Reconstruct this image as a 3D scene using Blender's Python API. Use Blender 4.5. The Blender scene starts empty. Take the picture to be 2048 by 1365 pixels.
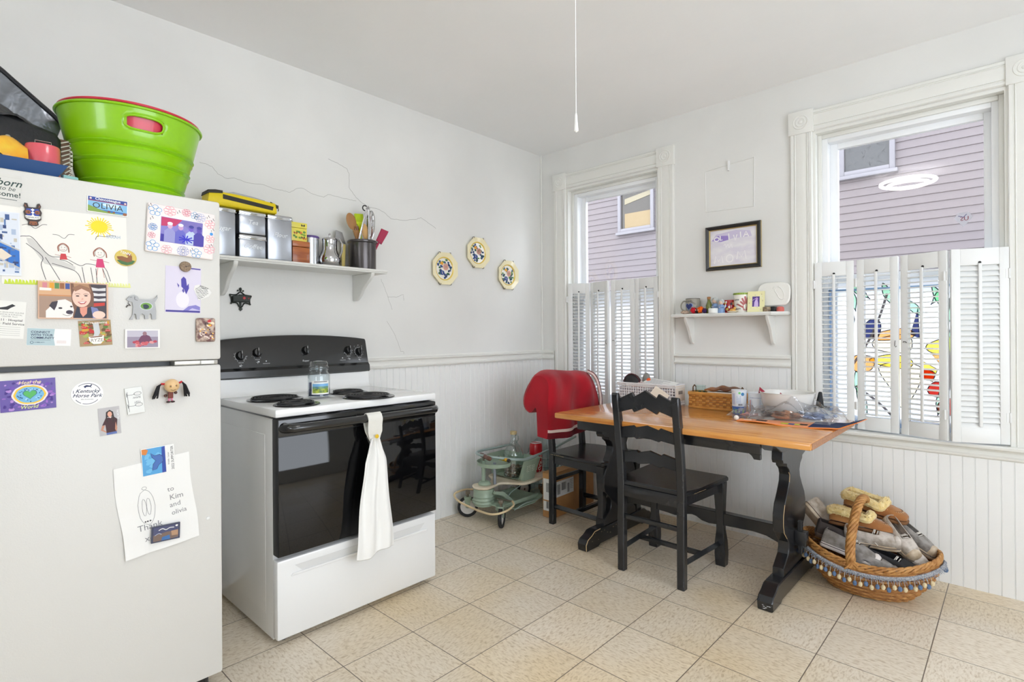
import bpy, bmesh, math, random
from mathutils import Vector, Matrix
C = bpy.context.scene.collection
PI = math.pi
V = Vector
def lin(c):
    c = c/255.0
    return c/12.92 if c <= .04045 else ((c+.055)/1.055)**2.4
def rgb(r, g, b): return (lin(r), lin(g), lin(b), 1)
def setup_view():
    sc = bpy.context.scene
    sc.view_settings.view_transform = 'Standard'; sc.view_settings.look = 'None'
    sc.view_settings.gamma = 1; sc.view_settings.use_curve_mapping = False
    sc.view_settings.exposure = EXPOSURE
    sc.cycles.max_bounces = 10; sc.cycles.diffuse_bounces = 6; sc.cycles.glossy_bounces = 4
    sc.cycles.transmission_bounces = 8; sc.cycles.transparent_max_bounces = 24
    sc.cycles.caustics_reflective = False; sc.cycles.caustics_refractive = False
    sc.cycles.sample_clamp_indirect = 6; sc.cycles.use_denoising = True
# ------------------------------------------------ camera, daylight, lamp, exposure
EXPOSURE = -0.32
cam_d = bpy.data.cameras.new('camera'); cam = bpy.data.objects.new('camera', cam_d); C.objects.link(cam)
cam_d.sensor_width = 36; cam_d.lens = 1083.29/2048*36
cam_d.shift_y = (667.3-682.5)/2048; cam_d.clip_start = .05
yaw, roll = math.radians(43.1138), math.radians(-.389)
F = V((-math.sin(yaw), math.cos(yaw), 0)); Rt = V((math.cos(yaw), math.sin(yaw), 0)); Up = V((0, 0, 1))
R2 = Rt*math.cos(roll)+Up*math.sin(roll); U2 = -Rt*math.sin(roll)+Up*math.cos(roll)
cam.matrix_world = Matrix(((R2.x, U2.x, -F.x, 2.7338), (R2.y, U2.y, -F.y, -3.2655), (R2.z, U2.z, -F.z, 1.1887), (0, 0, 0, 1)))
bpy.context.scene.camera = cam
w = bpy.data.worlds.new('overcast_sky'); bpy.context.scene.world = w; w.use_nodes = True
w.node_tree.nodes['Background'].inputs[0].default_value = (.86, .92, 1, 1)
w.node_tree.nodes['Background'].inputs[1].default_value = 7.0
def area_light(name, loc, rot, sx, sy, power, color):
    d = bpy.data.lights.new(name, 'AREA'); d.shape = 'RECTANGLE'; d.size = sx; d.size_y = sy; d.energy = power; d.color = color
    o = bpy.data.objects.new(name, d); o.location = loc; o.rotation_euler = rot; C.objects.link(o); return o
# unseen area lamp added as daylight fill, set in a made-up back wall opening
area_light('back_fill_light', (3.2, -6.45, 1.5), (math.radians(112), 0, 0), 1.4, 1.2, 14, (.96, .98, 1))
sun_d = bpy.data.lights.new('sun', 'SUN'); sun_d.energy = .15; sun_d.angle = .03; sun_d.color = (1, .9, .75)
sun = bpy.data.objects.new('sun', sun_d); sun.rotation_euler = (math.radians(-52), math.radians(-20), 0); C.objects.link(sun)
setup_view()
# ------------------------------------------------ materials
_M = {}
def mat(c, rough=.5, metal=0, bump=None, noise=None, spec=None, emit=0, alpha=None, trans=0, ior=None, sheen=0, coat=0):
    """c: sRGB triple; bump=(scale,strength[,stretch xyz]); noise=(scale, second colour, stretch) mixes in a second tone"""
    key = (c, rough, metal, bump, noise, spec, emit, alpha, trans, ior, sheen, coat)
    if key in _M: return _M[key]
    m = bpy.data.materials.new('material'); m.use_nodes = True; nt = m.node_tree; b = nt.nodes['Principled BSDF']
    b.inputs['Base Color'].default_value = rgb(*c); b.inputs['Roughness'].default_value = rough; b.inputs['Metallic'].default_value = metal
    if spec is not None: b.inputs['Specular IOR Level'].default_value = spec
    if ior: b.inputs['IOR'].default_value = ior
    if trans: b.inputs['Transmission Weight'].default_value = trans
    if alpha is not None: b.inputs['Alpha'].default_value = alpha
    if sheen: b.inputs['Sheen Weight'].default_value = sheen
    if coat: b.inputs['Coat Weight'].default_value = coat; b.inputs['Coat Roughness'].default_value = .08
    if emit: b.inputs['Emission Color'].default_value = rgb(*c); b.inputs['Emission Strength'].default_value = emit
    tc = None
    def coords(st):
        nonlocal tc
        tc = tc or nt.nodes.new('ShaderNodeTexCoord')
        mp = nt.nodes.new('ShaderNodeMapping'); mp.inputs['Scale'].default_value = st
        nt.links.new(tc.outputs['Object'], mp.inputs[0]); return mp.outputs[0]
    if noise:
        n = nt.nodes.new('ShaderNodeTexNoise'); n.inputs['Scale'].default_value = noise[0]; n.inputs['Detail'].default_value = 4
        nt.links.new(coords(noise[2] if len(noise) > 2 else (1, 1, 1)), n.inputs[0])
        r = nt.nodes.new('ShaderNodeValToRGB'); r.color_ramp.elements[0].position = .38; r.color_ramp.elements[1].position = .62
        r.color_ramp.elements[0].color = rgb(*c); r.color_ramp.elements[1].color = rgb(*noise[1])
        nt.links.new(n.outputs[0], r.inputs[0]); nt.links.new(r.outputs[0], b.inputs['Base Color'])
    if bump:
        n = nt.nodes.new('ShaderNodeTexNoise'); n.inputs['Scale'].default_value = bump[0]; n.inputs['Detail'].default_value = 3
        nt.links.new(coords(bump[2] if len(bump) > 2 else (1, 1, 1)), n.inputs[0])
        bp_ = nt.nodes.new('ShaderNodeBump'); bp_.inputs['Strength'].default_value = bump[1]; bp_.inputs['Distance'].default_value = .004
        nt.links.new(n.outputs[0], bp_.inputs['Height']); nt.links.new(bp_.outputs[0], b.inputs['Normal'])
    _M[key] = m; return m
# ------------------------------------------------ mesh collector
class MB:
    def __init__(s): s.v = []; s.f = []; s.m = []; s.mats = []; s.X = Matrix()
    def mi(s, m):
        if m not in s.mats: s.mats.append(m)
        return s.mats.index(m)
    def add(s, vs, fs, m):
        k = len(s.v); s.v += [s.X @ V(p) for p in vs]; i = s.mi(m)
        for f in fs: s.f.append([a+k for a in f]); s.m.append(i)
        return s
    def box(s, a, b, m, bev=0):
        x0, x1 = sorted((a[0], b[0])); y0, y1 = sorted((a[1], b[1])); z0, z1 = sorted((a[2], b[2]))
        e = min(bev, (x1-x0)*.49, (y1-y0)*.49, (z1-z0)*.49)
        if e <= 0:
            vs = [(x, y, z) for z in (z0, z1) for y in (y0, y1) for x in (x0, x1)]
            return s.add(vs, [(0, 2, 3, 1), (4, 5, 7, 6), (0, 1, 5, 4), (2, 6, 7, 3), (0, 4, 6, 2), (1, 3, 7, 5)], m)
        bm = bmesh.new(); bmesh.ops.create_cube(bm, size=1)
        for q in bm.verts: q.co = V(((x0+x1)/2+q.co.x*(x1-x0), (y0+y1)/2+q.co.y*(y1-y0), (z0+z1)/2+q.co.z*(z1-z0)))
        bmesh.ops.bevel(bm, geom=bm.edges[:], offset=e, segments=2, profile=.5, affect='EDGES')
        vs = [q.co[:] for q in bm.verts]; bm.verts.index_update(); fs = [[q.index for q in f.verts] for f in bm.faces]; bm.free()
        return s.add(vs, fs, m)
    def prism(s, pts, axis, d0, d1, m, bev=0):
        """extrude a 2D outline (u,v) along axis from d0 to d1: axis x ->(d,u,v) y ->(u,d,v) z ->(u,v,d)"""
        n = len(pts)
        def P(u, v, d): return (d, u, v) if axis == 'x' else (u, d, v) if axis == 'y' else (u, v, d)
        if bev:
            cx = sum(p[0] for p in pts)/n; cy = sum(p[1] for p in pts)/n
            def off(p, i):
                a, b, c = V(pts[i-1]), V(p), V(pts[(i+1) % n]); t = (c-a)
                if t.length < 1e-9: return p
                t.normalize(); nn = V((t.y, -t.x)); return (p[0]-nn.x*bev*sg, p[1]-nn.y*bev*sg)
            ar = sum(pts[i][0]*pts[(i+1) % n][1]-pts[(i+1) % n][0]*pts[i][1] for i in range(n)); sg = 1 if ar > 0 else -1
            ins = [off(p, i) for i, p in enumerate(pts)]
            sd = 1 if d1 > d0 else -1
            rings = [(ins, d0), (pts, d0+bev*sd), (pts, d1-bev*sd), (ins, d1)]
        else: rings = [(pts, d0), (pts, d1)]
        vs = [P(u, v, d) for r, d in rings for u, v in r]; fs = [list(range(n))[::-1], [n*(len(rings)-1)+i for i in range(n)]]
        for k in range(len(rings)-1):
            fs += [(k*n+i, k*n+(i+1) % n, (k+1)*n+(i+1) % n, (k+1)*n+i) for i in range(n)]
        return s.add(vs, fs, m)
    def lathe(s, prof, m, c=(0, 0, 0), n=32, sx=1, sy=1, closed=False, a0=0, a1=2*PI, ms=None):
        full = abs(a1-a0-2*PI) < 1e-6; N = n if full else n+1; k = len(prof); vs = []; fs = []
        for j in range(N):
            a = a0+(a1-a0)*j/n
            for r, z in prof: vs.append((c[0]+r*math.cos(a)*sx, c[1]+r*math.sin(a)*sy, c[2]+z))
        out = {}
        for j in range(n):
            j2 = (j+1) % N
            for i in range(k if closed else k-1):
                i2 = (i+1) % k; fs.append((j*k+i, j2*k+i, j2*k+i2, j*k+i2))
        if not closed and full:
            if prof[0][0] > 1e-6: fs.append([j*k for j in range(N)][::-1]) if ms != 'open' else None
            if prof[-1][0] > 1e-6: fs.append([j*k+k-1 for j in range(N)]) if ms != 'open' else None
        return s.add(vs, fs, m)
    def tube(s, pts, r, m, n=8, closed=False, caps=True, flat=1):
        pts = [V(p) for p in pts]; N = len(pts); R = r if hasattr(r, '__len__') else [r]*N; vs = []; up = None
        for i, p in enumerate(pts):
            t = (pts[(i+1) % N]-pts[i-1]) if closed else (pts[min(i+1, N-1)]-pts[max(i-1, 0)])
            if t.length < 1e-9: t = V((0, 0, 1))
            t.normalize()
            if up is None: up = V((0, 0, 1)) if abs(t.z) < .9 else V((1, 0, 0))
            u = up-t*up.dot(t)
            if u.length < 1e-6: u = t.orthogonal()
            u.normalize(); up = u; w2 = t.cross(u)
            for k in range(n):
                a = 2*PI*k/n; vs.append(p+(u*math.cos(a)*flat+w2*math.sin(a))*R[i])
        fs = [(i*n+k, i*n+(k+1) % n, ((i+1) % N)*n+(k+1) % n, ((i+1) % N)*n+k) for i in range(N if closed else N-1) for k in range(n)]
        if not closed and caps: fs += [list(range(n))[::-1], [(N-1)*n+k for k in range(n)]]
        return s.add(vs, fs, m)
    def cyl(s, a, b, r, m, n=16, r2=None): return s.tube([a, b], [r, r if r2 is None else r2], m, n)
    def ball(s, c, r, m, n=14, sc=(1, 1, 1)):
        vs = []; fs = []; k = n//2
        for i in range(k+1):
            th = PI*i/k
            for j in range(n):
                ph = 2*PI*j/n; vs.append((c[0]+r*sc[0]*math.sin(th)*math.cos(ph), c[1]+r*sc[1]*math.sin(th)*math.sin(ph), c[2]+r*sc[2]*math.cos(th)))
        for i in range(k):
            for j in range(n): fs.append((i*n+j, (i+1)*n+j, (i+1)*n+(j+1) % n, i*n+(j+1) % n))
        return s.add(vs, fs, m)
    def grid(s, fn, nu, nv, m, thick=0):
        """fn(u,v)->point for u,v in 0..1; thick gives it a back side"""
        P = [[V(fn(i/nu, j/nv)) for j in range(nv+1)] for i in range(nu+1)]
        vs = [p for row in P for p in row]; W = nv+1
        fs = [(i*W+j, (i+1)*W+j, (i+1)*W+j+1, i*W+j+1) for i in range(nu) for j in range(nv)]
        if thick:
            K = len(vs); nb = []
            for i in range(nu+1):
                for j in range(nv+1):
                    a = P[min(i+1, nu)][j]-P[max(i-1, 0)][j]; b = P[i][min(j+1, nv)]-P[i][max(j-1, 0)]
                    nn = a.cross(b); nn = nn.normalized() if nn.length > 1e-12 else V((0, 0, 1)); nb.append(P[i][j]-nn*thick)
            vs += nb; fs += [tuple(K+q for q in f[::-1]) for f in fs]
            bd = [i*W for i in range(nu+1)]+[nu*W+j for j in range(1, nv+1)]+[i*W+nv for i in range(nu-1, -1, -1)]+[j for j in range(nv-1, 0, -1)]
            for q in range(len(bd)):
                a, b = bd[q], bd[(q+1) % len(bd)]; fs.append((b, a, a+K, b+K))
        return s.add(vs, fs, m)
    def poly(s, pts, m, z=0):
        pts = [(p[0], p[1], z) for p in pts]
        return s.add(pts, [list(range(len(pts)))], m)
    def line(s, pts, w_, m, z=0, closed=False):
        """flat stroke in the local xy plane"""
        pts = [V((p[0], p[1])) for p in pts]; N = len(pts); L = []
        for i in range(N):
            t = (pts[(i+1) % N]-pts[i-1]) if closed else (pts[min(i+1, N-1)]-pts[max(i-1, 0)])
            if t.length < 1e-9: t = V((1, 0))
            t.normalize(); nn = V((-t.y, t.x))*w_/2; L += [(*(pts[i]+nn), z), (*(pts[i]-nn), z)]
        fs = [(2*i+1, 2*((i+1) % N)+1, 2*((i+1) % N), 2*i) for i in range(N if closed else N-1)]
        return s.add(L, fs, m)
    def disc(s, c, r, m, z=0, n=20, ry=None):
        return s.poly([(c[0]+r*math.cos(2*PI*i/n), c[1]+(ry or r)*math.sin(2*PI*i/n)) for i in range(n)], m, z)
    def text(s, txt, c, size, m, z=0, align='CENTER', shear=0, rot=0, sx=1, depth=0, bold=0):
        cu = bpy.data.curves.new('t', 'FONT'); cu.body = txt; cu.size = size; cu.align_x = align; cu.align_y = 'CENTER'; cu.shear = shear
        cu.resolution_u = 2; cu.extrude = depth; cu.offset = bold*size*.02
        o = bpy.data.objects.new('t', cu); C.objects.link(o); bpy.context.view_layer.update()
        me = bpy.data.meshes.new_from_object(o.evaluated_get(bpy.context.evaluated_depsgraph_get()))
        ca, sa = math.cos(rot), math.sin(rot)
        vs = [(c[0]+(q.co.x*ca*sx-q.co.y*sa), c[1]+(q.co.x*sa*sx+q.co.y*ca), z+q.co.z) for q in me.vertices]
        s.add(vs, [list(p.vertices) for p in me.polygons], m)
        bpy.data.objects.remove(o); bpy.data.curves.remove(cu); bpy.data.meshes.remove(me); return s
    def build(s, name, parent=None, smooth=35, sub=0, recalc=True, bevel=0):
        me = bpy.data.meshes.new(name); me.from_pydata([p[:] for p in s.v], [], s.f)
        for m in s.mats: me.materials.append(m)
        me.polygons.foreach_set('material_index', s.m)
        if recalc:
            bm = bmesh.new(); bm.from_mesh(me); bmesh.ops.recalc_face_normals(bm, faces=bm.faces[:]); bm.to_mesh(me); bm.free()
        if smooth:
            me.polygons.foreach_set('use_smooth', [True]*len(me.polygons)); me.set_sharp_from_angle(angle=math.radians(smooth))
        me.update(); o = bpy.data.objects.new(name, me); C.objects.link(o)
        if parent is not None: o.parent = parent
        if bevel:
            b = o.modifiers.new('bevel', 'BEVEL'); b.width = bevel; b.segments = 2; b.limit_method = 'ANGLE'
        if sub:
            b = o.modifiers.new('subdivision', 'SUBSURF'); b.levels = b.render_levels = sub
        return o
def thing(name, label, cat, loc=(0, 0, 0), rot=(0, 0, 0), group=None):
    o = bpy.data.objects.new(name, None); C.objects.link(o); o.location = loc
    if isinstance(rot, Matrix): o.matrix_world = Matrix.Translation(loc) @ rot
    else: o.rotation_euler = rot
    o.empty_display_size = .05; return tag(o, label, cat, group)
def tag(o, label, cat, group=None):
    o['label'] = label; o['category'] = cat
    if group: o['group'] = group
    return o
def struct(o):
    o['kind'] = 'structure'; return o
def dup(root, loc, rot=None, label=None):
    r = root.copy(); C.objects.link(r); r.location = loc
    if rot is not None: r.rotation_euler = rot
    if label: r['label'] = label
    for ch in root.children:
        c = ch.copy(); C.objects.link(c); c.parent = r
        for g in ch.children:
            d = g.copy(); C.objects.link(d); d.parent = c
    return r
# local frames: picture plane (right, up, outwards) on the fridge front / left wall (faces +x) and on the window wall (faces -y)
FX = Matrix(((0, 0, 1, 0), (1, 0, 0, 0), (0, 1, 0, 0), (0, 0, 0, 1)))
FY = Matrix(((1, 0, 0, 0), (0, 0, -1, 0), (0, 1, 0, 0), (0, 0, 0, 1)))
def rz(a): return Matrix.Rotation(a, 4, 'Z')
def spline(pts, n=6, closed=False):
    P = [V(p) for p in pts]; N = len(P); out = []
    for i in range(N if closed else N-1):
        if closed: a, b, c, d = P[i-1], P[i], P[(i+1) % N], P[(i+2) % N]
        else: a, b, c, d = P[max(i-1, 0)], P[i], P[i+1], P[min(i+2, N-1)]
        for k in range(n):
            t = k/n; out.append(.5*((2*b)+(c-a)*t+(2*a-5*b+4*c-d)*t*t+(3*b-a-3*c+d)*t**3))
    if not closed: out.append(P[-1])
    return out
# ------------------------------------------------ surfaces of the room
H = 2.578; XR = 4.3; YB = -6.4
wall_m = mat((227, 227, 224), .6, bump=(60, .12), noise=(1.6, (221, 221, 218)))
ceil_m = mat((243, 243, 243), .7, bump=(25, .2), noise=(1.3, (239, 240, 240)))
wood_w = mat((228, 228, 223), .42, bump=(45, .25))
wain_m = mat((235, 236, 235), .42, bump=(50, .3))
white_p = mat((232, 233, 232), .4)
black_p = mat((24, 25, 28), .32, bump=(120, .15), noise=(9, (32, 33, 36)))
def floor_material():
    m = bpy.data.materials.new('material'); m.use_nodes = True; nt = m.node_tree; N = nt.nodes.new; L = nt.links.new; b = nt.nodes['Principled BSDF']
    tc = N('ShaderNodeTexCoord'); mp = N('ShaderNodeMapping'); T = .3048
    mp.inputs['Location'].default_value = (-.9632/T, 1.0494/T, 0); mp.inputs['Scale'].default_value = (1/T, 1/T, 1); L(tc.outputs['Object'], mp.inputs[0])
    fl = N('ShaderNodeVectorMath'); fl.operation = 'FLOOR'; L(mp.outputs[0], fl.inputs[0])
    fr = N('ShaderNodeVectorMath'); fr.operation = 'FRACTION'; L(mp.outputs[0], fr.inputs[0])
    wn = N('ShaderNodeTexWhiteNoise'); wn.noise_dimensions = '3D'; L(fl.outputs[0], wn.inputs[0])
    sp = N('ShaderNodeSeparateXYZ'); L(fr.outputs[0], sp.inputs[0])
    def edge(o):
        a = N('ShaderNodeMath'); a.operation = 'SUBTRACT'; a.inputs[1].default_value = .5; L(o, a.inputs[0])
        c = N('ShaderNodeMath'); c.operation = 'ABSOLUTE'; L(a.outputs[0], c.inputs[0]); return c.outputs[0]
    mx = N('ShaderNodeMath'); mx.operation = 'MAXIMUM'; L(edge(sp.outputs[0]), mx.inputs[0]); L(edge(sp.outputs[1]), mx.inputs[1])
    g = N('ShaderNodeMapRange'); g.inputs[1].default_value = .4925; g.inputs[2].default_value = .4965; L(mx.outputs[0], g.inputs[0])
    # checkerboard turns the streaks of every second tile by ninety degrees
    par = N('ShaderNodeTexChecker'); par.inputs['Scale'].default_value = 1; L(mp.outputs[0], par.inputs['Vector'])
    def streak(sc):
        p = N('ShaderNodeMapping'); p.inputs['Scale'].default_value = sc; L(tc.outputs['Object'], p.inputs[0])
        n = N('ShaderNodeTexNoise'); n.inputs['Scale'].default_value = 1; n.inputs['Detail'].default_value = 3; n.inputs['Distortion'].default_value = .6; L(p.outputs[0], n.inputs[0]); return n.outputs[0]
    A = N('ShaderNodeMix'); L(par.outputs[1], A.inputs[0]); L(streak((48, 130, 1)), A.inputs[2]); L(streak((130, 48, 1)), A.inputs[3])
    r = N('ShaderNodeValToRGB'); e = r.color_ramp.elements; e[0].position = .30; e[0].color = rgb(196, 182, 162); e[1].position = .52; e[1].color = rgb(230, 222, 209)
    k = e.new(.40); k.color = rgb(216, 205, 188); k = e.new(.7); k.color = rgb(235, 228, 217); L(A.outputs[0], r.inputs[0])
    hs = N('ShaderNodeHueSaturation'); L(r.outputs[0], hs.inputs['Color'])
    v = N('ShaderNodeMapRange'); v.inputs[3].default_value = .93; v.inputs[4].default_value = 1.03; L(wn.outputs[0], v.inputs[0]); L(v.outputs[0], hs.inputs['Value'])
    # worn, yellowed patches
    n2 = N('ShaderNodeTexNoise'); n2.inputs['Scale'].default_value = 1.4; L(tc.outputs['Object'], n2.inputs[0])
    r2 = N('ShaderNodeMapRange'); r2.inputs[1].default_value = .45; r2.inputs[2].default_value = .7; r2.inputs[3].default_value = .25; r2.inputs[4].default_value = .8; L(n2.outputs[0], r2.inputs[0])
    mm = N('ShaderNodeMix'); mm.data_type = 'RGBA'; mm.blend_type = 'MULTIPLY'; L(r2.outputs[0], mm.inputs[0]); L(hs.outputs[0], mm.inputs[6]); mm.inputs[7].default_value = rgb(243, 226, 190)
    m3 = N('ShaderNodeMix'); m3.data_type = 'RGBA'; L(g.outputs[0], m3.inputs[0]); L(mm.outputs[2], m3.inputs[6]); m3.inputs[7].default_value = rgb(105, 92, 78)
    L(m3.outputs[2], b.inputs['Base Color']); b.inputs['Roughness'].default_value = .34
    bu = N('ShaderNodeBump'); bu.inputs['Strength'].default_value = .15; bu.inputs['Distance'].default_value = .002; bu.invert = True; L(g.outputs[0], bu.inputs['Height']); L(bu.outputs[0], b.inputs['Normal'])
    return m
struct(MB().box((-.1, YB-.1, -.06), (XR+.1, .12, 0), floor_material()).build('floor', smooth=0))
struct(MB().box((-.1, YB-.1, H), (XR+.1, .12, H+.1), ceil_m).build('ceiling', smooth=0))
struct(MB().box((-.12, YB-.1, 0), (0, .17, H), wall_m).build('wall_left', smooth=0))
# windows of the right-hand wall: opening x range, z range
WIN = [(.248, 1.008), (1.922, 2.702)]; Z0, Z1 = .655, 2.27
def wall_with_holes(name, u0, u1, holes, mk):
    b = MB(); us = sorted({u0, u1}|{q for h in holes for q in h[:2]})
    for a, c in zip(us, us[1:]):
        hs = [h for h in holes if h[0] <= a and c <= h[1]]
        if hs:
            mk(b, a, c, 0, hs[0][2]); mk(b, a, c, hs[0][3], H)
        else: mk(b, a, c, 0, H)
    return struct(b.build(name, smooth=0))
wall_with_holes('wall_right', 0, XR+.1, [(*WIN[0], Z0, Z1), (*WIN[1], Z0, Z1)], lambda b, a, c, z0, z1: b.box((a, 0, z0), (c, .17, z1), wall_m))
wall_with_holes('wall_back', -.12, XR+.1, [(2.5, 3.9, .9, 2.1)], lambda b, a, c, z0, z1: b.box((a, YB, z0), (c, YB-.1, z1), wall_m))  # unseen opening added to admit daylight from behind
wall_with_holes('wall_side', YB, 0, [(-3.2, -1.0, .42, 2.25)], lambda b, a, c, z0, z1: b.box((XR, a, z0), (XR+.1, c, z1), wall_m))  # unseen opening added so sky light brightens the left wall evenly
struct(MB().cyl((.006, -.006, 1.06), (.006, -.006, H), .007, wood_w, 8).build('trim_1'))           # corner bead
# ceiling line of caulk
# beadboard: boards of 4.4 cm with a small bead between them
def beadboard(name, a, b_, z0, z1, axis, start):
    """outline of all boards in plan, extruded upwards"""
    pr = []; t = .0105; p = .0443; k = start
    while k > a: k -= p
    xs = []
    while k < b_+p: xs.append(k); k += p
    for x in xs:
        for du, d in ((-.0028, t), (-.0018, t-.002), (0, t-.0002), (.0016, t-.0024), (.0026, t)):
            if a < x+du < b_: pr.append((x+du, d))
    pr = [(a, 0), (a, t)]+pr+[(b_, t), (b_, 0)]
    if axis == 'y': pts = [(u, -d) for u, d in pr]
    else: pts = [(d, u) for u, d in pr]
    return struct(MB().prism(pts, 'z', z0, z1, wain_m).build(name, smooth=0))
beadboard('trim_2', -3.9, -.0, 0, .99, 'x', -1.085)
beadboard('trim_3', .011, .13, 0, .99, 'y', .045)
beadboard('trim_4', 1.121, 1.81, 0, .99, 'y', 1.963)
beadboard('trim_5', .13, 1.121, 0, .61, 'y', 1.963)
beadboard('trim_6', 1.81, XR, 0, .61, 'y', 1.963)
RAIL = [(0, .985), (.018, .985), (.020, .990), (.026, .993), (.027, 1.000), (.022, 1.004), (.018, 1.007), (.016, 1.018), (.019, 1.029), (.026, 1.034), (.030, 1.038), (.030, 1.044), (.010, 1.050), (.010, 1.058), (0, 1.058)]
struct(MB().prism([(d, z) for d, z in RAIL], 'y', -3.9, 0, wood_w).build('trim_7', smooth=30))
bb = MB(); bb.v = []
struct(MB().prism([(-d, z) for d, z in RAIL], 'x', 0, .13, wood_w).build('trim_8', smooth=30))
struct(MB().prism([(-d, z) for d, z in RAIL], 'x', 1.121, 1.81, wood_w).build('trim_9', smooth=30))
# window stools with the moulding below, one per window
SILL = [(0, .605), (.012, .605), (.022, .612), (.024, .620), (.014, .625), (.012, .640), (.018, .648), (.030, .652), (.034, .656), (.05, .658), (.052, .668), (.045, .673), (0, .673)]
struct(MB().prism([(-d, z) for d, z in SILL], 'x', .10, 1.15, wood_w).build('trim_10', smooth=30))
struct(MB().prism([(-d, z) for d, z in SILL], 'x', 1.79, XR, wood_w).build('trim_11', smooth=30))
# fluted casings with rosette blocks
FL = [(0, 0), (0, .012), (.004, .018), (.016, .018), (.018, .014), (.022, .014), (.024, .019), (.027, .014), (.040, .016), (.055, .017), (.070, .016), (.083, .014), (.086, .019), (.088, .014), (.092, .014), (.094, .018), (.106, .018), (.11, .012), (.11, 0)]
def rosette(b, x, z, s_):
    b.box((x-s_/2, -.024, z-s_/2), (x+s_/2, 0, z+s_/2), wood_w, .003)
    for r in (.036, .022): b.tube([(x+r*math.cos(i*PI/12), -.024, z+r*math.sin(i*PI/12)) for i in range(24)], .0032, wood_w, 6, closed=True)
    b.ball((x, -.024, z), .010, wood_w, 10, (1, .5, 1))
for i, (a, c) in enumerate(WIN):
    b = MB()
    b.prism([(a-.11+u, -d) for u, d in FL], 'z', .673, 2.275, wood_w); b.prism([(c+u, -d) for u, d in FL], 'z', .673, 2.275, wood_w)
    b.prism([(-d, 2.275+u) for u, d in FL], 'x', a-.006, c+.006, wood_w)
    rosette(b, a-.055, 2.332, .124); rosette(b, c+.055, 2.332, .124)
    # reveal and stops inside the opening
    b.box((a, 0, .673), (a+.012, .17, Z1), wood_w); b.box((c-.012, 0, .673), (c, .17, Z1), wood_w); b.box((a+.012, 0, Z1-.012), (c-.012, .17, Z1), wood_w)
    b.box((a+.012, .045, .673), (a+.032, .06, Z1-.012), wood_w, .003); b.box((c-.032, .045, .673), (c-.012, .06, Z1-.012), wood_w, .003); b.box((a+.032, .045, Z1-.034), (c-.032, .06, Z1-.012), wood_w, .003)
    b.box((a+.012, .0, .655), (c-.012, .17, .673), wood_w)
    struct(b.build('trim_%d' % (12+i), smooth=30))
# sashes and panes
vinyl = mat((238, 240, 242), .35)
def glass_material(tint=(1, 1, 1, 1), rough=0.0, base=.05):
    m = bpy.data.materials.new('material'); m.use_nodes = True; nt = m.node_tree; nt.nodes.remove(nt.nodes['Principled BSDF'])
    N = nt.nodes.new; L = nt.links.new; o = nt.nodes['Material Output']
    t = N('ShaderNodeBsdfTransparent'); t.inputs[0].default_value = tint; g = N('ShaderNodeBsdfGlossy'); g.inputs['Roughness'].default_value = rough
    f = N('ShaderNodeLayerWeight'); x = N('ShaderNodeMixShader')   # facing is the same from both sides of the thin sheet
    pw = N('ShaderNodeMath'); pw.operation = 'POWER'; pw.inputs[1].default_value = 3; L(f.outputs['Facing'], pw.inputs[0])
    mr = N('ShaderNodeMapRange'); mr.inputs[3].default_value = base; mr.inputs[4].default_value = .9; L(pw.outputs[0], mr.inputs[0]); L(mr.outputs[0], x.inputs[0]); L(t.outputs[0], x.inputs[1]); L(g.outputs[0], x.inputs[2]); L(x.outputs[0], o.inputs[0]); return m
pane_m = glass_material()
def glare_material():  # white translucent sheet imitating overexposed daylight behind clear glass
    m = bpy.data.materials.new('material'); m.use_nodes = True; nt = m.node_tree; nt.nodes.remove(nt.nodes['Principled BSDF'])
    N = nt.nodes.new; L = nt.links.new; o = nt.nodes['Material Output']
    t = N('ShaderNodeBsdfTranslucent'); t.inputs[0].default_value = (.96, .98, 1, 1); g = N('ShaderNodeBsdfTransparent'); g.inputs[0].default_value = (1, 1, 1, 1); x = N('ShaderNodeMixShader'); x.inputs[0].default_value = .15
    L(t.outputs[0], x.inputs[1]); L(g.outputs[0], x.inputs[2]); L(x.outputs[0], o.inputs[0]); return m
glare_m = glare_material()
for i, (a, c) in enumerate(WIN):
    b = MB(); l, r = a+.012, c-.012
    def ring(x0, x1, z0, z1, y0, y1, w_):
        b.box((x0, y0, z0), (x0+w_, y1, z1), vinyl, .003); b.box((x1-w_, y0, z0), (x1, y1, z1), vinyl, .003)
        b.box((x0+w_, y0, z0), (x1-w_, y1, z0+w_), vinyl, .003); b.box((x0+w_, y0, z1-w_), (x1-w_, y1, z1), vinyl, .003)
    ring(l, r, .673, Z1-.012, .06, .165, .045)
    ring(l+.04, r-.032, 1.44, 2.225, .115, .145, .042)
    ring(l+.042, r-.034, .70, 1.49, .075, .105, .042)
    o = struct(b.build('window_%d' % (i+1), smooth=30))
    p = MB().box((l+.075, .128, 1.475), (r-.067, .131, 2.20), pane_m).build('upper_pane', o, smooth=0)
    p = MB().box((l+.08, .088, .735), (r-.07, .091, 1.455), glare_m).build('lower_pane', o, smooth=0)  # pane whitened to stand in for the blown-out siding outside
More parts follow.
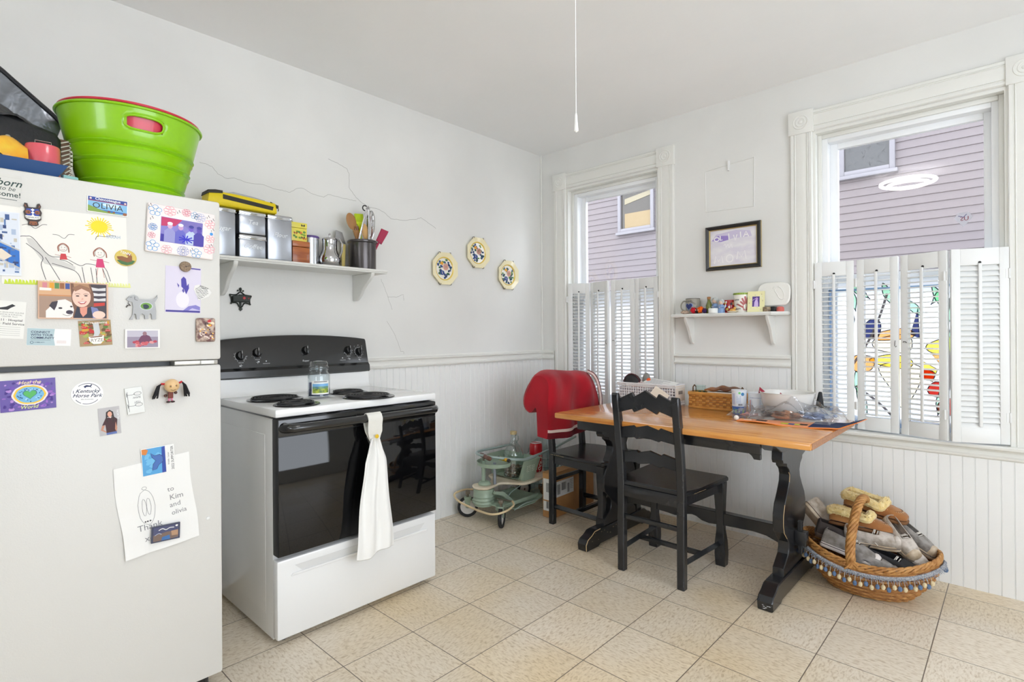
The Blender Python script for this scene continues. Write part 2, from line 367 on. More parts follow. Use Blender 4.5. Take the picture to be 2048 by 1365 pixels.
# thin cracks in the plaster of the left wall (x=0): hairlines that stand a fraction of a millimetre proud
CRK = [[(-2.431, 1.982), (-2.405, 1.981), (-2.379, 1.973), (-2.353, 1.946), (-2.32, 1.931), (-2.278, 1.941), (-2.222, 1.929), (-2.141, 1.935), (-2.095, 1.925), (-2.049, 1.926), (-2.017, 1.92), (-1.997, 1.931), (-1.968, 1.953), (-1.935, 1.956), (-1.893, 1.937), (-1.823, 1.931), (-1.801, 1.95), (-1.742, 1.948), (-1.667, 1.944), (-1.628, 1.944)], [(-1.795, 2.143), (-1.726, 2.129), (-1.684, 2.113), (-1.67, 2.085), (-1.671, 2.012), (-1.637, 1.971), (-1.599, 1.943), (-1.549, 1.923), (-1.487, 1.922), (-1.445, 1.91), (-1.397, 1.878), (-1.314, 1.881), (-1.211, 1.902), (-1.175, 1.919), (-1.115, 1.894), (-1.055, 1.866)], [(-1.469, 1.513), (-1.443, 1.461), (-1.423, 1.412), (-1.401, 1.362), (-1.391, 1.335)], [(-1.429, 1.266), (-1.386, 1.206), (-1.354, 1.141), (-1.332, 1.085), (-1.31, 1.08), (-1.31, 1.068)], [(-1.423, 1.412), (-1.363, 1.412), (-1.312, 1.429), (-1.307, 1.393)]]
for k, q in enumerate(CRK):
    random.seed(k); pts = []
    for p0, p1 in zip(q, q[1:]):
        for t in range(4): pts.append((p0[0]+(p1[0]-p0[0])*t/4+random.uniform(-.0018, .0018), p0[1]+(p1[1]-p0[1])*t/4+random.uniform(-.0018, .0018)))
    pts.append(q[-1])
    b = MB(); b.X = FX; b.line(pts, .0014 if k != 1 else .0018, mat((148, 146, 142), .9), .0006); o = b.build('crack', bpy.data.objects['wall_left'], smooth=0)
# raised patch and small hook on the window wall
b = MB(); b.X = FY
for q in ([(1.322, 2.18), (1.615, 2.205), (1.612, 1.92), (1.325, 1.93)],):
    b.tube([(x, z, 0) for x, z in q], .004, wall_m, 6, closed=True)
b.box((1.462, 2.155, 0), (1.474, 2.215, .012), white_p, .003); b.build('painted_patch', bpy.data.objects['wall_right'])
# ------------------------------------------------ neighbour house
side_m = mat((97, 90, 94), .6, bump=(30, .2, (.15, 1, 3)), noise=(.6, (101, 92, 93)))
nh = thing('neighbour_house', 'pale clapboard house wall with two windows outside beyond the room windows', 'house', (0, 5.1, -1.5))
prof = []; z = 0; e = .1016
pts = [(0.14, 0)]
while z < 7.2:
    pts += [(-.014, z), (-.010, z+e*.35), (-.003, z+e*.93), (-.001, z+e*.97), (-.001, z+e)]; z += e
pts += [(.14, z)]
MB().prism(pts, 'x', -7, 6, side_m).build('siding', nh, smooth=0)
def nwin(x0, x1, z0, z1, film):
    b = MB(); w_ = .06; fm = mat((112, 109, 114), .5)
    for q in (((x0, z0), (x0+w_, z1)), ((x1-w_, z0), (x1, z1)), ((x0+w_, z0), (x1-w_, z0+w_)), ((x0+w_, z1-w_), (x1-w_, z1))):
        b.box((q[0][0], -.06, q[0][1]), (q[1][0], .0, q[1][1]), fm, .006)
    b.box((x0-.03, -.09, z0-.05), (x1+.03, 0, z0), fm, .01)
    f = b.build('window_frame', nh)
    g = MB(); g.box((x0+w_, -.02, z0+w_), (x1-w_, -.012, z1-w_), mat((60, 55, 50) if film == 2 else (55, 55, 57), .15))
    if film == 1:
        random.seed(5); lm = mat((34, 35, 38), .5)
        for k in range(60):
            x, zz, a = random.uniform(x0+w_+.03, x1-w_-.03), random.uniform(z0+w_+.03, z1-w_-.03), random.uniform(.3, 2.8)
            g.X = Matrix.Translation((x, -.0205, zz)) @ FY; L_ = .05
            g.line([(0, 0), (L_*.5*math.cos(a), L_*.5*math.sin(a)+.004), (L_*math.cos(a), L_*math.sin(a))], .005, lm, .001)
        g.X = Matrix()
    else:
        bl = mat((126, 108, 78), .7, bump=(40, .4, (.2, 1, 4)))
        g.box((x0+w_+.07, -.03, z0+w_), (x1-w_, -.021, z0+w_+.26), bl)
        g.prism([(x0+w_+.07, z0+w_+.42), (x1-w_, z0+w_+.52), (x1-w_, z1-w_-.02), (x0+w_+.07, z1-w_-.10)], 'y', -.03, -.021, mat((126, 118, 98), .7))
    g.build('pane', f)
nwin(.98, 1.60, 4.75, 5.62, 1); nwin(-2.46, -1.76, 4.46, 5.2, 2)
struct(MB().box((-9, .3, -1.56), (8, 5.1, -1.5), mat((120, 118, 110), .9)).build('trim_20', smooth=0))
# ------------------------------------------------ ring lamp on the ceiling (just above the picture) and its pull cord
lt = thing('ceiling_lamp', 'white round ceiling lamp with two glowing ring tubes above the kitchen floor', 'lamp', (2.02, -2.38, H))
MB().lathe([(0, 0), (.15, 0), (.16, -.02), (.10, -.035), (0, -.035)], white_p).build('base', lt)
for r, zz, c_, st in ((.20, -.075, (250, 251, 255), 24), (.145, -.095, (255, 248, 240), 19)):
    MB().tube([(r*math.cos(i*PI/20), r*math.sin(i*PI/20), zz) for i in range(40)], .0145, mat(c_, .4, emit=st), 10, closed=True).build('ring_tube', lt)
for k in range(3):
    a = k*2*PI/3; MB().tube([(.13*math.cos(a), .13*math.sin(a), -.02), (.15*math.cos(a), .15*math.sin(a), -.08), (.20*math.cos(a), .20*math.sin(a), -.06)], .003, white_p, 6).build('clip', lt)
pc = thing('pull_cord', 'thin white pull cord hanging from the ceiling lamp with small tip', 'cord', (2.10, -2.40, H-.03))
MB().tube([(0, 0, 0), (0.001, 0, -.3), (0, .001, -.6), (0, 0, -.93)], .0008, mat((238, 238, 236), .6), 6).build('cord', pc)
MB().lathe([(0, -.925), (.0022, -.93), (.0035, -.95), (.0045, -.962), (0, -.965)], mat((240, 240, 238), .4), n=12).build('tip', pc)
# ------------------------------------------------ refrigerator
GF = 'magnets and papers on the refrigerator'
fr_m = mat((216, 215, 211), .42, bump=(260, .12))
grey_m = mat((120, 122, 124), .5)
fr = thing('refrigerator', 'tall white top-freezer refrigerator covered in magnets, left of the stove', 'refrigerator', (.41, -2.98, 0))
def wb(b, name, parent, **k):
    """build a part given in world coordinates under an unrotated thing or part"""
    off = V((0, 0, 0)); p = parent
    while p is not None: off += p.location; p = p.parent
    b.v = [V(q)-off for q in b.v]; return b.build(name, parent, **k)
b = MB(); b.box((.04, -3.35, .05), (.70, -2.61, 1.625), fr_m, .006); b.box((.70, -3.34, .06), (.712, -2.62, 1.62), grey_m)
wb(b, 'cabinet', fr)
wb(MB().box((.712, -3.36, 1.108), (.77, -2.603, 1.638), fr_m, .008), 'freezer_door', fr)
wb(MB().box((.712, -3.36, .055), (.77, -2.603, 1.092), fr_m, .008), 'fridge_door', fr)
b = MB(); hm = mat((190, 188, 182), .35, .7); b.box((.712, -2.74, 1.093), (.765, -2.612, 1.107), hm, .002); b.cyl((.742, -2.725, 1.092), (.742, -2.725, 1.108), .006, black_p); b.box((.74, -2.665, 1.094), (.772, -2.625, 1.106), white_p, .002)
wb(b, 'hinge', fr)
wb(MB().box((.70, -3.33, .0), (.745, -2.64, .05), mat((60, 60, 62), .6), .004), 'kick_grille', fr)
for y in (-2.66, -3.3):
    wb(MB().cyl((.735, y, 0), (.735, y, .055), .018, black_p, 12), 'foot', fr)
wb(MB().ball((.771, -2.647, .583), .006, white_p, 10, (.5, 1, 1)), 'screw_cap', fr)
def flat(b, name, label, cat, yc, zc, rot=0, x=.7705, M_=FX):
    o = b.build(name, smooth=0, recalc=False) if not isinstance(b, tuple) else b[0]
    o.matrix_basis = Matrix.Translation((x, yc, zc)) @ M_ @ rz(math.radians(rot)); return tag(o, label, cat, GF)
def cm(): b = MB(); b.X = Matrix.Scale(.01, 4); return b
def card(w_, h_, bg, t=.08, rough=.5, r=0):
    b = cm(); b.box((-w_/2, -h_/2, 0), (w_/2, h_/2, t), mat(bg, rough), r); return b
def Q(x0, y0, x1, y1): return [(x0, y0), (x1, y0), (x1, y1), (x0, y1)]
def K(*c): return mat(tuple(c), .55)
def squig(b, pts, w_, m, z, n=4): b.line([p[:2] for p in spline([(x, y, 0) for x, y in pts], n)], w_, m, z)
def blob(cx, cy, rx, ry, n=18, j=.0, seed=0):
    rr = random.Random(seed); return [(cx+rx*math.cos(2*PI*i/n)*(1+rr.uniform(-j, j)), cy+ry*math.sin(2*PI*i/n)*(1+rr.uniform(-j, j))) for i in range(n)]
INK = K(40, 40, 44); NAVY = K(30, 42, 82); WH = K(238, 238, 234)
# born to be awesome
b = card(8.6, 8.4, (214, 213, 208))
for k in range(9): b.poly(Q(-4.2, -3.9+k*.92, 4.2, -3.86+k*.92), K(196, 194, 188), .09)
b.text('born', (1.9, 1.9), 2.6, K(34, 62, 58), .1, shear=.35, bold=.6); b.text('to be', (1.6, .35), 1.5, K(34, 62, 58), .1, shear=.3)
b.text('awesome!', (.5, -1.15), 1.9, K(34, 62, 58), .1, bold=.5); b.line([(-3.8, -2.3), (3.6, -2.5)], .14, K(34, 62, 58), .1)
flat(b, 'magnet', 'grey woodgrain sign magnet lettered born to be awesome, at top left of freezer door', 'magnet', -3.146, 1.58, -1)
# child's drawing
b = card(27.8, 21, (236, 234, 228), .03, .8)
for k in range(40):
    random.seed(k); x = -13.5+k*.7
    b.poly([(x, -10.5), (x+.8, -10.5), (x+.6, -9.0-random.random()*.9), (x+.2, -9.2)], K(196, 214, 60) if k < 20 else K(222, 226, 150), .04)
Y_ = K(238, 216, 30); b.poly(blob(7.3, 7.1, 2.0, 1.8), Y_, .045)
for k in range(26):
    a = k*2*PI/26; r = 3.0+.6*math.sin(k*3.1); b.line([(7.3+1.5*math.cos(a), 7.1+1.3*math.sin(a)), (7.3+r*math.cos(a), 7.1+r*.9*math.sin(a))], .28, Y_, .05)
BI = K(70, 68, 70)
for q in ([(-9.6, 5.5), (-8.2, 5.9), (-6.9, 4.9), (-5.4, 6.1), (-4.4, 6.2)], [(-3.3, 3.7), (-2.1, 3.6), (-.8, 2.8), (.2, 4.0), (1.5, 4.1)], [(6.3, 3.2), (6.8, 4.3), (8.6, 4.3), (10.1, 4.8), (11.2, 4.7)]): squig(b, q, .12, BI, .05)
b.text('SARAH', (10.6, 4.4), 1.4, K(150, 172, 196), .045, sx=.8)
H_ = K(84, 82, 84)
b.poly([(-8.8, 2.2), (-7.6, 2.1), (-4.4, -2.0), (1.5, -5.0), (1.4, -6.2), (-5.2, -4.6), (-8.5, .9)], K(206, 204, 200), .042)
for q in ([(-11, .4), (-10.4, 2.2), (-8.8, 2.6), (-7.4, 2.2), (-4.2, -2.2), (-1, -2.6), (2.5, -4.6), (4, -4), (6, -4.2), (8.4, -5), (9.6, -8.8)], [(-8.9, .7), (-5.6, -2.6), (-5.9, -5), (-5, -9)], [(-5, -2.8), (-3.6, -5.6), (-2, -9)], [(-3.6, -4.4), (1.5, -6.3), (2.9, -9.6)], [(3, -5), (3.6, -9.6)], [(5, -5), (5.5, -9.4)], [(6.2, -5.2), (6.4, -9.4)], [(7.8, -5.2), (9, -9.2)], [(-1.9, -3.2), (-.4, -3.6), (1, -4.6)]): squig(b, q, .16, H_, .05)
def kid(cx, cy, dress, s_=1):
    b.line(blob(cx, cy, 1.0*s_, 1.05*s_), .1, K(120, 90, 70), .05, closed=True)
    squig(b, [(cx-1.1*s_, cy-1), (cx-1.2*s_, cy+.4), (cx, cy+1.4*s_), (cx+1.2*s_, cy+.4), (cx+1.4*s_, cy-1.2)], .28, K(150, 88, 66), .052)
    for d in (-.35, .35): b.disc((cx+d, cy+.2), .1, INK, .055, 8)
    squig(b, [(cx-.4, cy-.35), (cx, cy-.55), (cx+.4, cy-.35)], .08, K(170, 60, 60), .055)
    b.poly([(cx-.6*s_, cy-1.6), (cx+.6*s_, cy-1.6), (cx+1.0*s_, cy-3.6*s_), (cx-.9*s_, cy-3.6*s_)], dress, .052)
    b.line([(cx-2*s_, cy-2.0), (cx-.6, cy-2.2)], .1, K(160, 70, 60), .05); b.line([(cx+.6, cy-2.2), (cx+1.9*s_, cy-2.6)], .1, K(160, 70, 60), .05)
kid(-1.1, .1, K(200, 60, 66), .9); kid(7.2, -.7, K(205, 55, 110), 1.15)
for d in (-.5, .5): b.line([(7.2+d, -4.9), (7.2+d*1.9, -7.8)], .12, K(190, 110, 90), .05)
flat(b, 'drawing', "child's crayon drawing of a horse with rider, sun and birds on the freezer door", 'drawing', -3.004, 1.437, 1.0)
# photo card at the left edge
b = card(8.5, 16.9, (226, 230, 238), .35)
b.poly(Q(-4, -8, 4.0, 8.2), K(216, 222, 232), .36); b.poly([(-4, 2.4), (4.0, -1.8), (4.0, -6.3), (-4, -1.5)], K(44, 112, 196), .37)
for k in range(70):
    random.seed(k+9); x, y = random.uniform(-4, 3.2), random.uniform(-7.8, 7.2); b.poly(Q(x, y, x+random.uniform(.2, 1.1), y+random.uniform(.2, 1.6)), K(*random.choice([(60, 88, 140), (88, 120, 170), (170, 186, 210), (40, 60, 110), (196, 190, 176)])), .375+k*.0004)
b.poly([(-1.5, -1.6), (.5, -1.4), (2.5, -3.2), (1.0, -4.4), (-1.5, -3)], K(226, 214, 196), .41)
for p in ([(-4, 2.6), (4, -1.6)], [(-4, -1.6), (4, -6.4)]): b.line(p, .35, K(190, 190, 190), .42)
flat(b, 'magnet', 'tall blue collage magnet of harbour and building views at left edge of freezer door', 'magnet', -3.147, 1.436, 1, .7712)
# number plate magnet
b = card(9.8, 4.6, (240, 240, 236), .25)
b.poly(Q(-4.7, -2.1, 4.7, 1.3), K(130, 184, 222), .26); b.poly(Q(-4.7, 1.2, 4.7, 2.2), K(44, 70, 150), .262); b.poly(Q(-4.7, 1.0, 4.7, 1.22), K(150, 50, 80), .263)
b.poly([(-4.7, -2.1), (-4.7, -.3), (-1.5, -1.4), (2, -1.9), (4.7, -2.1)], K(130, 160, 70), .264); b.poly([(-2.2, -1.2), (4.7, -1.3), (4.7, -1.7), (1, -1.8)], K(50, 110, 180), .266)
b.poly(blob(.9, .3, 2.2, .6), K(206, 226, 238), .265)
b.text('Chincoteague', (0, 1.72), 1.1, WH, .27, bold=.8); b.text('OLIVIA', (.0, -.25), 2.3, INK, .275, sx=1.05)
for p in ((-4.1, 1.7), (4.2, 1.5)): b.disc(p, .28, K(240, 210, 200), .27, 10)
for x, y, s_ in ((.3, -1.6, .4), (1.5, -1.6, .35), (4.2, -1.7, .6)): b.poly(blob(x, y, s_, s_*.8, 8, .3, 3), K(140, 84, 44), .272)
flat(b, 'magnet', 'small number plate magnet lettered OLIVIA under a blue Chincoteague heading', 'magnet', -2.912, 1.572, -1.5)
# horse head magnet
b = cm()
Br = mat((52, 40, 38), .5); B2 = K(140, 82, 50); Bl = K(36, 66, 160)
outl = [(-1.1, -2.9), (-.5, -3.1), (.6, -3.1), (1.1, -2.8), (1.0, -2.0), (1.7, -1.3), (1.7, -.3), (1.9, .6), (1.55, 1.5), (1.8, 2.3), (1.5, 3.1), (1.0, 2.9), (.8, 1.9), (-.8, 1.9), (-1.0, 2.9), (-1.6, 3.0), (-1.8, 2.2), (-1.5, 1.3), (-1.9, .6), (-1.7, -.4), (-1.7, -1.2), (-1.0, -2.0)]
b.prism(outl, 'z', 0, .4, Br); b.poly([(-1.2, 1.5), (1.2, 1.5), (1.5, .6), (1.2, -.4), (-1.2, -.4), (-1.5, .6)], Bl, .41)
for d in (-1, 1): b.poly(blob(d*.95, .55, .55, .55), B2, .42); b.disc((d*.9, .5), .16, INK, .43, 8); b.poly([(d*1.2, 1.9), (d*1.5, 2.7), (d*1.6, 2.1)], B2, .42)
for k in range(3): b.poly([(0, 1.6-k*.75), (.42-.06*k, 1.2-k*.75), (0, .82-k*.75), (-.42+.06*k, 1.2-k*.75)], WH, .44)
b.poly([(-1.6, -.4), (1.6, -.4), (1.5, -1.1), (.6, -1.4), (-.6, -1.4), (-1.5, -1.1)], WH, .43); b.text('KEENELAND', (0, -.88), .52, INK, .44, bold=.6)
b.poly([(-.7, -1.9), (.7, -1.9), (.85, -2.7), (0, -2.95), (-.85, -2.7)], B2, .42)
for d in (-.4, .4): b.disc((d, -2.5), .12, INK, .43, 8)
flat(b, 'magnet', 'horse head magnet in blue and white checked mask with KEENELAND band', 'magnet', -3.079, 1.522, 2, .7712)
# patterned picture frame
f = thing('floral_frame', 'white floral printed picture frame magnet holding a purple group photo', 'picture frame', (.7705, -2.721, 1.520), Matrix(FX) @ rz(math.radians(-3)), GF)
b = cm(); b.box((-9.6, -7.6, 0), (9.6, 7.6, 1.1), mat((236, 228, 226), .45), .4)
def flower(cx, cy, r, m, n=5, w_=.14):
    for k in range(n):
        a = k*2*PI/n+.3; b.line(blob(cx+r*.6*math.cos(a), cy+r*.6*math.sin(a), r*.42, r*.30 if n > 6 else r*.36, 10), w_, m, 1.12, closed=True)
for x, y, c_, n, r in ((-7.6, 5.4, (70, 160, 215), 5, 1.8), (-3.6, 6, (236, 150, 165), 7, 1.7), (1, 6.4, (226, 130, 150), 8, 1.3), (5, 5.6, (170, 175, 210), 8, 1.6), (8, 4, (236, 160, 170), 6, 1.5), (8.2, -4.2, (236, 160, 175), 7, 1.7), (-7.8, -5.6, (60, 160, 220), 5, 1.8), (-4, -6.2, (236, 170, 180), 7, 1.5), (.6, -6, (150, 160, 205), 9, 1.7), (4.4, -6.2, (70, 160, 215), 5, 1.6), (-8, .2, (90, 150, 210), 8, 1.2), (8.3, -.8, (236, 160, 170), 6, 1.3), (-8.2, -2.4, (225, 140, 160), 6, 1.0), (3.4, 6.0, (90, 170, 215), 5, 1.2)): flower(x, y, r, K(*c_), n)
for x, y in ((-8.4, 2.9), (-1.2, 6.2), (7.4, 6.3), (8.9, 2.2), (8.6, -3.0), (-9, 6.8), (3, -5.2), (8.8, 5.5)):
    for k in range(5): b.disc((x+.4*math.cos(k*1.3), y+.5*math.sin(k*1.7)), .13, INK, 1.13, 6)
b.disc((8.6, .9), .5, K(60, 150, 220), 1.14, 14)
b.build('frame', f, smooth=0, recalc=False)
b = cm(); b.box((-5.9, -3.9, .9), (5.9, 3.9, 1.13), mat((120, 110, 190), .25))
for pts, c_ in (([(-5.8, 1), (-2, 1.5), (0, 3.8), (-5.8, 3.8)], (190, 50, 100)), ([(0, 2), (5.8, 1.5), (5.8, 3.8), (0, 3.8)], (120, 110, 180)), ([(-5.8, -3.8), (5.8, -3.8), (5.8, -2), (-5.8, -1.5)], (50, 40, 150))): b.poly(pts, K(*c_), 1.14)
for x, c_, hc in ((-3.4, (150, 150, 205), (214, 170, 200)), (-.4, (100, 100, 190), (200, 160, 205)), (2.6, (190, 205, 230), (110, 90, 190)), (4.9, (70, 60, 160), (90, 70, 170))):
    b.poly([(x-1.5, -3.8), (x+1.5, -3.8), (x+1.5, -.4), (x+.5, .6), (x-.5, .6), (x-1.5, -.4)], K(*c_), 1.15+.001*(x+4)); b.poly(blob(x, 1.4, .72, .95), K(*hc), 1.16); b.poly(blob(x, 2.1, .75, .5), K(236, 236, 246) if x < 2 else K(60, 60, 150), 1.17)
for k in range(9): a = k*.7; b.line([(1.3, -2.2), (1.3+2.2*math.cos(a), -2.2+1.3*math.sin(a))], .35, K(40, 40, 190), 1.185+k*.002)
b.build('photograph', f, smooth=0, recalc=False)
# button
b = cm(); b.lathe([(2.75, 0), (2.75, .25), (2.5, .42), (1.6, .56), (0, .62)], mat((214, 190, 96), .25), n=28, sy=.9)
b.poly([(-2.3, -.9), (-1.2, -2.0), (.2, -2.3), (1.6, -1.8), (2.3, -.8), (.6, -.5)], K(66, 110, 60), .64); b.poly([(-2.3, .2), (-1.0, .4), (.3, 0), (.9, .9), (1.5, .6), (1.5, -.9), (.4, -1.4), (-1.2, -1), (-2.0, -.5)], K(140, 88, 50), .65); b.poly(blob(.7, .9, .6, .5), K(150, 92, 46), .66)
b.text('TENN', (-.2, 1.35), 1.0, WH, .67, bold=.6, rot=-.25)
flat(b, 'button', 'round yellow badge with a brown animal lying on green grass', 'badge', -2.869, 1.424)
# photo of girl with dog
b = card(15.6, 10.4, (214, 176, 150), .9)
P = lambda pts, c_, z: b.poly(pts, K(*c_), z)
P(Q(-7.6, 1.6, -.6, 4.9), (214, 170, 130), .91); P(Q(-7.6, 1.1, -.6, 1.5), (200, 140, 90), .915); P(Q(-7.6, -4.9, -.6, 1.1), (168, 140, 122), .91)
for x, c_ in ((-6.9, (206, 130, 140)), (-5.4, (226, 160, 40)), (-4.3, (90, 140, 80)), (-3.2, (150, 96, 60)), (-2.0, (60, 84, 150))): P(Q(x, 3.2, x+1.0, 4.8), c_, .92)
P([(-7.5, 2.6), (-5, 2.6), (-5, 3.3), (-7.5, 3.4)], (236, 232, 226), .925)
P(Q(2.4, -4.9, 7.4, 4.9), (66, 60, 70), .912)
for k in range(3): P([(3.4, 3.0-k*1.5), (7.2, 3.1-k*1.5), (7.2, 4.0-k*1.5), (5.5, 3.7-k*1.5), (3.4, 4.1-k*1.5)], (214, 212, 214), .914)
P([(4, -.6), (7, -.3), (7, -1.2), (4, -1.6)], (196, 60, 50), .916)
P([(-.3, -4.9), (-.9, 4.9), (3.6, 4.9), (4.4, 2), (4.4, -4.9)], (120, 84, 66), .92); P([(-.2, 4.9), (3.2, 4.9), (3.8, 2.5), (0, 3)], (176, 134, 100), .921)
P([(-.2, -4.9), (.6, -1.6), (2, -2.6), (3.9, -1.4), (5.2, -4.9)], (44, 46, 62), .93); P([(1.2, -2), (2.9, -1.6), (2.8, -3.6), (1.9, -4.6), (1.3, -3.4)], (222, 150, 130), .935)
P([(3.7, -1.6), (5.2, -2.0), (6.6, -4.9), (4.2, -4.9)], (120, 128, 176), .934); P(blob(5.6, -3.9, 1.5, 1.1), (240, 205, 190), .936)
P(blob(1.6, 1.1, 2.1, 2.9, 24), (240, 200, 182), .94); P([(-.5, 3.6), (1.2, 4.6), (3.4, 3.8), (3.9, 1.4), (3.3, 2.6), (1.6, 3.5), (.2, 2.6)], (150, 108, 84), .945)
for x in (.7, 2.6): P(blob(x, 1.35+.15*(x > 1), .42, .2, 12), (70, 50, 46), .95); squig(b, [(x-.6, 1.85), (x, 2.05), (x+.6, 1.9)], .12, K(110, 76, 60), .95)
P([(.7, -.35), (1.7, -.15), (2.8, -.1), (2.3, -.85), (1.4, -1.0)], (180, 80, 80), .95); P([(1.0, -.4), (1.8, -.25), (2.5, -.2), (2.1, -.6), (1.5, -.65)], (248, 244, 240), .955); P([(1.5, .2), (1.9, .3), (2.1, .6), (1.7, .9)], (222, 168, 150), .952)
P([(-6.2, -4.9), (-6.2, -3), (-4.6, -1), (-3.6, -.0), (-2, .3), (-.6, -.6), (-.1, -2.6), (-.4, -4.4), (-1, -4.9)], (240, 234, 230), .96)
P([(-5.5, -1.6), (-4.9, -.5), (-3.6, -.2), (-3.9, -1.6), (-4.4, -2.9)], (60, 52, 62), .965); P(blob(-3.1, -2.2, .45, .26, 12), (50, 44, 50), .97); P(blob(-.7, -1.7, .3, .24, 12), (50, 44, 50), .97); P(blob(-1.1, -3.3, .8, .58, 14), (60, 50, 66), .972); squig(b, [(-2.6, -3.9), (-1.6, -4.3), (-.5, -3.9)], .1, K(60, 50, 50), .97)
flat(b, 'photo_magnet', 'photo magnet of a smiling long-haired person beside a white puppy', 'photo', -2.992, 1.290, 0)
# vet card
b = card(8, 10, (232, 231, 226), .04)
b.poly([(-1.5, 3.0), (0, 3.4), (1.2, 4.2), (1.9, 3.8), (1.0, 3.2), (.4, 2.6), (-1.5, 2.6)], INK, .05)
for k, (t, s_) in enumerate((('NEW ENGLAND EQUINE', .5), ('MEDICAL & SURGICAL', .5), ('CENTER, PLLC', .5))): b.text(t, (.9, 1.9-k*.55), s_, K(130, 130, 128), .05)
b.text('9.9111 · Hospital', (.6, -.1), .85, INK, .05, bold=.5); b.text('9112 · Field Service', (.6, -1.1), .85, INK, .05, bold=.5)
for k in range(5): b.line([(-3.6, -1.9-k*.55), (3.2, -1.95-k*.55)], .05, K(120, 120, 120), .05)
flat(b, 'card', 'white clinic contact card printed with a running black horse, at left edge', 'card', -3.136, 1.235, -4)
# community card
b = card(9.4, 4.7, (238, 238, 236), .06)
b.poly([(-4.65, -2.3), (1.3, -2.3), (.9, 0), (1.1, 2.3), (-4.65, 2.3)], K(176, 198, 204), .07)
for k, t in enumerate(('CONNECT', 'WITH YOUR', 'COMMUNITY')): b.text(t, (-3.9, 1.3-k*.78), .82, NAVY, .08, 'LEFT', bold=.9)
b.line([(-3.9, -.85), (.3, -.85)], .06, NAVY, .08); b.line(blob(-3.6, -1.55, .32, .32, 14), .09, NAVY, .08, closed=True); b.text('COMMUNITY', (-3.1, -1.5), .36, NAVY, .08, 'LEFT', bold=.5)
for k in range(3): b.line([(1.6, -1.0-k*.28), (3.7, -1.0-k*.28)], .05, K(190, 110, 110), .08)
flat(b, 'card', 'pale blue business card lettered CONNECT WITH YOUR COMMUNITY', 'card', -3.046, 1.187, -2.5)
# amazing card
b = card(7.6, 7.4, (150, 120, 60), .1, .3)
random.seed(4)
for k in range(60):
    x, y = random.uniform(-3.5, 3), random.uniform(-3.4, 2.8); c_ = random.choice([(90, 120, 50), (206, 150, 40), (190, 40, 36), (110, 80, 40), (160, 170, 80)]); b.poly(blob(x+.3, y+.3, random.uniform(.3, .8), random.uniform(.3, .6), 8, .2, k), K(*c_), .11+k*.0003)
for x, y in ((-2.6, 1.6), (2.8, 2.0), (-2.9, -.2), (2.9, .3), (-2.3, -3.0), (3.0, -2.7), (.1, -3.2)):
    b.poly([(x-.7, y), (x-.5, y+.45), (x, y+.65), (x+.5, y+.45), (x+.7, y)], K(196, 36, 32), .14)
    for d in (-.35, 0, .35): b.disc((x+d, y+.28), .09, WH, .145, 6)
b.poly([(-.5, 3), (.9, 3), (1.1, 0), (.5, -1), (-.6, -1), (-.3, 0)], K(200, 204, 206), .15); b.poly([(-1.7, -1.0), (1.9, -.7), (1.8, -2.3), (1.0, -3.2), (-.7, -3.2), (-1.6, -2.2)], K(240, 238, 232), .155); b.poly([(-1.5, -1.05), (1.7, -.8), (1.4, -1.15), (-1.2, -1.3)], K(120, 70, 40), .158)
b.text("You're amazing", (0, 3.05), .95, K(240, 226, 214), .16, bold=.8); b.text('RYZE', (.2, -2.1), 1.25, K(110, 100, 96), .165)
flat(b, 'magnet', 'square red mushroom print magnet with a white cup lettered RYZE', 'magnet', -2.943, 1.198, 3.5)
# dog shaped frame
f = thing('dog_frame', 'silver dog shaped magnet with an oval green picture in its side', 'magnet', (.7705, -2.828, 1.276), Matrix(FX) @ rz(math.radians(1)), GF)
b = cm(); pts = [(-4.1, 2.3), (-3.2, 3.4), (-2.0, 3.8), (-1.2, 3.4), (-.8, 2.5), (2.6, 2.4), (3.6, 3.1), (4.0, 3.9), (4.1, 3.0), (3.3, 1.6), (3.6, -1), (3.5, -3.6), (2.4, -3.7), (2.4, -2.3), (2.0, -1.8), (1.5, -2.3), (1.5, -3.5), (.6, -3.6), (.5, -2.4), (-.1, -1.9), (-.7, -2.4), (-.8, -3.6), (-1.6, -3.6), (-1.7, -2.2), (-2.0, -1.9), (-2.4, -2.4), (-2.5, -3.7), (-3.4, -3.7), (-2.6, -2.4), (-2.4, .2), (-2.6, 1.6), (-3.4, 1.8)]
b.prism(pts, 'z', 0, .55, mat((150, 150, 149), .4, .25)); squig(b, [(-1.9, 3.3), (-1.9, 2.4), (-1.2, 2.1)], .12, INK, .56); squig(b, [(-3.2, 2.9), (-2.9, 3.1), (-2.6, 3.0)], .1, INK, .56)
b.build('body', f, smooth=0)
b = cm(); b.disc((1.0, .4), 1.7, mat((140, 142, 140), .3, .6), .565, 24, 1.25); b.disc((1.0, .4), 1.5, K(112, 156, 70), .57, 24, 1.05); b.poly(blob(.9, .3, .75, .7, 12, .2), K(44, 56, 74), .58); b.build('picture', f, smooth=0, recalc=False)
b = cm(); b.tube([(-3.5, 1.7, .3), (-3.6, .9, .3)], .06, INK, 6); b.tube([(-3.9, .3, .3), (-3.2, .8, .3)], .13, mat((90, 88, 86), .4, .5), 6)
for p in ((-4.0, .1), (-3.8, .5), (-3.3, .9), (-3.1, .6)): b.ball((p[0], p[1], .3), .2, mat((90, 88, 86), .4, .5), 8)
b.build('bone', f)
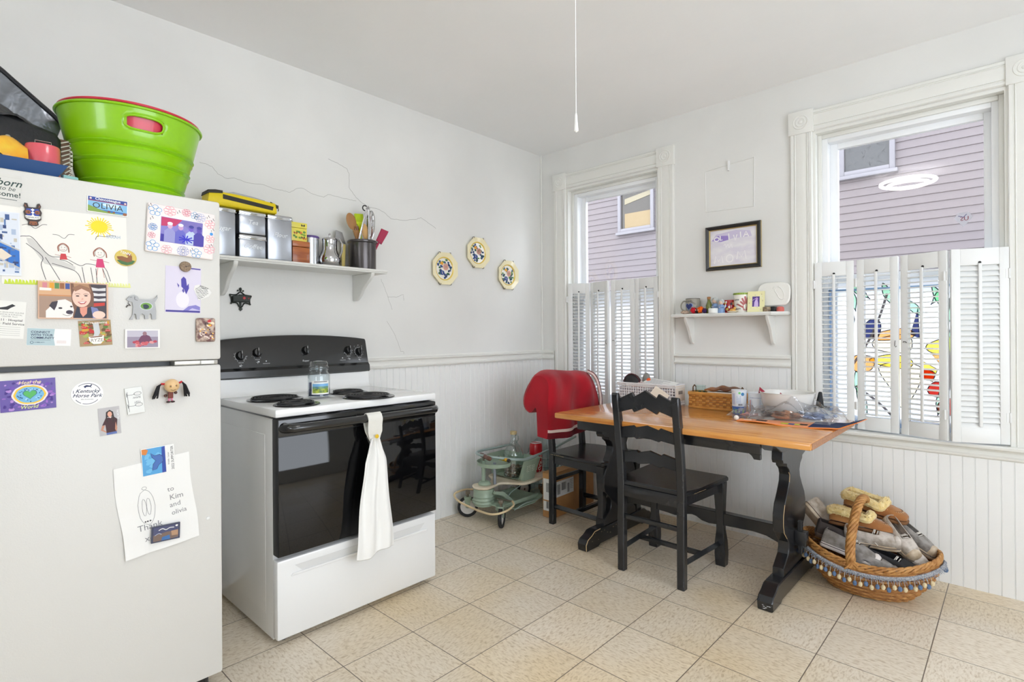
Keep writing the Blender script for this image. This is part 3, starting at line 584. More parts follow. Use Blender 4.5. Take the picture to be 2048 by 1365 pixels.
# purple washed photo of the puppy
b = card(10.2, 14.8, (214, 208, 226), .05)
b.poly(Q(-4.9, -7.2, 4.9, -6.6), K(60, 50, 140), .06); b.poly([(0, -6.6), (1.5, -5.2), (3.6, -4.7), (4.9, -5.3), (4.9, -6.6)], K(130, 124, 196), .06); b.poly([(1.5, -6.6), (2.6, -5.8), (4.9, -6.4), (4.9, -6.6)], K(190, 184, 220), .061)
b.poly([(-.6, 1.0), (-.7, 3.4), (0, 4.3), (.7, 3.6), (1.0, 1.4), (1.5, 2.2), (1.6, .6), (.8, -1.4), (.2, .2)], K(70, 60, 160), .062); b.poly([(-1.9, 2.2), (-1.2, 1.4), (-1.4, .6)], K(80, 70, 165), .062); b.poly([(-.4, -.2), (0, .6), (.3, -.4), (0, -1)], K(90, 80, 170), .063); b.poly(blob(-.2, -3.2, 1.9, 2.6), K(230, 226, 238), .059)
b.line([(2, 7.1), (4.9, 7.0)], .4, K(70, 60, 150), .06)
flat(b, 'photograph', 'faded purple photo of a black and white puppy held by a wooden button', 'photo', -2.715, 1.336, -1)
b = cm(); b.lathe([(1.65, 0), (1.7, .3), (1.6, .9), (0, .95)], mat((150, 130, 108), .7, noise=(300, (120, 100, 80))), n=24); b.line([(0, 0), (1.2, .4)], .12, INK, .97); b.disc((0, 0), .25, K(84, 64, 50), .96, 10)
flat(b, 'button_magnet', 'small round sliced-wood magnet holding the purple puppy photo', 'magnet', -2.71, 1.411, 0, .7712)
# heart of words
b = card(.1, .1, (238, 238, 236), .02)
b.poly([(0, -2.6), (-2.6, .3), (-2.7, 1.6), (-1.6, 2.4), (0, 1.4), (1.6, 2.2), (2.7, 1.3), (2.4, -.2)], mat((228, 227, 224), .5), .05)
random.seed(8)
for k in range(12):
    y = -2+k*.34; x = -2.3*(1-abs(y-.6)/3.4); squig(b, [(x+j*.45, y+random.uniform(-.16, .16)) for j in range(int(-x*2/.45)+1)], .1, K(60, 60, 62), .06, 2)
b.text('you are', (0, 2.2), .9, K(60, 60, 62), .062)
flat(b, 'magnet', 'clear heart shaped magnet filled with handwritten black words', 'magnet', -2.662, 1.328, -20, .7716)
# small photo
b = card(9.0, 5.8, (236, 234, 232), .7)
for pts, c_ in ((Q(-4, -2.6, 4, 2.5), (150, 140, 160)), (Q(-4, .6, 4, 2.5), (190, 186, 200)), ([(-4, -1), (-1, 0), (0, -2.6), (-4, -2.6)], (90, 70, 110)), ([(-1.6, -1.4), (-.5, .8), (.6, 1.4), (1.8, .8), (2.6, -1), (0, -1.8)], (110, 60, 90))): b.poly(pts, K(*c_), .71+len(pts)*.002+c_[0]*1e-5)
b.poly(blob(.5, 1.6, .55, .6), K(150, 110, 120), .73)
for k in range(14): random.seed(k); b.poly(blob(random.uniform(-3, 3.5), random.uniform(-2.3, -.8), .55, .4, 9), K(*random.choice([(176, 60, 80), (220, 150, 150), (200, 90, 100)])), .74+k*.0005)
flat(b, 'photo_magnet', 'small photo magnet of a person in front of a heap of red fruit', 'photo', -2.828, 1.180, 0)
# stone magnet
b = cm(); b.box((-2.9, -3.9, 0), (2.9, 3.9, 1.1), mat((196, 176, 160), .6, noise=(70, (110, 76, 74)), bump=(60, .4)), .7)
for k in range(30): random.seed(k+50); b.poly(blob(random.uniform(-2.1, 2.1), random.uniform(-3.1, .4), .3, .25, 6, .3, k), K(*random.choice([(70, 46, 60), (226, 210, 200), (150, 70, 70), (230, 180, 90)])), 1.115+k*.0005)
for k in range(10): random.seed(k+90); b.poly(blob(random.uniform(.3, 2.2), random.uniform(1.2, 3.2), .5, .4, 7, .3, k), K(*random.choice([(236, 180, 50), (196, 50, 60), (240, 220, 190)])), 1.13+k*.0005)
b.text('Kim', (.4, 2.0), 1.1, INK, 1.15, bold=.8)
flat(b, 'magnet', 'thick rounded stone-look magnet with flowers near the freezer door hinge side', 'magnet', -2.652, 1.207, 0)
# heal the world
b = card(11.4, 8.4, (84, 58, 150), .08, .3)
random.seed(3)
for k in range(70): b.poly(blob(random.uniform(-5.1, 5.1), random.uniform(-3.6, 3.6), random.uniform(.2, .6), random.uniform(.2, .5), 8, .3, k), K(*random.choice([(110, 76, 176), (150, 100, 190), (70, 44, 136), (176, 136, 206)])), .085+k*.0002)
b.poly(blob(.3, 0, 3.7, 2.8, 28, .03), K(236, 226, 226), .102); b.poly(blob(.3, 0, 3.3, 2.5, 28, .04), K(240, 196, 60), .105); b.poly(blob(.3, 0, 2.9, 2.15, 28, .03), K(120, 184, 222), .108)
for k in range(40): a = random.uniform(0, 2*PI); r = random.uniform(.6, 1); b.poly(blob(.3+2.6*r*math.cos(a), 1.9*r*math.sin(a), .2, .16, 6, .3, k), K(*random.choice([(60, 120, 176), (170, 214, 236), (40, 90, 150)])), .11+k*.0001)
hp = [(16*math.sin(t)**3, 13*math.cos(t)-5*math.cos(2*t)-2*math.cos(3*t)-math.cos(4*t)) for t in [i*2*PI/28 for i in range(28)]]
b.poly([(.3+x*.095, .15+y*.088) for x, y in hp], K(44, 92, 150), .115); b.poly([(.3+x*.085, .15+y*.08) for x, y in hp], K(84, 176, 96), .118)
b.text('Heal the', (.3, 3.35), 1.35, K(240, 222, 170), .12, shear=.3, bold=.3); b.text('World', (.0, -3.3), 1.35, K(214, 226, 140), .12, shear=.3, bold=.5)
flat(b, 'magnet', 'purple painted card lettered Heal the World around a green heart globe', 'card', -3.090, 1.031, 1.5)
# oval horse park sticker
b = cm(); b.lathe([(3.75, 0), (3.75, .1), (0, .11)], mat((240, 240, 238), .4), n=36, sy=.93)
for a0, a1 in ((20, 140), (215, 250), (252, 330)): b.line([(3.1*math.cos(math.radians(a)), 2.95*math.sin(math.radians(a))) for a in range(a0, a1, 6)], .14, NAVY, .125)
b.text('Kentucky', (.0, .75), 1.45, NAVY, .13, shear=.35, bold=.5); b.text('Horse Park', (0, -.55), 1.45, NAVY, .13, shear=.35, bold=.5); b.text('45th Anniversary', (0, -1.6), .42, NAVY, .13, shear=.3)
b.poly([(-1.0, 2.1), (-.3, 2.5), (.5, 2.3), (.8, 2.75), (1.0, 2.5), (.7, 2.1), (1.0, 1.7), (.4, 2.0), (-.3, 1.95), (-.6, 1.6)], NAVY, .13); b.line([(-3.2, .9), (-3.2, .1)], .13, NAVY, .13)
flat(b, 'sticker_magnet', 'round white magnet lettered Kentucky Horse Park in navy script', 'magnet', -2.963, 1.023, -3)
# portrait
b = card(5.2, 8.2, (196, 194, 194), .1, .3, .02)
P(Q(-2.5, -4.0, 2.5, 4.0), (186, 184, 186), .11); P([(-1.9, -1.1), (-.9, 1.0), (1.1, 1.1), (1.9, .3), (1.5, -3.3), (-1.0, -3.4), (-1.1, -1.0)], (66, 32, 40), .125); P([(-1.9, -1.1), (-2.3, -2.4), (-.6, -3.6), (-.9, -3.1), (-1.7, -2.3), (-1.2, -1.1)], (196, 140, 116), .12); P([(1.4, -.4), (1.7, -2.4), (1.4, -3.4), (1.1, -2.6)], (196, 140, 116), .13); P(Q(-1.0, -4, 1.5, -3.3), (90, 110, 170), .121)
P([(-.9, .8), (-.7, 2.7), (.2, 3.3), (1.0, 2.6), (1.2, .6), (.7, -.8), (.7, 1.2), (-.5, 1.2), (-.5, -.9)], (48, 34, 34), .14); P(blob(.15, 2.0, .55, .8), (226, 168, 146), .145); P([(-.3, 1.2), (.6, 1.2), (.3, .8)], (236, 220, 214), .142)
b.text('NORTH', (2.1, 1.6), .8, K(240, 240, 240), .15, rot=-PI/2)
flat(b, 'photograph', 'portrait photo magnet of a dark-haired person in a maroon shirt, hand on hip', 'photo', -2.911, .938, 4)
# acrylic magnet with two wine glasses
b = cm(); b.box((-2.2, -4.0, 0), (2.2, 4.0, .5), mat((206, 206, 200), .12, coat=.6), .05)
for y, s_ in ((1.9, 1), (-1.5, 1)):
    b.line([(-1.9, y+.6), (-1.9, y-.6)], .14, INK, .51); squig(b, [(-1.8, y), (-.6, y-.1), (.2, y+.1)], .1, INK, .51); b.line(blob(.9, y+.1, .95, .5, 14), .1, INK, .51, closed=True)
    for k in range(8): b.disc((.4+.15*k, y+.1+.2*math.sin(k*2)), .06, K(150, 100, 90), .515, 5)
b.text('WINE', (.6, .9), .8, INK, .51, rot=PI, sx=-1); b.text('TEST', (.6, -.5), .8, INK, .51, rot=PI, sx=-1); b.line([(-1.7, 2.9), (-1.7, -3.2)], .1, INK, .51)
flat(b, 'magnet', 'clear rectangular acrylic magnet with two sketched wine glasses', 'magnet', -2.849, .993, 6)
# doll
dl = thing('doll_magnet', 'wooden ball-headed doll magnet with black yarn pigtails and red ties', 'magnet', (.7705, -2.757, 1.022), FX, GF)
wd = mat((226, 190, 140), .35)
b = cm(); b.ball((.2, 1.0, 2.2), 2.1, wd, 20); 
for x in (-.6, .85): b.lathe([(0, 0), (.42, 0), (.42, .12), (0, .14)], mat((190, 140, 60), .4), (x, .95+.1*(x > 0), 4.12-.1*abs(x)), 14); b.lathe([(0, 0), (.2, 0), (.18, .06), (0, .08)], INK, (x, .95+.1*(x > 0), 4.24-.1*abs(x)), 10)
b.tube([(-.6, -.1, 4.0), (.1, -.4, 4.05), (.8, -.1, 3.95)], .05, INK, 5); b.build('head', dl)
b = cm(); b.box((-.7, -3.0, 1.0), (.7, -1.0, 1.9), mat((120, 60, 50), .6), .2); b.build('body', dl)
for s_ in (-1, 1):
    b = cm(); red = mat((190, 30, 40), .6); b.cyl((s_*1.9+.2, 1.6, 2.0), (s_*2.9+.2, 1.9+.2*s_, 2.0), .32, red, 8)
    for k in range(16):
        a = k*2*PI/16; b.tube([(s_*2.8+.2, 1.9+.2*s_, 2.0), (s_*(3.6+.3*math.cos(a))+.2, 1.0, 2+.7*math.sin(a)), (s_*(4.4+.7*math.cos(a))+.2, -2.4+.5*math.sin(k*2.), 1.6+.8*math.sin(a))], .16, mat((26, 26, 30), .8), 5)
    b.build('pigtail', dl)
    b = cm(); b.cyl((s_*.35, -2.8, 1.3), (s_*.45, -3.9, 1.3), .22, mat((226, 120, 160), .6), 8); b.ball((s_*.6, -4.1, 1.5), .5, mat((60, 40, 40), .5), 10, (1.3, .7, 1)); b.ball((s_*1.4, -1.7+.4*s_, 1.6), .5, mat((80, 50, 44), .5), 10); b.build('leg', dl)
# supporter card
b = card(8.9, 8.6, (236, 236, 234), .06, .35)
b.poly(Q(-4.3, -4.1, 1.9, 4.1), K(84, 160, 214), .07); b.poly([(.8, -4.1), (1.9, -4.1), (1.9, 4.1), (1.0, 3.9)], K(44, 72, 160), .072); b.poly([(-4.3, 4.1), (-4.3, 2.6), (-3.2, 2.2), (-2.6, 3.6), (-3.2, 4.1)], K(214, 130, 60), .073)
for k in range(14): random.seed(k); b.poly(blob(random.uniform(-3.6, .2), random.uniform(-3.6, 2.2), .7, .6, 8, .3, k), K(112, 184, 226), .0722+k*.0001)
b.poly([(-2.0, 2.6), (-1.0, 1.6), (.4, 1.8), (1.2, .9), (1.2, -.6), (0, -1.4), (-.6, -2.6), (-1.8, -2.8), (-1.5, -.9), (-.7, 0), (-1.7, 1.2)], K(70, 110, 180), .078); b.line([(-2.0, 2.6), (-1.0, 1.6), (.4, 1.8), (1.2, .9), (1.2, -.6), (0, -1.4), (-.6, -2.6), (-1.8, -2.8), (-1.5, -.9), (-.7, 0), (-1.7, 1.2)], .12, NAVY, .082, True)
b.text('2022 SUPPORTER', (3.8, 0), .98, INK, .08, rot=PI/2, bold=.4); b.text('Wildlife  Center', (2.7, 0), .6, INK, .08, rot=PI/2)
flat(b, 'card', 'blue whale tail card lettered 2022 SUPPORTER at the top of the letter', 'card', -2.788, .801, 3, .7738)
# letter
b = cm()
def sz(x, y): return .10+.10*(1+math.sin(x*.9+y*.3))*.5+max(0, -y-1)*.035*(1+.5*math.sin(x*.5))+.10*(1+math.sin(y*.75))*.5
def sheet(u, v): x = (u-.5)*20.2; y = (v-.5)*28; return (x+.25*math.sin(v*7), y, sz(x, y))
lm = mat((238, 238, 236), .7); b.grid(sheet, 20, 26, lm); kv = len(b.v)
pk = K(130, 130, 134)
def on(pts): return [(p[0], p[1]) for p in pts]
b.line(blob(-3, 0, 2.2, 5.4, 24, .03), .1, pk, 1.55, closed=True)
for x in (-3.6, -2.4): b.line(blob(x, .2, .55, 2.6, 14, .1), .1, pk, 1.55, closed=True)
b.line(blob(-3, 6, .6, .5, 10, .1), .1, pk, 1.55, closed=True)
for x in (-3.8, -3.2, -2.5): b.poly(blob(x, -4.3, .25, .25, 6, .2), K(60, 60, 64), 1.56)
for t, x, y, s_ in (('to', 3.9, 3.6, 2.1), ('Kim', 5.2, .9, 2.4), ('and', 4.6, -1.5, 2.2), ('olivia', 5.4, -4.0, 2.1), ('Thank', -2.8, -6.0, 2.6), ('xo', -3.2, -9.6, 2.6)): b.text(t, (x, y), s_, K(136, 136, 140), 1.58)
for i_ in range(kv, len(b.v)): q_ = b.v[i_]; b.v[i_] = V((q_.x, q_.y, (sz(q_.x*100, q_.y*100)+.05)*.01))
flat(b, 'letter', 'creased white handwritten letter to Kim and Olivia on the fridge door', 'letter', -2.79, .664, 6)
# landscape magnet
b = cm(); b.box((-3.9, -2.5, 0), (3.9, 2.5, .7), mat((54, 60, 86), .25, coat=.4), .08)
for pts, c_ in (([(-3.4, -2.1), (3.4, -2.1), (3.4, 2.1), (-3.4, 2.1)], (74, 78, 112)), ([(-3.4, -.2), (.3, .3), (3.4, .1), (3.4, -1.9), (1.4, -2.1), (-3.4, -2.1)], (120, 100, 90)), ([(-1.0, -1.1), (1.0, -.8), (1.2, -2.1), (-1.2, -2.1)], (60, 110, 170)), ([(-3.4, -1), (-1.2, -1.1), (-1.2, -2.1), (-3.4, -2.1)], (50, 80, 110)), ([(1.4, .3), (3.3, .4), (3.3, -1.3), (1.6, -1.2)], (176, 140, 110))): b.poly(pts, K(*c_), .71+c_[1]*1e-4)
squig(b, [(-2, 1.1), (-1, 1.5), (0, 1.0), (1, 1.4), (2.2, 1.3)], .22, WH, .74); squig(b, [(-3, -.3), (-2, .2), (-1.2, -.2)], .15, K(190, 200, 220), .74); b.poly(blob(2.9, 1.7, .35, .3), WH, .74)
flat(b, 'magnet', 'dark blue glossy landscape magnet at the bottom of the handwritten letter', 'magnet', -2.772, .573, -2, .7785)
# ------------------------------------------------ stove
en = mat((232, 233, 233), .18, coat=.3); blk = mat((14, 15, 17), .12, coat=.5); blk2 = mat((30, 31, 33), .42)
st = thing('stove', 'white electric coil range with black oven door and black control panel', 'stove', (.35, -2.0, 0))
SY0, SY1 = -2.386, -1.622
b = MB(); b.box((.03, SY0+.004, .02), (.645, SY1-.004, .874), en, .004)
b.box((.03, SY0+.0025, .10), (.58, SY0+.006, .80), en, .002)
wb(b, 'cabinet', st)
b = MB()
b.box((.04, SY0-.002, .874), (.69, SY1+.002, .906), mat((238, 239, 239), .14, coat=.4), .007)
b.box((.035, SY0-.0015, .870), (.66, SY1, .876), blk)
b.prism([(.04, .90), (.135, .90), (.115, .912), (.108, .93), (.104, 1.0), (.04, 1.0)], 'y', SY0, SY1, mat((236, 237, 237), .16, coat=.4))
b.v = [V((p[0], p[1], p[2])) for p in b.v]
# prism axis y gives (u,d,v): already x,y,z
wb(b, 'cooktop', st, smooth=40)
# backguard with gently arched top
b = MB(); N_ = 16; L_ = []
for i in range(N_+1):
    t = i/N_; y = SY0-.006+(SY1-SY0+.012)*t; zt = 1.165+.024*math.sin(PI*t)**.8; bow = .010*math.sin(PI*t)
    L_.append([(.025, y, .99), (.103+bow, y, .985), (.112+bow, y, .993), (.108+bow, y, 1.022), (.094+bow, y, 1.035), (.066+bow, y, zt-.012), (.058+bow, y, zt-.002), (.045, y, zt), (.025, y, zt-.006)])
k = len(L_[0]); vs = [p for r in L_ for p in r]; fs = [(i*k+j, i*k+(j+1) % k, (i+1)*k+(j+1) % k, (i+1)*k+j) for i in range(N_) for j in range(k)]+[list(range(k)), [N_*k+j for j in range(k)][::-1]]
b.add(vs, fs, mat((24, 25, 27), .25, coat=.4)); b.box((.02, SY0-.004, .876), (.042, SY1+.004, 1.0), blk2)
sl = math.atan2(.028, .118)  # lean of the control face
def face(y, z): t = (y-SY0)/(SY1-SY0); return V((.094+.010*math.sin(PI*max(0, min(1, t)))-(z-1.035)*.028/.118+.0008, y, z))
FM = Matrix.Rotation(-sl, 4, 'Y')
def FZ(y): return rz(-.0405*math.cos(PI*(y-SY0)/(SY1-SY0))) @ FM
bg = wb(b, 'backguard', st, smooth=30)
KY = [(-2.289, 1.092), (-2.214, 1.104), (-1.975, 1.108), (-1.735, 1.104), (-1.668, 1.094)]
pr = MB(); PW = mat((206, 208, 210), .5)
def stroke(y, z, pts, w_):
    pr.X = Matrix.Translation(face(y, z)) @ FZ(y) @ FX; pr.line(pts, w_, PW, .0008)
for q, (y, z) in enumerate(KY):
    for k in range(12 if q != 2 else 11):
        a = math.radians(-60+k*(300/11)); r = .027
        if q == 2: stroke(y, z, [(.026*math.cos(a), .026*math.sin(a)), (.032*math.cos(a), .032*math.sin(a))], .0022)
        else: stroke(y, z, [(r*math.cos(a), r*math.sin(a)), (.030*math.cos(a), .030*math.sin(a))], .0018)
    pr.X = Matrix.Translation(face(y, z)) @ FZ(y) @ FX; pr.line([(.0245*math.cos(math.radians(a)), .0245*math.sin(math.radians(a))) for a in range(-60, 241, 10)], .001, PW, .0008)
    if q != 2:
        pr.text('MEDIUM', (0, -.033), .006, PW, .0008); pr.text('OFF', (0, .036), .006, PW, .0008); pr.text('HI', (.023, .031), .006, PW, .0008); pr.text('LO', (-.024, .031), .006, PW, .0008)
        pr.line([(-.007, -.046), (.007, -.046)], .0012, PW, .0008); pr.line([(0, -.039), (0, -.053)], .0012, PW, .0008); pr.disc((-.005 if q % 2 == 0 else .005, -.048 if q in (0, 3) else -.043), .0035, PW, .0010, 10)
    else:
        pr.text('Roper', (-.022, -.052), .014, PW, .0008, 'LEFT', shear=.2)
for y in (-2.175, -1.772): pr.X = Matrix.Translation(face(y, 1.052)) @ FZ(y) @ FX; pr.text('INDICATOR', (0, 0), .006, PW, .0008); pr.disc((0, .012), .003, PW, .0008, 8)
wb(pr, 'dial_markings', bg, smooth=0, recalc=False)
for y, z in KY:
    b = MB(); b.X = Matrix.Translation(face(y, z)) @ FZ(y) @ FX
    b.lathe([(0, 0), (.0215, 0), (.0215, .004), (.018, .009), (.016, .02), (0, .021)], blk, n=24); b.box((-.004, -.018, .012), (.004, .0195, .030), blk, .003); b.box((-.0006, .006, .0301), (.0006, .019, .0306), PW)
    wb(b, 'knob', st)
# coil burners with drip pans
for x, y, r in ((.36, -2.245, .098), (.60, -2.262, .072), (.365, -1.895, .072), (.59, -1.925, .098)):
    b = MB(); dm = mat((20, 20, 22), .22, coat=.4)
    b.lathe([(r+.018, .9065), (r+.016, .911), (r+.008, .912), (r-.004, .906), (.02, .9065)], dm, (x, y, 0), 40, ms='open')
    wb(b, 'drip_pan', st); pan = st.children[-1] if False else None
    b = MB(); n = int((r-.012)/.0135); cm_ = mat((34, 34, 36), .5)
    pts = [((.022+(r-.022)*t/(n*40))*math.cos(2*PI*t/40), (.022+(r-.022)*t/(n*40))*math.sin(2*PI*t/40)) for t in range(n*40+1)]
    b.tube([(x+p[0], y+p[1], .9175) for p in pts], .0048, cm_, 6, flat=.75)
    for k in range(3): a = k*2*PI/3+.4; b.box((x, y, .909), (x+.001, y+.001, .9125), cm_); b.tube([(x, y, .911), (x+(r+.004)*math.cos(a), y+(r+.004)*math.sin(a), .911)], .003, dm, 6)
    wb(b, 'coil', st)
# oven door, handle, drawer
b = MB(); b.box((.645, SY0+.004, .345), (.692, SY1-.004, .868), blk2, .004)
b.box((.692, SY0+.006, .348), (.696, SY1-.006, .800), mat((10, 10, 12), .04), .001)
b.box((.692, SY0+.006, .802), (.697, SY1-.006, .866), blk, .002)
for y in (-2.25, -2.12, -1.86): b.box((.650, y, .8682), (.69, y+.07, .8695), mat((90, 90, 92), .5))
dr = wb(b, 'oven_door', st)
b = MB(); hy0, hy1 = SY0+.028, SY1-.028
b.tube([(.694, hy0, .835), (.72, hy0+.002, .836), (.738, hy0+.018, .836), (.742, hy0+.05, .836), (.742, hy1-.05, .836), (.738, hy1-.018, .836), (.72, hy1-.002, .836), (.694, hy1, .835)], [.021, .019, .0175, .0165, .0165, .0175, .019, .021], mat((26, 27, 29), .15, coat=.5), 14)
wb(b, 'handle', dr)
b = MB(); b.box((.645, SY0+.002, .028), (.687, SY1-.002, .330), en, .008)
# recessed pull: a shallow tray moulded near the drawer top
b.prism([(SY0+.07, .300), (SY1-.07, .300), (SY1-.10, .272), (SY0+.10, .272)], 'x', .686, .6885, mat((214, 215, 215), .3)); b.prism([(SY0+.06, .272), (SY1-.06, .272), (SY1-.055, .262), (SY0+.055, .262)], 'x', .687, .694, en, .002)
wb(b, 'storage_drawer', st)
for y in (SY0+.05, SY1-.05):
    wb(MB().cyl((.62, y, 0), (.62, y, .03), .016, blk2, 10), 'foot', st); wb(MB().cyl((.08, y, 0), (.08, y, .03), .016, blk2, 10), 'foot', st)
# dish towel hanging on the oven handle
tw = thing('dish_towel', 'white dish towel with crocheted top and yellow button on the oven handle', 'towel', (.742, -2.0, .84))
knit = mat((236, 235, 228), .9, bump=(420, .8)); cot = mat((238, 238, 236), .85, bump=(30, .5))
b = MB(); W_ = .034
pth = spline([(.015, 0, -.09), (.018, 0, -.04), (.020, 0, 0), (.0, 0, .020), (-.020, 0, 0), (-.012, 0, -.05), (.012, 0, -.10)], 5)
def strap(u, v):
    p = pth[int(round(v*(len(pth)-1)))]; w_ = W_*(1 if p.z > -.06 else 1-.35*min(1, (-.06-p.z)/.04)); return (p.x+.0012*math.sin(p.z*700), (u-.5)*2*w_, p.z)
b.grid(strap, 6, len(pth)-1, knit, .004); b.build('crocheted_strap', tw)
b = MB(); b.lathe([(0, 0), (.0085, 0), (.0085, .003), (.006, .004), (0, .003)], mat((226, 186, 40), .3), n=16); b.v = [V((.028+p.z, p.x, -.078+p.y)) for p in b.v]; b.build('button', tw)
b = MB()
def cloth(u, v):
    s_ = v; w_ = .021+.027*min(1, s_*5)+.048*s_; a = (u-.5)*2; fold = .011*math.sin(u*5*PI+.6+s_*1.3)*(1-.35*s_)+.006*math.sin(u*11+s_*6); z = -.084-.486*s_-.012*math.sin(u*6)*s_
    return (.012+fold+.010*s_, a*w_-.004*s_+.004*math.sin(s_*9), z)
b.grid(cloth, 44, 30, cot, .0015); b.build('towel_cloth', tw, sub=1)
# candle jar
cj = thing('candle_jar', 'clear glass candle jar with lid and half-burnt blue candle on the stove', 'candle', (.44, -2.085, .906))
def glass(tint=(1, 1, 1, 1)): return glass_material(tint, .02)
js = Matrix.Diagonal((.95, .95, .80, 1))
gl = glass((.94, .97, .98, 1))
b = MB(); b.lathe([(.040, 0), (.049, .004), (.050, .01), (.050, .120), (.048, .134), (.041, .144), (.039, .152), (.043, .157), (.043, .163), (.038, .164), (.037, .15), (.039, .142), (.045, .132), (.047, .118), (.047, .012), (0, .008)], gl, n=36, ms='open'); b.v = [js @ p for p in b.v]; b.build('jar', cj)
b = MB(); b.lathe([(0, .158), (.036, .159), (.038, .167), (.045, .169), (.045, .177), (.040, .181), (.042, .194), (.036, .205), (.020, .209), (0, .209)], gl, n=32); b.v = [js @ p for p in b.v]; b.build('lid', cj)
b = MB(); b.lathe([(0, .012), (.0455, .014), (.0455, .03), (.044, .036)] + [(0, .034)], mat((60, 66, 96), .35, noise=(30, (90, 96, 120))), n=30); b.lathe([(.0455, .03), (.0458, .085)], mat((44, 58, 120), .4), n=20, a0=2.6, a1=4.6, ms='open'); b.v = [js @ p for p in b.v]; b.build('wax', cj)
b = MB()
def lab(u, v): a = -1.15+u*1.7; return (.0508*math.cos(a), .0508*math.sin(a), .024+v*.075)
b.grid(lab, 12, 2, mat((238, 238, 236), .5)); 
def pic(v0, v1, m, u0=.06, u1=.94):
    b.grid(lambda u, v: tuple(V(lab(u0+(u1-u0)*u, v0+(v1-v0)*v))*1.0+V((.0006*math.cos(-1.15+u*1.7), .0006*math.sin(-1.15+u*1.7), 0))), 12, 2, m)
pic(.10, .42, mat((90, 120, 60), .4, noise=(90, (176, 190, 70)))); pic(.42, .58, mat((70, 120, 150), .4, noise=(70, (120, 160, 110)))); pic(.58, .78, mat((120, 176, 220), .4)); pic(.90, .96, mat((120, 120, 124), .4), .15, .85); b.v = [js @ p for p in b.v]; b.build('label', cj)
# ------------------------------------------------ shelf on the left wall
sm = mat((226, 226, 222), .4, bump=(40, .2))
def bracket(b, wall_u, depth, z1, h, axis, t=.019):
    """scrolled bracket: profile in (distance from wall, z)"""
    pr = [(0, z1), (depth, z1), (depth, z1-.010), (depth*.97, z1-.022), (depth*.86, z1-.040), (depth*.68, z1-.062), (depth*.52, z1-.088), (depth*.40, z1-.118), (depth*.28, z1-h*.93), (depth*.16, z1-h), (0, z1-h)]
    if axis == 'x': b.prism(pr[::1], 'y', wall_u-t/2, wall_u+t/2, sm, .003)
    else: b.prism([(-d, z) for d, z in pr], 'x', wall_u-t/2, wall_u+t/2, sm, .003)
sh = thing('wall_shelf', 'white wooden wall shelf above the stove holding metal canisters and crock', 'shelf', (0, -2.1, 1.53))
b = MB(); EDGE = [(0, 1.521), (.190, 1.521), (.194, 1.524), (.194, 1.527), (.199, 1.530), (.201, 1.535), (.199, 1.540), (0, 1.540)]
b.prism(EDGE, 'y', -2.72, -1.556, sm); wb(b, 'shelf_board', sh)
for y in (-1.645, -2.345):
    b = MB(); bracket(b, y, .195, 1.521, .145, 'x'); wb(b, 'bracket', sh)
ST = 1.5402
chrome = mat((176, 180, 188), .30, .9, bump=(14, .12)); chr2 = mat((205, 208, 212), .08, 1.0)
GC = 'square metal kitchen canisters'
def canister(name, label, y0, y1, z0, z1, word):
    t = thing(name, label, 'canister', (.095, (y0+y1)/2, z0), group=GC); h = z1-z0; w_ = (y1-y0)/2
    b = MB(); b.box((-.062, -w_, 0), (.062, w_, h-.018), chrome, .010)
    b.v = [V((p.x, p.y, p.z)) for p in b.v]; b.build('body', t)
    b = MB(); b.box((-.064, -w_-.0015, h-.022), (.064, w_+.0015, h), chr2, .008); b.box((-.065, -w_-.0025, h-.023), (.065, w_+.0025, h-.019), chr2, .002); b.build('lid', t)
    b = MB(); b.X = Matrix.Translation((.0625, 0, (h-.02)*.62)) @ FX; b.text(word, (0, 0), .030, mat((226, 229, 233), .35, .3), 0, shear=.3, depth=.0016, bold=.3); b.build('embossed_word', t, smooth=0)
canister('canister', 'tall metal canister nearest the fridge, embossed Sugar', -2.447, -2.330, ST, 1.762, 'Sugar')
canister('canister', 'small metal canister embossed Coffee under the Tea canister', -2.318, -2.196, ST, 1.651, 'Coffee')
canister('canister', 'small metal canister embossed Tea stacked on the Coffee canister', -2.318, -2.196, 1.6515, 1.762, 'Tea')
canister('canister', 'tall metal canister embossed Flour beside the yellow tin', -2.190, -2.070, ST, 1.762, 'Flour')
bg_ = thing('zip_case', 'flat yellow zip case with black band lying on the canisters', 'bag', (.095, -2.3, 1.7625))
yel = mat((232, 206, 20), .55, bump=(60, .5)); bkf = mat((44, 42, 34), .7)
def slab(u, v, top):
    x = -.075+.155*u; y = -.155+.31*v; ed = min(u, 1-u)*2; z = (.052+.008*math.sin(v*9)-.012*max(0, .12-v)*8) if top else .0
    return (x, y, z*(1-.12*(1-min(1, ed*6))))
b = MB(); pr_ = [(-.152, .0), (.148, .0), (.150, .03), (.142, .048), (.05, .055), (-.04, .06), (-.11, .060), (-.150, .052)]
b.prism(pr_, 'x', -.005, .078, yel, .006); b.build('case_body', bg_, smooth=50)
b = MB(); b.prism([(-.09, .030), (.128, .012), (.132, .030), (.02, .040), (-.09, .050)], 'x', .077, .0795, bkf, .001); b.prism([(-.153, .044), (-.09, .052), (-.09, .066), (-.12, .066), (-.15, .060)], 'x', -.003, .0795, bkf, .003); b.build('black_band', bg_)
b = MB(); b.box((.070, .144, .026), (.082, .155, .040), bkf, .002); b.tube([(.078, .15, .034), (.081, .154, .02), (.082, .152, .012)], .002, bkf, 6); b.tube([(.0, .152, .046), (.06, .152, .044), (.074, .12, .05)], .003, bkf, 6); b.build('zip_pull', bg_)
b = MB(); b.prism([(-.085, .058), (-.04, .072), (.04, .066), (.10, .054)], 'x', -.01, .06, mat((170, 172, 176), .35, coat=.4), .003); b.build('clear_window', bg_, smooth=40)
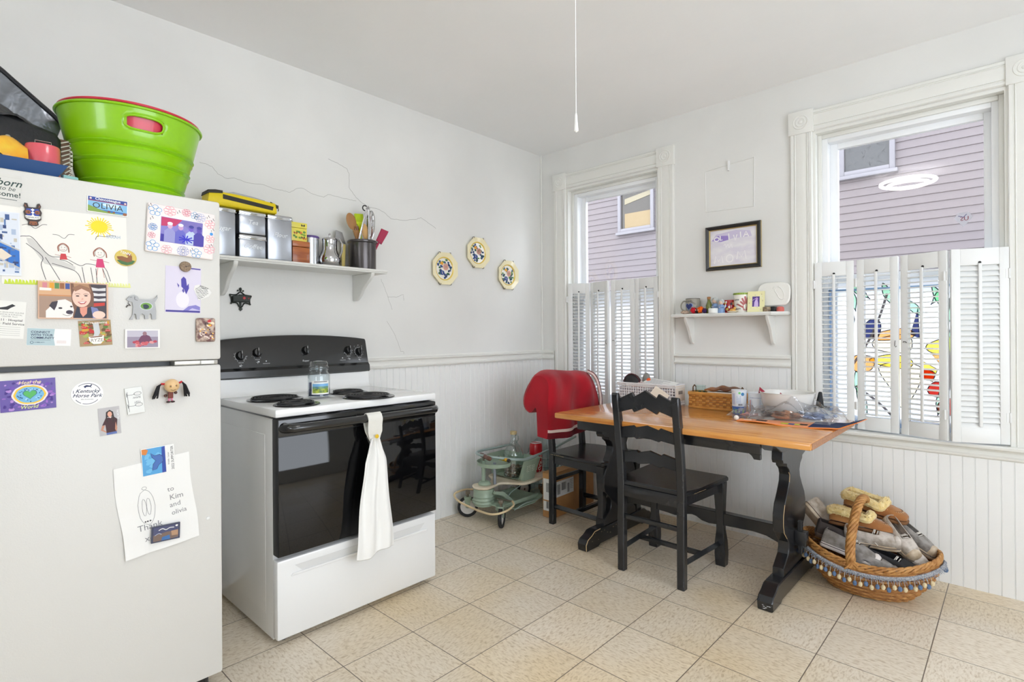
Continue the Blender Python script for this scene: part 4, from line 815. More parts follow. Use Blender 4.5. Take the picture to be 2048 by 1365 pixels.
wbx = thing('recipe_box', 'small striped wooden recipe box under the yellow butterfly tin', 'box', (.08, -2.018, ST))
cedar = mat((176, 100, 44), .35, noise=(7, (140, 66, 24), (1, 1, 9)), coat=.3)
MB().box((-.06, -.044, 0), (.06, .044, .083), cedar, .003).build('box', wbx); MB().box((-.061, -.045, .085), (.061, .045, .113), cedar, .003).build('lid', wbx)
tin = thing('butterfly_tin', 'yellow tin printed with butterflies and leaves, on the wooden recipe box', 'tin', (.072, -2.022, ST+.1135))
yt = mat((226, 214, 90), .3); MB().box((-.052, -.042, 0), (.052, .042, .066), yt, .003).build('tin_body', tin)
MB().box((-.053, -.043, .067), (.053, .043, .094), yt, .003).build('lid', tin)
b = MB(); b.X = Matrix.Translation((.0523, 0, 0)) @ FX; random.seed(2)
for k in range(9): b.poly(blob(random.uniform(-.03, .03), random.uniform(.012, .05), .007, .006, 8, .3, k), K(*random.choice([(90, 140, 60), (120, 160, 50), (206, 110, 60)])), .0004+k*.0001)
for x, y, c_ in ((-.018, .04, (160, 70, 40)), (.02, .02, (60, 60, 40)), (.02, .080, (40, 40, 36)), (.028, .015, (220, 120, 40))):
    for s_ in (-1, 1): b.poly([(x, y), (x+s_*.009, y+.007), (x+s_*.010, y), (x+s_*.006, y-.006)], K(*c_), .0024)
b.build('print', tin, smooth=0, recalc=False)
can = thing('coffee_can', 'ribbed silver can with purple rim behind the wooden recipe box', 'can', (.062, -1.935, ST))
b = MB(); pf = [(0, 0), (.045, 0)]+[(.0445+.0009*(k % 2), .008+k*.005) for k in range(28)]+[(.045, .150)]; b.lathe(pf+[(0, .150)], mat((196, 198, 202), .25, .9), n=30); b.build('can_body', can)
b = MB(); b.lathe([(.0468, .145), (.047, .153), (.044, .157), (0, .157)], mat((84, 60, 130), .35), n=30); b.lathe([(.0462, .004), (.0465, .0)], mat((84, 60, 130), .35), n=30, ms='open'); b.build('rim', can)
pt = thing('creamer', 'small polished steel creamer with hinged lid and strap handle', 'pitcher', (.105, -1.848, ST))
steel = mat((200, 200, 202), .07, 1.0)
b = MB(); b.lathe([(0, 0), (.040, 0), (.050, .012), (.056, .035), (.053, .055), (.044, .075), (.0385, .092), (.0375, .135), (.039, .142), (.0, .142)], steel, n=36); b.build('body', pt)
b = MB(); b.lathe([(.039, .143), (.037, .151), (.02, .157), (0, .158)], steel, n=30); b.lathe([(0, .158), (.003, .16), (.003, .166), (.006, .172), (.004, .178), (0, .179)], steel, n=14); b.build('lid', pt)
b = MB(); b.tube([(.030, .020, .150), (.050, .030, .146), (.066, .036, .12), (.064, .034, .08), (.05, .03, .05)], .0065, steel, 8, flat=.5); b.build('handle', pt)
cr = thing('utensil_crock', 'dark pewter utensil crock with rolled rim at the right end of the shelf', 'crock', (.10, -1.652, ST))
pew = mat((92, 88, 88), .26, .75, bump=(30, .15, (1, 1, .2)), noise=(8, (78, 74, 74)))
MB().lathe([(0, 0), (.072, 0), (.073, .004), (.074, .145), (.080, .150), (.081, .157), (.076, .162), (.070, .158), (.069, .012), (0, .01)], pew, n=40).build('crock_body', cr)
woodm = mat((176, 130, 76), .55, noise=(12, (150, 104, 58), (1, 1, .2))); wood2 = mat((206, 164, 104), .55, noise=(14, (186, 142, 84), (1, 1, .2)))
GU = 'utensils standing in the pewter crock'
def utensil(name, label, p0, p1): return thing(name, label, 'utensil', (cr.location.x+p0[0], cr.location.y+p0[1], ST+.012), group=GU)
def ax(o, p0, p1):
    """matrix: local z runs from the foot to the tip, local x faces the room"""
    d = (V(p1)-V(p0)); z = d.normalized(); x = (V((1, 0, 0))-z*z.x).normalized(); y = z.cross(x); return Matrix(((x.x, y.x, z.x, 0), (x.y, y.y, z.y, 0), (x.z, y.z, z.z, 0), (0, 0, 0, 1))), d.length
def spoon(label, foot, tip, m, wd=.03, ln=.09, name='wooden_spoon'):
    t = utensil(name, label, foot, tip); X, L_ = ax(t, foot, tip)
    b = MB(); b.X = X; b.tube([(0, 0, 0), (0, 0, L_*.5), (0, 0, L_-ln)], [.006, .0065, .007], m, 8)
    b.ball((0, 0, L_-ln*.45), 1, m, 18, (.007, wd, ln*.55)); b.build('spoon', t); return t
spoon('large wooden spoon with a dark patch, leftmost upright in the crock', (.0, .02, 0), (.0, -.078, .285), woodm, .029, .085)
spoon('pale pointed wooden spoon behind the steel tongs in the crock', (.02, .03, 0), (.022, .0, .235), wood2, .02, .08)
t = utensil('wooden_fork', 'slotted dark-edged wooden fork beside the big wooden spoon', (0, 0), 0); X, L_ = ax(t, (.02, -.0, 0), (.025, -.040, .225))
b = MB(); b.X = X; b.box((-.004, -.014, L_-.07), (.004, .014, L_-.02), woodm, .003); b.cyl((0, 0, 0), (0, 0, L_-.06), .007, woodm, 8)
for y in (-.011, 0, .011): b.box((-.003, y-.003, L_-.025), (.003, y+.003, L_), mat((130, 80, 44), .5), .001)
b.build('fork', t)
t = utensil('pastry_brush', 'lime green silicone pastry brush upright in the crock', (-.005, .012), 0); X, L_ = ax(t, (0, 0, 0), (-.002, -.030, .30))
lime = mat((196, 214, 20), .4); b = MB(); b.X = X; b.cyl((0, 0, 0), (0, 0, L_-.09), .006, lime, 8); b.prism([(-.008, L_-.10), (.008, L_-.10), (.014, L_-.062), (.026, L_-.055), (.026, L_-.045), (-.026, L_-.045), (-.026, L_-.055), (-.014, L_-.062)], 'x', -.007, .007, lime, .002); b.build('handle', t)
b = MB(); b.X = X
for k in range(12): b.box((-.006, -.025+k*.0042, L_-.046), (.006, -.0215+k*.0042, L_-.002), mat((186, 208, 10), .45), .001)
b.build('bristles', t)
t = utensil('tongs', 'long steel tongs with scalloped grips standing open in the crock', (.03, .0), 0)
b = MB(); 
b.tube([(0, -.045, .0), (.004, -.042, .14), (.004, -.016, .24), (.004, .012, .325)], .0055, steel, 8, flat=.4); b.tube([(0, .02, .0), (.004, .022, .18), (.004, .024, .25), (.004, .022, .328)], .006, steel, 8, flat=.4); b.tube([(.004, .008, .322), (.004, .016, .336), (.004, .024, .322)], .006, steel, 8); b.build('arms', t)
b = MB(); b.tube([(.006+.0*k, .006-.01+.014*math.cos(k*PI/8), .325+.014*math.sin(k*PI/8)) for k in range(2, 13)], .0035, mat((30, 30, 32), .4), 6); b.build('lock_ring', t)
t = utensil('whisk', 'steel balloon whisk among the utensils of the crock', (-.01, .03), 0)
b = MB(); b.cyl((0, 0, 0), (0, .012, .15), .008, steel, 10)
for k in range(7):
    a = k*PI/7; b.tube([(0+.028*s_*math.cos(a)*math.sin(q), .012+.022*s_*q/3+.028*s_*math.sin(a)*math.sin(q), .15+.18*(1-math.cos(q))/2) for s_ in (1,) for q in [j*PI/10 for j in range(11)]]+[(-.028*math.cos(a)*math.sin(q), .034-.028*math.sin(a)*math.sin(q), .15+.18*(1-math.cos(q))/2) for q in [PI-j*PI/10 for j in range(11)]], .0019, steel, 5)
b.build('wires', t)
t = utensil('spatula', 'crimson silicone spatula leaning right in the crock', (.035, .0), 0); X, L_ = ax(t, (0, -.050, 0), (.008, .072, .225))
crim = mat((160, 20, 66), .35); b = MB(); b.X = X; b.cyl((0, 0, 0), (0, 0, L_-.08), .006, crim, 8); b.prism([(-.020, L_-.09), (.018, L_-.09), (.022, L_-.02), (.020, L_), (-.024, L_-.012)], 'x', -.005, .006, crim, .003); b.build('blade', t)
t = utensil('long_spatula', 'thin dark red utensil handle upright at the back of the crock', (-.03, .04), 0); X, L_ = ax(t, (0, 0, 0), (0, .028, .318))
MB(); b = MB(); b.X = X; b.tube([(0, 0, 0), (0, 0, .18), (0, 0, L_-.03), (0, 0, L_)], [.004, .005, .008, .004], mat((120, 20, 34), .4), 8, flat=.6); b.build('handle', t)
t = utensil('chopsticks', 'pale wooden chopsticks in the crock behind the crimson spatula', (-.02, .05), 0); b = MB()
for k in (-.006, .004): b.cyl((0, k, 0), (.005, k*2+.016, .245), .0028, mat((206, 160, 120), .5), 6)
b.build('sticks', t)
t = utensil('butter_knife', 'pale yellow handled spreader leaning left behind the creamer', (0, 0), 0)
t.location = (.04, -1.735, ST)
b = MB(); b.prism([(-.006, 0), (.010, 0), (.016, .14), (-.010, .145)], 'x', -.004, .004, mat((222, 200, 120), .5), .002); b.prism([(-.010, .15), (.016, .145), (-.004, .205), (-.04, .215), (-.045, .17)], 'x', -.002, .002, mat((160, 160, 160), .3, .8)); b.build('blade', t, smooth=0)
# iron match holder on the wall
ho = thing('iron_wall_ornament', 'small black cast iron ornament with a red flower under the shelf', 'ornament', (0, -2.257, 1.365))
iron = mat((44, 50, 46), .45, .4, bump=(200, .5)); b = MB(); b.X = FX
b.tube([(x, y, .006) for x, y in spline2] if False else [(p.x, p.y, .006) for p in spline([(-.050, .018, 0), (-.02, .018, 0), (0, .032, 0), (.02, .018, 0), (.050, .014, 0)], 5)], .003, iron, 6)
b.tube([(p.x, p.y, .006) for p in spline([(-.050, .018, 0), (-.042, 0, 0), (-.042, -.022, 0)], 5)], .003, iron, 6); b.tube([(p.x, p.y, .006) for p in spline([(.050, .014, 0), (.042, -.004, 0), (.043, -.026, 0)], 5)], .003, iron, 6)
b.tube([(p.x, p.y, .006) for p in spline([(-.042, -.022, 0), (-.018, -.022, 0), (0, -.045, 0), (.018, -.022, 0), (.043, -.026, 0)], 5)], .003, iron, 6)
for p in ((-.043, -.024), (.044, -.027), (-.012, .038), (.012, .037)): b.ball((p[0], p[1], .006), .0045, iron, 8)
b.ball((0, .044, .006), .008, iron, 10, (.8, 1.3, .6)); b.prism([(0, -.042), (.009, -.050), (0, -.060), (-.009, -.050)], 'z', .002, .010, iron, .001)
b.prism([(-.006, .02), (.006, .02), (.004, -.045), (-.004, -.045)], 'z', .0, .005, iron); b.build('scroll_frame', ho)
b = MB(); b.X = FX; b.prism([(-.040, .010), (0, .019), (.040, .012), (.038, -.018), (-.038, -.018)], 'z', .002, .024, iron, .003); b.build('box', ho)
b = MB(); b.X = FX
for k in range(5): a = k*2*PI/5; b.ball((.010+.004*math.cos(a), .002+.004*math.sin(a), .0245), .0032, mat((206, 80, 84), .5), 8, (1, 1, .5))
b.ball((.031, .001, .0245), .003, mat((190, 60, 66), .5), 8, (1, 1, .5)); b.build('flower', ho)
# three octagonal plates
GP = 'octagonal flowered plates on the left wall'
def wall_plate(label, y, z, seed, tilt):
    t = thing('wall_plate', label, 'plate', (0, y, z), Matrix(FX) @ rz(tilt), GP)
    pl = mat((240, 230, 190), .10, coat=.6); yl = mat((222, 190, 80), .15, coat=.5)
    b = MB(); prof = [(.060, .008), (.068, .014), (.108, .026), (.110, .024), (.070, .008), (.05, .002)]
    a8 = [PI/8+k*PI/4 for k in range(8)]
    n = 48; rings = [(.0, .010, 0), (.068, .010, 0), (.073, .013, .0), (.078, .019, .15), (.1085, .026, 1), (.1095, .023, 1), (.07, .008, .2), (0, .004, 0)]
    vs = []; fs = []
    for r, zz, oc in rings:
        for k in range(n):
            a = 2*PI*k/n; w_ = ((a-PI/8) % (PI/4))-PI/8; ro = r*math.cos(PI/8)/math.cos(w_)*1.03; rr = r*(1-oc)+ro*oc; vs.append((rr*math.cos(a), rr*math.sin(a), zz))
    b.add(vs, [(i*n+k, i*n+(k+1) % n, (i+1)*n+(k+1) % n, (i+1)*n+k) for i in range(1, len(rings)-2) for k in range(n)], pl)
    b.add([vs[n+k] for k in range(n)], [list(range(n))], mat((240, 238, 230), .12, coat=.5)); b.add([vs[6*n+k] for k in range(n)], [list(range(n))[::-1]], pl)
    b.tube([(.0735*math.cos(k*PI/16), .0735*math.sin(k*PI/16), .0135) for k in range(32)], .0042, yl, 6, closed=True); b.build('plate_body', t)
    b = MB(); random.seed(seed); zz = .0104
    for k in range(46):
        a = random.uniform(0, 2*PI); r = random.uniform(.024, .061); b.poly(blob(r*math.cos(a), r*math.sin(a), .0085, .007, 8, .35, k), K(*random.choice([(30, 60, 110), (44, 90, 60), (36, 48, 90), (90, 140, 60), (60, 80, 130)])), zz+k*.00004)
    for k in range(9): a = k*2*PI/9; b.poly(blob(.012+.014*math.cos(a), .012+.014*math.sin(a), .0095, .0095, 8), K(238, 186, 170), .0126)
    b.disc((.012, .012), .004, K(200, 160, 110), .013, 10); b.poly(blob(-.018, -.026, .018, .015, 14, .1), K(44, 70, 140), .0128); b.line([(-.02, -.018), (-.016, -.034)], .004, K(220, 210, 190), .013); b.poly(blob(-.02, .035, .012, .011, 10, .2), K(228, 160, 50), .0128)
    b.build('flower_print', t, smooth=0, recalc=False)
    b = MB()
    for sx, sy in ((.044, .1), (-.044, .1), (.044, -.1), (-.044, -.1)): b.tube([(sx, sy*.9, .004), (sx, sy*1.06, .015), (sx, sy*1.05, .028), (sx, sy*.96, .028)], .0016, mat((60, 58, 54), .4, .6), 5)
    b.build('wire_hanger', t)
wall_plate('lowest left octagonal plate, most yellow with clear pink and blue flowers', -.997, 1.612, 1, .02)
wall_plate('highest octagonal flowered plate, in the middle of the three', -.700, 1.745, 2, 0)
wall_plate('octagonal plate nearest the room corner, lower right of the three', -.400, 1.615, 3, -.02)
# ------------------------------------------------ shelf between the windows
s2 = thing('wall_shelf', 'small white shelf between the windows holding mugs and keepsakes', 'shelf', (1.47, 0, 1.29))
b = MB(); oc = [(1.118, -.001), (1.150, -.128), (1.742, -.128), (1.806, -.06), (1.806, -.001)]
for z0, z1, o in ((1.281, 1.287, .004), (1.287, 1.293, .0), (1.293, 1.300, .003)): b.prism([(x+(o if x < 1.3 else -o), y+(o if y < -.05 else 0)) for x, y in oc], 'z', z0, z1, sm, .001)
wb(b, 'shelf_board', s2)
for x in (1.237, 1.715):
    b = MB(); bracket(b, x, .112, 1.281, .165, 'y'); wb(b, 'bracket', s2)
Z2 = 1.3003
pf = thing('picture_frame', 'black and gold framed lilac painting lettered OLIVIA and MOM', 'picture frame', (1.491, 0, 1.697), Matrix(FY) @ rz(.004))
fm = mat((34, 33, 33), .3); gold = mat((190, 168, 112), .35, .6)
W_, H_2 = .163, .134
for q, (a, c, ang) in enumerate(((W_, H_2, 0), (W_, H_2, 0))): pass
b = MB()
def fr_side(p0, p1, inw):
    """mitred moulding bar from corner p0 to p1; inw = inward normal"""
    p0, p1, n = V(p0), V(p1), V(inw); t = (p1-p0).normalized(); pr = [(0, 0, gold), (0, .016, gold), (.003, .018, fm), (.006, .024, fm), (.016, .020, fm), (.022, .014, fm), (.0225, .016, gold), (.026, .014, gold), (.027, .004, gold)]
    for k in range(len(pr)-1):
        (u0, z0, m0), (u1, z1, m1) = pr[k], pr[k+1]
        b.add([p0+n*u0+t*u0+V((0, 0, z0)), p1+n*u0-t*u0+V((0, 0, z0)), p1+n*u1-t*u1+V((0, 0, z1)), p0+n*u1+t*u1+V((0, 0, z1))], [(0, 1, 2, 3)], m1 if k != 6 else gold)
cs = [(-W_, -H_2, 0), (W_, -H_2, 0), (W_, H_2, 0), (-W_, H_2, 0)]; ns = [(0, 1, 0), (-1, 0, 0), (0, -1, 0), (1, 0, 0)]
for k in range(4): fr_side(cs[k], cs[(k+1) % 4], ns[k])
b.box((-W_+.002, -H_2+.002, 0), (W_-.002, H_2-.002, .003), fm); b.build('frame', pf, smooth=0)
b = MB(); b.box((-W_+.024, -H_2+.024, .003), (W_-.024, H_2-.024, .006), mat((230, 228, 232), .7, noise=(9, (216, 212, 224), (1, 2.5, 1))))
b.poly([(-.13, .045), (-.10, .085), (.02, .098), (.10, .085), (.11, .05), (0, .05), (-.08, .035)], mat((202, 194, 218), .7), .0062); b.poly([(-.128, .05), (-.09, .075), (-.03, .070), (-.02, .045), (-.07, .038)], mat((150, 130, 200), .7), .0064)
STK = {'O': [[(.5+.5*math.cos(a*PI/8), .5+.5*math.sin(a*PI/8)) for a in range(17)]], 'L': [[(.1, 1), (.2, 0), (.8, .12)]], 'I': [[(.4, 1), (.55, 0)]], 'V': [[(.1, 1), (.5, 0), (.95, 1)]], 'A': [[(0, 0), (.5, 1), (1, 0)], [(.2, .4), (.8, .4)]], 'M': [[(0, 0), (.15, 1), (.5, .25), (.85, 1), (1, 0)]]}
zk = 0
for t, x, y, w_, h_ in (('O', -.112, .044, .030, .022), ('L', -.078, .046, .020, .028), ('I', -.030, .044, .014, .038), ('V', .002, .036, .024, .034), ('I', .040, .050, .012, .034), ('A', .062, .050, .030, .032), ('M', -.112, -.092, .052, .044), ('O', -.040, -.090, .040, .044), ('M', .022, -.078, .054, .048)):
    for st_ in STK[t]: zk += 1; b.line([(x+p[0]*w_, y+p[1]*h_) for p in st_], .0062, mat((242, 240, 242), .7), .0068+zk*.00003)
squig(b, [(-.055, .012), (-.045, .02), (-.04, 0), (-.03, .018), (-.022, -.004), (-.01, .018), (-.004, -.006)], .004, mat((240, 238, 242), .7), .0072); b.build('painting', pf, smooth=0, recalc=False)
b = MB()
def mug(name, label, x, y, r, h, body, rim, hang=PI, hs=1.0, taper=1.0):
    t = thing(name, label, 'mug', (x, y, Z2)); b = MB()
    b.lathe([(0, 0), (r*taper*.96, 0), (r*taper, .004), (r, h-.003), (r-.001, h), (r-.004, h), (r*taper-.004, .01), (0, .01)], body, n=32); b.build('body', t)
    if rim: MB().tube([((r-.002)*math.cos(k*PI/16), (r-.002)*math.sin(k*PI/16), h) for k in range(32)], .0024, rim, 6, closed=True).build('rim', t)
    if hang is not None:
        c, s_ = math.cos(hang), math.sin(hang); b = MB(); b.tube([(p.x*c, p.x*s_, p.z) for p in spline([(r-.004, 0, h*.82), (r+.012*hs, 0, h*.86), (r+.026*hs, 0, h*.62), (r+.022*hs, 0, h*.34), (r-.002, 0, h*.18)], 4)], .0045, body, 8); b.build('handle', t)
    return t
def wrap(t, r, pts_fn, z0):
    pass
def on_cyl(b, r, a0, fn, tp_=0):
    """run fn (which draws in the local xy plane) and wrap what it drew round a cylinder of radius r about z, facing angle a0"""
    k = len(b.v); fn(b)
    for i in range(k, len(b.v)):
        p = b.v[i]; a = a0+p.x/r; q = r+p.z+tp_*p.y; b.v[i] = V((q*math.cos(a), q*math.sin(a), p.y))
gr = mat((150, 146, 134), .35, bump=(80, .2))
m1 = mug('stoneware_mug', 'grey stoneware mug with a dark blue heart and writing', 1.262, -.055, .043, .094, gr, mat((92, 86, 78), .4), PI*1.06, 1.1)
FA = -PI/2+.28
b = MB()
def d1(b):
    hp2 = [(x*.00135, y*.00135) for x, y in hp]; b.poly([(x*1.25-.004, y*1.2+.047) for x, y in hp2], K(130, 150, 196), .0006); b.poly([(x-.004, y+.047) for x, y in hp2], K(36, 48, 110), .0009)
    b.text('ISLAND', (-.006, .077), .014, K(60, 56, 60), .0008, bold=.8); b.text('NYC', (.026, .065), .013, K(60, 56, 60), .0008, rot=-.5, bold=.8); b.text('I', (.028, .046), .010, K(60, 56, 60), .0008)
on_cyl(b, .0432, FA-.35, d1); b.build('painted_heart', m1, smooth=0, recalc=False)
o = MB().ball((0, 0, .011), .011, mat((150, 120, 104), .8, noise=(120, (196, 176, 156)), bump=(90, .7)), 14, (2.4, 1.3, 1)).build('painted_stone'); o.location = (1.232, -.105, Z2); tag(o, 'flat speckled brown stone in front of the heart mug', 'stone')
cp = thing('yarn_caterpillar', 'fuzzy caterpillar of red, orange and purple yarn pompoms', 'toy', (1.32, -.098, Z2))
for x, c_, r in ((-.034, (206, 30, 50), .021), (-.012, (50, 40, 40), .016), (.010, (240, 110, 20), .023), (.034, (70, 46, 100), .017)):
    random.seed(int(x*1e4)); b = MB(); b.ball((x, 0, r), r*.8, mat(c_, .95), 12)
    for k in range(110):
        d = V((random.gauss(0, 1), random.gauss(0, 1), random.gauss(0, 1))).normalized(); p = V((x, 0, r)); b.tube([p+d*r*.6, p+d*r*random.uniform(.9, 1.05)], .0012, mat(c_, .95), 3, caps=False)
    b.build('pompom', cp, smooth=0)
b = MB()
for d in (-.005, .004): b.ball((-.005+d*1.5, -.018, .022), .0035, WH, 8); b.ball((-.005+d*1.5, -.021, .022), .0015, INK, 6)
b.build('googly_eyes', cp)
bt = thing('small_bottle', 'tiny olive green glass bottle with cork on the small shelf', 'bottle', (1.372, -.075, Z2))
MB().lathe([(0, 0), (.017, 0), (.0185, .004), (.018, .05), (.012, .066), (.0085, .074), (.0085, .088), (0, .088)], mat((112, 118, 48), .12, coat=.6, noise=(40, (84, 92, 30))), n=24).build('glass', bt)
MB().lathe([(0, .080), (.0095, .084), (.011, .1), (0, .102)], mat((156, 112, 70), .8), n=16).build('cork', bt)
def angel(label, x, y, s_):
    t = thing('figurine', label, 'figurine', (x, y, Z2), (0, 0, -.3), 'small pale blue figurines'); pb = mat((130, 160, 204), .3); gy = mat((188, 194, 192), .35); sk = mat((232, 200, 180), .4)
    b = MB(); b.lathe([(0, 0), (.020*s_, 0), (.021*s_, .01*s_), (.016*s_, .035*s_), (.011*s_, .052*s_), (0, .054*s_)], pb, n=20)
    for q in (-1, 1): b.tube([(q*.012*s_, 0, .046*s_), (q*.019*s_, -.008*s_, .036*s_), (q*.004*s_, -.018*s_, .036*s_)], [.006*s_, .005*s_, .004*s_], pb, 8)
    b.build('robe', t)
    b = MB(); b.ball((0, -.002, .066*s_), .0145*s_, sk, 14); b.ball((0, -.016*s_, .036*s_), .004*s_, sk, 8)
    for q in (-1, 1): b.ball((q*.005*s_, -.0155*s_, .067*s_), .0014*s_, INK, 6)
    b.build('head', t)
    b = MB(); b.ball((0, .002, .070*s_), .0165*s_, gy, 14, (1.1, 1, 1))
    for k in range(9): a = k*PI/8; b.ball((.014*s_*math.cos(a), -.006*s_, (.070+.011*math.sin(a))*s_), .0045*s_, gy, 6)
    b.build('hair', t)
    b = MB()
    for q in (-1, 1): b.prism([(0, .03*s_), (q*.022*s_, .055*s_), (q*.024*s_, .04*s_), (q*.010*s_, .02*s_)], 'y', .010*s_, .013*s_, mat((224, 228, 230), .4), .001)
    b.build('wings', t)
angel('pale blue angel figurine beside the green bottle, behind the white candle', 1.405, -.062, 1.12)
angel('pale blue angel figurine in front of the red mug', 1.458, -.100, .95)
cd = thing('tealight', 'short white round candle in front of the angel figurines', 'candle', (1.414, -.112, Z2)); MB().lathe([(0, 0), (.027, 0), (.028, .003), (.028, .026), (.026, .029), (0, .027)], mat((232, 236, 234), .5), n=28).build('wax', cd); MB().cyl((0, 0, .026), (0, .001, .033), .0008, INK, 5).build('wick', cd)
m2 = mug('red_mug', 'red mug painted with small figures behind the angel figurine', 1.484, -.043, .040, .076, mat((166, 24, 30), .2, coat=.5), None, None)
b = MB()
def d2(b):
    for k in range(10): random.seed(k); b.poly(blob(random.uniform(-.035, .035), random.uniform(.015, .065), .006, .008, 8, .3, k), K(*random.choice([(230, 200, 60), (236, 230, 226), (60, 60, 120), (206, 150, 110), (40, 30, 40)])), .0005+k*.00005)
on_cyl(b, .0402, -PI/2+.36, d2); b.build('painted_figures', m2, smooth=0, recalc=False)
m3 = mug('handprint_mug', 'white mug with green rim band and a pink handprint', 1.562, -.060, .047, .112, mat((236, 234, 226), .25, coat=.4), None, None, 1, .84)
b = MB(); b.lathe([(.0472, .102), (.0478, .113)], mat((150, 176, 60), .35), n=32, ms='open')
for k in range(24): a = k*2*PI/24; b.ball((.048*math.cos(a), .048*math.sin(a), .107), .0022, K(70, 100, 40), 6, (1, 1, 1))
b.build('rim_band', m3)
b = MB()
def d3(b):
    hc = K(182, 104, 104); b.poly([(.006, .012), (.026, .010), (.032, .03), (.030, .05), (.012, .052), (.002, .036)], hc, .0006)
    for p0, p1, w_ in (((.008, .044), (-.006, .060), .009), ((.013, .048), (.001, .078), .009), ((.019, .050), (.014, .088), .009), ((.026, .048), (.028, .082), .009), ((.006, .028), (-.022, .046), .009)): b.line([p0, ((p0[0]+p1[0])/2, (p0[1]+p1[1])/2), p1], w_, hc, .0007); b.disc(p1, w_/2, hc, .00075, 10)
    for t, x, y in (('Love', -.030, .074), ('u', -.028, .048), ('mom', -.024, .022)): b.text(t, (x, y), .016, INK, .0008, bold=.5)
on_cyl(b, .0400, -PI/2+.36, d3, .068); b.build('handprint', m3, smooth=0, recalc=False)
sd = thing('ceramic_dish', 'small cream dish with a golden figure in front of the handprint mug', 'dish', (1.525, -.108, Z2)); MB().lathe([(0, 0), (.018, 0), (.032, .007), (.031, .009), (.016, .003), (0, .003)], mat((236, 226, 196), .2, coat=.4), n=28).build('dish', sd)
b = MB(); gm = mat((222, 170, 84), .3)
b.ball((0, 0, .014), .011, gm, 10, (1.5, 1, .9)); b.ball((.013, 0, .026), .008, gm, 10)
for a in range(5): b.ball((.0+.016*math.cos(a*1.3), .010*math.sin(a*1.3), .009), .005, gm, 8)
b.build('golden_figure', sd)
yf = thing('standing_frame', 'leaning cream-yellow photo frame with a purple photo on the small shelf', 'photo frame', (1.651, -.100, Z2), Matrix.Rotation(-.10, 4, 'X') @ Matrix.Rotation(.12, 4, 'Z'))
b = MB(); b.box((-.045, 0, 0), (.045, .006, .118), mat((232, 228, 176), .55), .001)
b.X = Matrix.Translation((0, -.0002, 0)) @ FY
random.seed(6)
for k in range(40):
    x, y = random.uniform(-.042, .042), random.uniform(.004, .114)
    if abs(x) > .024 or y < .03 or y > .095: b.poly(blob(x, y, .003, .003, 6, .3, k), K(*random.choice([(200, 190, 150), (226, 210, 220), (200, 214, 190), (236, 236, 220)])), .0003)
b.build('frame', yf, smooth=0)
b = MB(); b.X = FY; b.box((-.019, .030, 0), (.019, .088, .0006), K(84, 60, 140)); b.poly([(-.010, .030), (-.008, .055), (0, .074), (.008, .070), (.012, .05), (.013, .030)], K(206, 184, 230), .0008); b.line([(-.018, .066), (.006, .082)], .002, K(220, 200, 236), .001); b.poly(blob(.005, .074, .006, .007), K(190, 150, 210), .001); b.build('photograph', yf, smooth=0, recalc=False)
pl = thing('footprint_plaque', 'white oval-cornered clay footprint plaque leaning against the wall', 'plaque', (1.727, -.058, Z2+.03), Matrix.Rotation(-.22, 4, 'X'))
wq = mat((232, 231, 226), .55, bump=(30, .3)); rr = []
for k in range(40):
    a = 2*PI*k/40; rr.append((.088*abs(math.cos(a))**.55*(1 if math.cos(a) > 0 else -1), .072+.070*abs(math.sin(a))**.6*(1 if math.sin(a) > 0 else -1)))
b = MB(); b.prism(rr, 'y', 0, .016, wq, .005); b.build('slab', pl, smooth=40)
b = MB(); b.X = Matrix.Translation((.028, -.0005, .082)) @ FY @ rz(.45)
b.tube([(p.x, p.y, 0) for p in spline([(.012, -.044, 0), (.020, -.02, 0), (.018, .015, 0), (.004, .03, 0), (-.014, .018, 0), (-.012, -.01, 0), (-.010, -.036, 0), (0, -.048, 0)], 4, True)], .0022, wq, 6, closed=True)
for k in range(5): b.ball((-.016+k*.007, .034+.006*math.sin(k*.8), 0), .004-.0004*k, wq, 8, (1, 1, .6))
b.build('footprint', pl)
ep = thing('easel_stand', 'little black easel foot holding the footprint plaque', 'stand', (1.738, -.085, Z2)); b = MB(); b.box((-.014, 0, 0), (.012, .035, .028), black_p, .002); b.box((-.02, -.006, 0), (.02, .0, .004), black_p, .001); b.build('stand', ep)
o = MB().lathe([(0, 0), (.018, 0), (.020, .006), (.019, .022), (.010, .027), (0, .027)], mat((206, 100, 90), .5), n=20).build('painted_bead'); o.location = (1.772, -.07, Z2); tag(o, 'small coral pink round box at the right end of the small shelf', 'box')
o = MB().lathe([(0, 0), (.020, 0), (.021, .01), (.020, .026), (0, .027)], mat((170, 150, 120), .5, noise=(80, (110, 90, 70))), n=20).build('woven_pot'); o.location = (1.706, -.085, Z2); tag(o, 'small beige woven round pot beside the yellow photo frame', 'pot')
